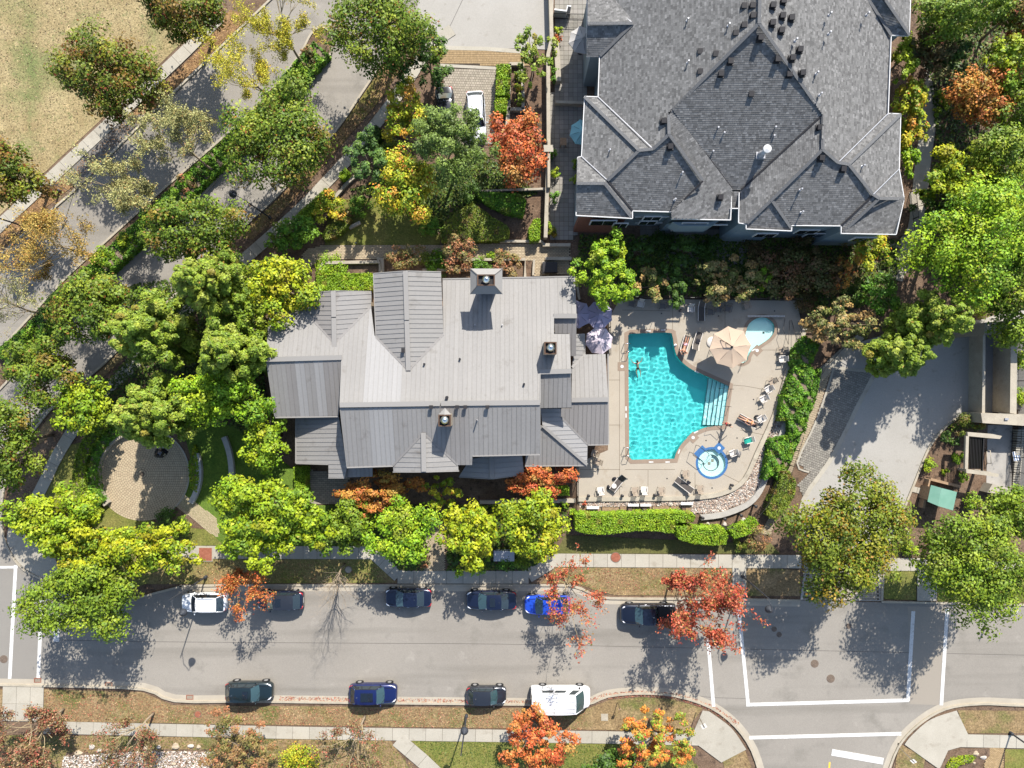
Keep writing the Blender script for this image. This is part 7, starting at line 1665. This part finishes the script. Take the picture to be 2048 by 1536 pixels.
# planter walls north of the clubhouse
for ln, wd, h, lb in [([(640,548),(648,527),(760,525),(762,546)],.3,.45,'long concrete planter wall by the mossy hedge'),([(838,521),(1050,520),(1050,556)],.25,.4,'planter wall below the garden walk'),([(846,541),(985,541)],.25,.4,'inner planter wall against the clubhouse'),([(1066,552),(1068,520)],.2,.4,'short planter end wall'),
    ([(755,519),(765,519),(766,546)],.35,.3,'planter corner by the low stair'),([(1019,132),(1017,222),(1012,290)],.35,.5,'tall wall of the planter box, west side'),([(1045,132),(1046,222)],.3,.5,'tall wall of the planter box, east side'),([(1019,132),(1046,132)],.3,.5,'north end of the planter box'),([(1017,222),(1050,222)],.3,.5,'south end of the planter box'),
    ([(1099,-30),(1102,90),(1095,120),(1096,300),(1090,480)],.35,1.2,'long stepped terrace wall west of the apartments'),([(1112,95),(1116,170)],.5,.9,'terrace planter wall'),([(1000,484),(1082,484),(1088,490)],.25,.4,'low wall at the top of the garden walk'),([(1085,492),(1140,492)],.3,.6,'low wall beside the terrace steps'),
    ([(1090,519),(1142,519)],.3,.6,'low wall below the terrace steps'),([(668,400),(698,366),(735,335)],.3,.4,'pale retaining wall beside the spruce'),([(700,457),(722,446)],.3,.4,'little wall beside the leaf shaped hedge'),([(955,385),(1090,380)],.2,.5,'thin wall above the crescent hedge'),
    ([(1096,290),(1096,384)],.25,1.6,'wall pier line along the terrace strip'),([(1110,210),(1165,212)],.25,.8,'low wall ending the paved terrace'),([(960,1003),(1150,1000)],.35,.5,'low wall below the clubhouse lawn edge'),([(1150,555),(1158,600)],.2,.5,'wall by the service corner'),
    ([(1740,742),(1765,722),(1800,700)],.3,.5,'driveway edge wall') if False else ([(905,1040),(905,1085)],.18,.7,'slim white wall beside the front walk'),
    (smooth_line([(752,288),(768,272),(790,267),(815,275)],3),.3,.4,'curved stone edging by the spruce')]:
    strip('garden_wall', ln, wd, 0, h, M['wallc'], lb, None, cat='wall')
c = P(1097,296,1.8); root = empty('wall_pier', (c.x, c.y, 0), 0, 'square topped pier west of the terrace', 'pier'); a = MB(); a.box(-.2,.2,-.2,.2,0,1.6); a.obj('shaft', M['wallc'], root); a = MB(); a.box(-.46,.46,-.32,.32,1.6,1.72); a.obj('cap', M['concrete'], root)
c = P(1127,282,.9); root = empty('patio_table', (c.x, c.y, .06), 0, 'small square table on the shaded terrace', 'table'); a = MB(); a.box(-.3,.3,-.35,.35,.7,.75); a.obj('table_top', M['wood'], root)
for sx in (-1,1):
    for sy in (-1,1): a = MB(); a.box(sx*.25-.03,sx*.25+.03,sy*.3-.03,sy*.3+.03,0,.7); a.obj('leg', M['wood'], root)
fence([(1106,38),(1170,40)], 1.0, 'dark balcony railing on the upper terrace', name='railing'); strip('garden_wall', [(1107,33),(1131,36),(1133,26),(1140,27)], .14, 0, 1.3, M['white'], 'white low screen on the upper terrace', None, cat='wall')
# timber pergola stair between north fence and deck (dark roofed corner)
# ------------------------------------------------------------------ east side: ramp walls, pergola, hut
def block(name, pts, z0, z1, m, label, cat, h=None):
    w_ = [tuple(P(x, y, h if h is not None else z1).xy) for x, y in pts]; a = MB(); a.prism(w_, z0, z1); return tag(a.obj(name, m), label, cat)
gw = M['wallc']; 
for pts, z1, lb in [([(1970,645),(2048,638),(2120,636),(2120,662),(2046,662),(1968,670)],5.0,'massive concrete wall above the garage ramp'),([(1962,826),(2060,830),(2120,832),(2120,852),(2055,852),(1965,846)],2.6,'massive concrete wall below the garage ramp'),
      ([(2022,662),(2035,662),(2033,828),(2020,826)],2.4,'long concrete side wall of the garage ramp'),([(1966,670),(1971,670),(1970,826),(1964,826)],2.0,'slim west wall of the garage ramp'),([(1975,985),(1985,968),(2040,982),(2036,992)],1.2,'angled concrete wall below the pergola')]:
    block('ramp_wall', pts, 0, z1, gw, lb, 'wall')
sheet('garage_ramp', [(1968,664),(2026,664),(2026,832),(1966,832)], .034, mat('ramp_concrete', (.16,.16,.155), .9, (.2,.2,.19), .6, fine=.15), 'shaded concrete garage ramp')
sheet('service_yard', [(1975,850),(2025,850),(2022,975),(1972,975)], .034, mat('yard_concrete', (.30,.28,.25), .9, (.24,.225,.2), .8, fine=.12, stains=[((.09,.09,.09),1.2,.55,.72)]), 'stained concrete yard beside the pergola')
sheet('terrace', [(2036,662),(2120,662),(2120,1000),(2036,990)], .034, M['asphalt_dark'], 'dark paving beyond the east railing')
for px, py, lb in [(2023,649,'small wall light on the upper ramp wall'),(2012,838,'small wall light on the lower ramp wall')]: hz = 5.0 if py < 700 else 2.6; c = P(px, py, hz); a = MB(); a.box(c.x-.17,c.x+.17,c.y-.1,c.y+.1,hz-.01,hz+.12); tag(a.obj('wall_light', M['flashing']), lb, 'lamp')
fence([(2033,665),(2036,826)], 1.2, 'black railing along the ramp wall', name='railing'); fence([(2024,852),(2018,975)], 1.3, 'black railing of the east yard, inner', name='railing'); fence([(2040,852),(2034,975)], 1.3, 'black railing of the east yard, outer', name='railing')
st = empty('stair', (0,0,0), 0, 'flight of pale steps between the east railings', 'stair')
for k in range(24): a = MB(); y0 = 858+k*4.8; q = [tuple(P(x, y).xy) for x, y in ((2024,y0),(2038,y0),(2038,y0+3.4),(2024,y0+3.4))]; a.prism(q, 0, .05+.03*(24-k)); a.obj('step', M['concrete'], st)
pg = empty('pergola', (0,0,0), 0, 'concrete pergola frame with dark slats over the yard edge', 'pergola')
for pts in [[(1935,864),(1985,868),(2004,872),(2000,878),(1975,876),(1936,872)],[(1932,938),(1965,942),(1998,948),(1996,954),(1965,950),(1933,946)],[(1932,872),(1938,872),(1936,938),(1930,938)]]:
    a = MB(); a.prism([tuple(P(x, y, 2.4).xy) for x, y in pts], 2.15, 2.4); a.obj('beam', gw, pg)
for x, y in ((1936,870),(1934,941),(1968,874),(1966,944)): a = MB(); p = P(x, y, 1.2); a.box(p.x-.12,p.x+.12,p.y-.12,p.y+.12,0,2.15); a.obj('post', gw, pg)
for k in range(9): a = MB(); x = 1941+k*3; a.prism([tuple(P(q, r_, 2.2).xy) for q, r_ in ((x,876),(x+1,876),(x-1,938),(x-2,938))], 2.05, 2.2); a.obj('slat', M['rail'], pg)
a = MB(); a.prism([tuple(P(q, r_, 2.3).xy) for q, r_ in ((1967,876),(1969,876),(1966,942),(1964,942))], 2.1, 2.3); a.obj('beam', M['rail'], pg)
rail_thing('cycle_rack', [[PZ(1972,900,.0),PZ(1972,900,.6),PZ(1974,926,.6),PZ(1974,926,0)],[PZ(1968,902,.4),PZ(1968,925,.4)]], 'bent pipe rack in the yard', .04, 'wallc', 'rack')
c = P(2042, 913, 1.0); root = empty('folding_chair', (c.x, c.y, 0), .2, 'white and blue striped deck chair at the frame edge', 'chair'); a = MB(); a.box(-.35,.35,-.45,.45,.4,.45); a.obj('seat', M['cloth_w'], root)
for k in range(3): a = MB(); a.box(-.3+k*.22,-.2+k*.22,-.44,.44,.45,.46); a.obj('stripe', M['bluetile'], root)
for sx in (-1,1): a = MB(); a.tube([(sx*.33,-.4,0),(sx*.33,.4,.45)], .02, 5); a.obj('leg', M['wood'], root)
# hut with a green roof
hut = empty('garden_hut', (0,0,0), 0, 'small hut with a pale green metal roof in the east bed', 'hut')
rp = [(1862,970),(1883,976),(1876,1012),(1855,1003)]; rq = [(1883,976),(1914,984),(1906,1021),(1876,1012)]
for pts, m_ in ((rp, M['green_roof']), (rq, M['green_roof'])):
    poly, n_ = plane_face([(x, y, 2.35 if x in (1883,1876) else 1.95) for x, y in pts]); a = MB(); slab_mesh(a, poly, n_, -.05, 0); a.obj('roof', m_, hut)
a = MB(); a.prism([tuple(P(x, y, 1.9).xy) for x, y in ((1866,975),(1910,986),(1903,1015),(1860,1001))], 0, 1.85); a.obj('wall', M['wood'], hut)
a = MB(); a.prism([tuple(P(x, y, .5).xy) for x, y in ((1855,958),(1858,957),(1846,1016),(1841,1015))], 0, .8); a.obj('side_wall', M['wood'], hut); a = MB(); a.prism([tuple(P(x, y, .5).xy) for x, y in ((1858,955),(1918,970),(1916,975),(1857,960))], 0, .8); a.obj('back_wall', M['wood'], hut)
slabs('stepping_stones', [(1822,977),(1845,983)], 12, .6, 'three pale stepping stones by the hut', top=.06)
# garden stairs and path at the east of the apartments
for k, (pts, lb) in enumerate([([(1848,130),(1862,135),(1868,190),(1864,230),(1868,270),(1845,270),(1835,235),(1850,190)],'winding pale garden path east of the apartments'),([(1838,330),(1852,330),(1850,400),(1838,400)],'lower stretch of the garden path'),([(1780,490),(1815,478),(1818,540),(1795,560)],'garden stair landing by the huge tree'),([(1818,385),(1852,380),(1850,470),(1826,470)],'middle landing of the garden stair')]):
    sheet('garden_path', pts, .05, M['concrete'], lb)
strip('garden_path', smooth_line([(1862,200),(1855,260),(1845,330),(1838,400),(1830,460),(1805,500),(1790,560)],3), 1.5, 0, .045, M['concrete'], 'stepped garden path running down beside the trees', 'structure')
fence(smooth_line([(1858,75),(1870,110),(1878,150),(1874,200)],2), 1.0, 'black handrail along the upper garden path', name='railing'); fence([(1838,100),(1850,130)], 1.0, 'short black handrail at the path top', name='railing')
fence([(1776,480),(1822,468)], 1.0, 'handrail on the stair landing', name='railing'); fence([(1785,500),(1800,560)], 1.0, 'handrail down the garden stair', name='railing'); fence([(1820,385),(1828,465)], 1.0, 'handrail along the middle garden stair', name='railing')
for k in range(8): pass
sheet('service_path', [(1600,790),(1640,735),(1700,680),(1730,650),(1745,660),(1700,705),(1650,755),(1612,800)], .05, M['concrete'], 'sloping service path beside the railing')
# white pipe gate by the wading pool and shade frame
rail_thing('shade_frame', [[PZ(1570,637,0),PZ(1559,660,.9),PZ(1569,690,.9)],[PZ(1580,640,0),PZ(1569,690,.9)],[PZ(1583,640,0),PZ(1588,690,.9)],[PZ(1596,642,0),PZ(1597,668,.9),PZ(1588,690,.9)]], 'thin folding frame beside the wading pool', .02, 'rail', 'frame')
gr = empty('slatted_bench', (P(1530,633).x, P(1530,633).y, .012), 0, 'row of short slats forming a bench above the wading pool', 'bench')
for k in range(26): a = MB(); a.box(-1.8+k*.14,-1.8+k*.14+.10,-.09,.09,.3,.34); a.obj('slat', M['resinw'], gr)
a = MB(); a.box(-1.8,1.84,-.03,.03,.2,.3); a.obj('bearer', M['rail'], gr)
# service boxes
c = P(1008,1112,.9); root = empty('utility_cabinet', (c.x, c.y, 0), 0, 'low grey green electrical cabinet by the front pavement', 'utility cabinet'); a = MB(); a.box(-.95,.95,-.45,.45,0,.9); a.obj('cabinet', M['siding'], root); a = MB(); a.box(-1.0,1.0,-.5,.5,.9,.95); a.obj('lid', M['flashing'], root)
c = P(1548,571,.8); root = empty('utility_cabinet', (c.x, c.y, 0), 0, 'pale service box in the shaded garden', 'utility cabinet'); a = MB(); a.box(-.35,.35,-.4,.4,0,.8); a.obj('cabinet', M['siding'], root)
c = P(1100,535,.6); root = empty('utility_cabinet', (c.x, c.y, 0), 0, 'dark service cabinet by the clubhouse north east corner', 'utility cabinet'); a = MB(); a.box(-.7,.7,-.5,.5,0,.8); a.obj('cabinet', M['dark'], root); a = MB(); a.box(-.75,-.5,-.6,.6,0,.5); a.obj('plinth', M['wallc'], root)
block('stone_planter', [(1390,508),(1400,492),(1440,492),(1440,498),(1405,500),(1398,525)], 0, .8, gw, 'shaded stone planter below the apartments', 'planter') if False else None
# ------------------------------------------------------------------ lamps, signs
def street_lamp(px, py, h, arm_deg, arm, label, head='dome'):
    b = P(px, py); root = empty('street_lamp', b, 0, label, 'street lamp'); a = MB(); a.tube([(0,0,0),(0,0,h*.5),(0,0,h)], [.085,.07,.045], 8); a.obj('pole', M['lampm'], root)
    a = MB(); a.lathe((0,0,0), [(.16,0),(.16,.35),(.09,.45)], 10); a.obj('base', M['lampm'], root)
    d = Vector((math.cos(math.radians(arm_deg)), math.sin(math.radians(arm_deg)), 0))
    a = MB(); a.tube([(0,0,h-.5), d*arm*.4+Vector((0,0,h+.05)), d*arm+Vector((0,0,h-.1)), d*arm+Vector((0,0,h-.45))], .03, 6); a.obj('arm', M['lampm'], root)
    a = MB(); a.lathe(tuple(d*arm+Vector((0,0,h-.95))), [(.36,0),(.33,.12),(.22,.3),(.08,.45),(.06,.5)], 18); a.obj('lamp_shade', M['lampm'], root, True)
    a = MB(); a.lathe(tuple(d*arm+Vector((0,0,h-1.02))), [(.2,0),(.26,.06)], 14); a.obj('lens', M['white'], root); return root
M['lampm'] = mat('dark_lamp_metal', (.035,.038,.045), .5)
street_lamp(413,1153,7.3,-60,1.6,'street lamp standing at the kerb by the white compact car')
street_lamp(933,1430,7.3,82,1.7,'street lamp on the south verge near the charcoal hatchback')
street_lamp(1484,1152,7.0,-75,1.3,'street lamp by the crossing path and the red maple')
street_lamp(120,383,6.5,-30,1.5,'upper street lamp at the field edge')
street_lamp(46,452,6.5,-30,1.5,'lower street lamp at the field edge')
street_lamp(541,436,6.5,150,1.6,'street lamp beside the lower avenue lane')
street_lamp(2020,1465,6.5,160,1.2,'street lamp at the far south east corner')
def sign(px, py, h, w_, hh, m, label, deg, mark=None):
    b = P(px, py); root = empty('road_sign', b, math.radians(deg), label, 'sign'); a = MB(); a.tube([(0,0,0),(0,0,h)], .035, 6); a.obj('post', M['chrome'], root)
    a = MB(); a.box(-w_/2,w_/2,-.06,-.035,h-hh,h+.02); a.obj('plate', m, root)
    if mark: a = MB(); [a.box(-w_*.3,w_*.3,-.068,-.061,h-hh+.1+k*.2,h-hh+.2+k*.2) for k in range(2)]; a.obj('marking', mark, root)
sign(1392,1424,3.0,.5,.7,M['white'],'white sign on a slim post by the south ramp',25,M['dark'])
sign(1235,1404,1.5,.3,.3,M['wood'],'short post sign in the south verge by the van',10)
sign(1983,1205,3.2,.8,.8,M['cloth_w'],'blue and white sign under the eastern maple',60,M['bluetile'])
sign(1798,1495,2.6,.4,.5,M['white'],'slim sign at the east corner ramp',20,M['dark'])
sign(717,490,1.1,.2,.3,M['dark'],'short dark post light beside the garden walk',0)
sign(948,490,1.1,.2,.3,M['dark'],'short dark post light under the kite shaped hedge',0)
sign(148,386,3.2,.5,.6,M['flashing'],'small sign at the end of the dark bay',40)
# gold leaf shaped bed at the south east corner
sheet('flower_bed', [(1878,1536),(1890,1515),(1920,1498),(1978,1494),(1978,1510),(1960,1530),(1975,1545),(1880,1560)], .11, M['soil'], 'round cornered mulch bed at the south east')
hedge([(1893,1534),(1905,1518),(1935,1512),(1952,1514),(1945,1524),(1920,1530),(1905,1545)], .35, 'lime', 'small lime planting in the corner bed', 220, .10)
pavers('pavers', [(1975,1494),(2008,1494),(2004,1560),(1962,1560)], .22, .11, None, 'tan paver path at the south east', cols=TAN, z=.06)
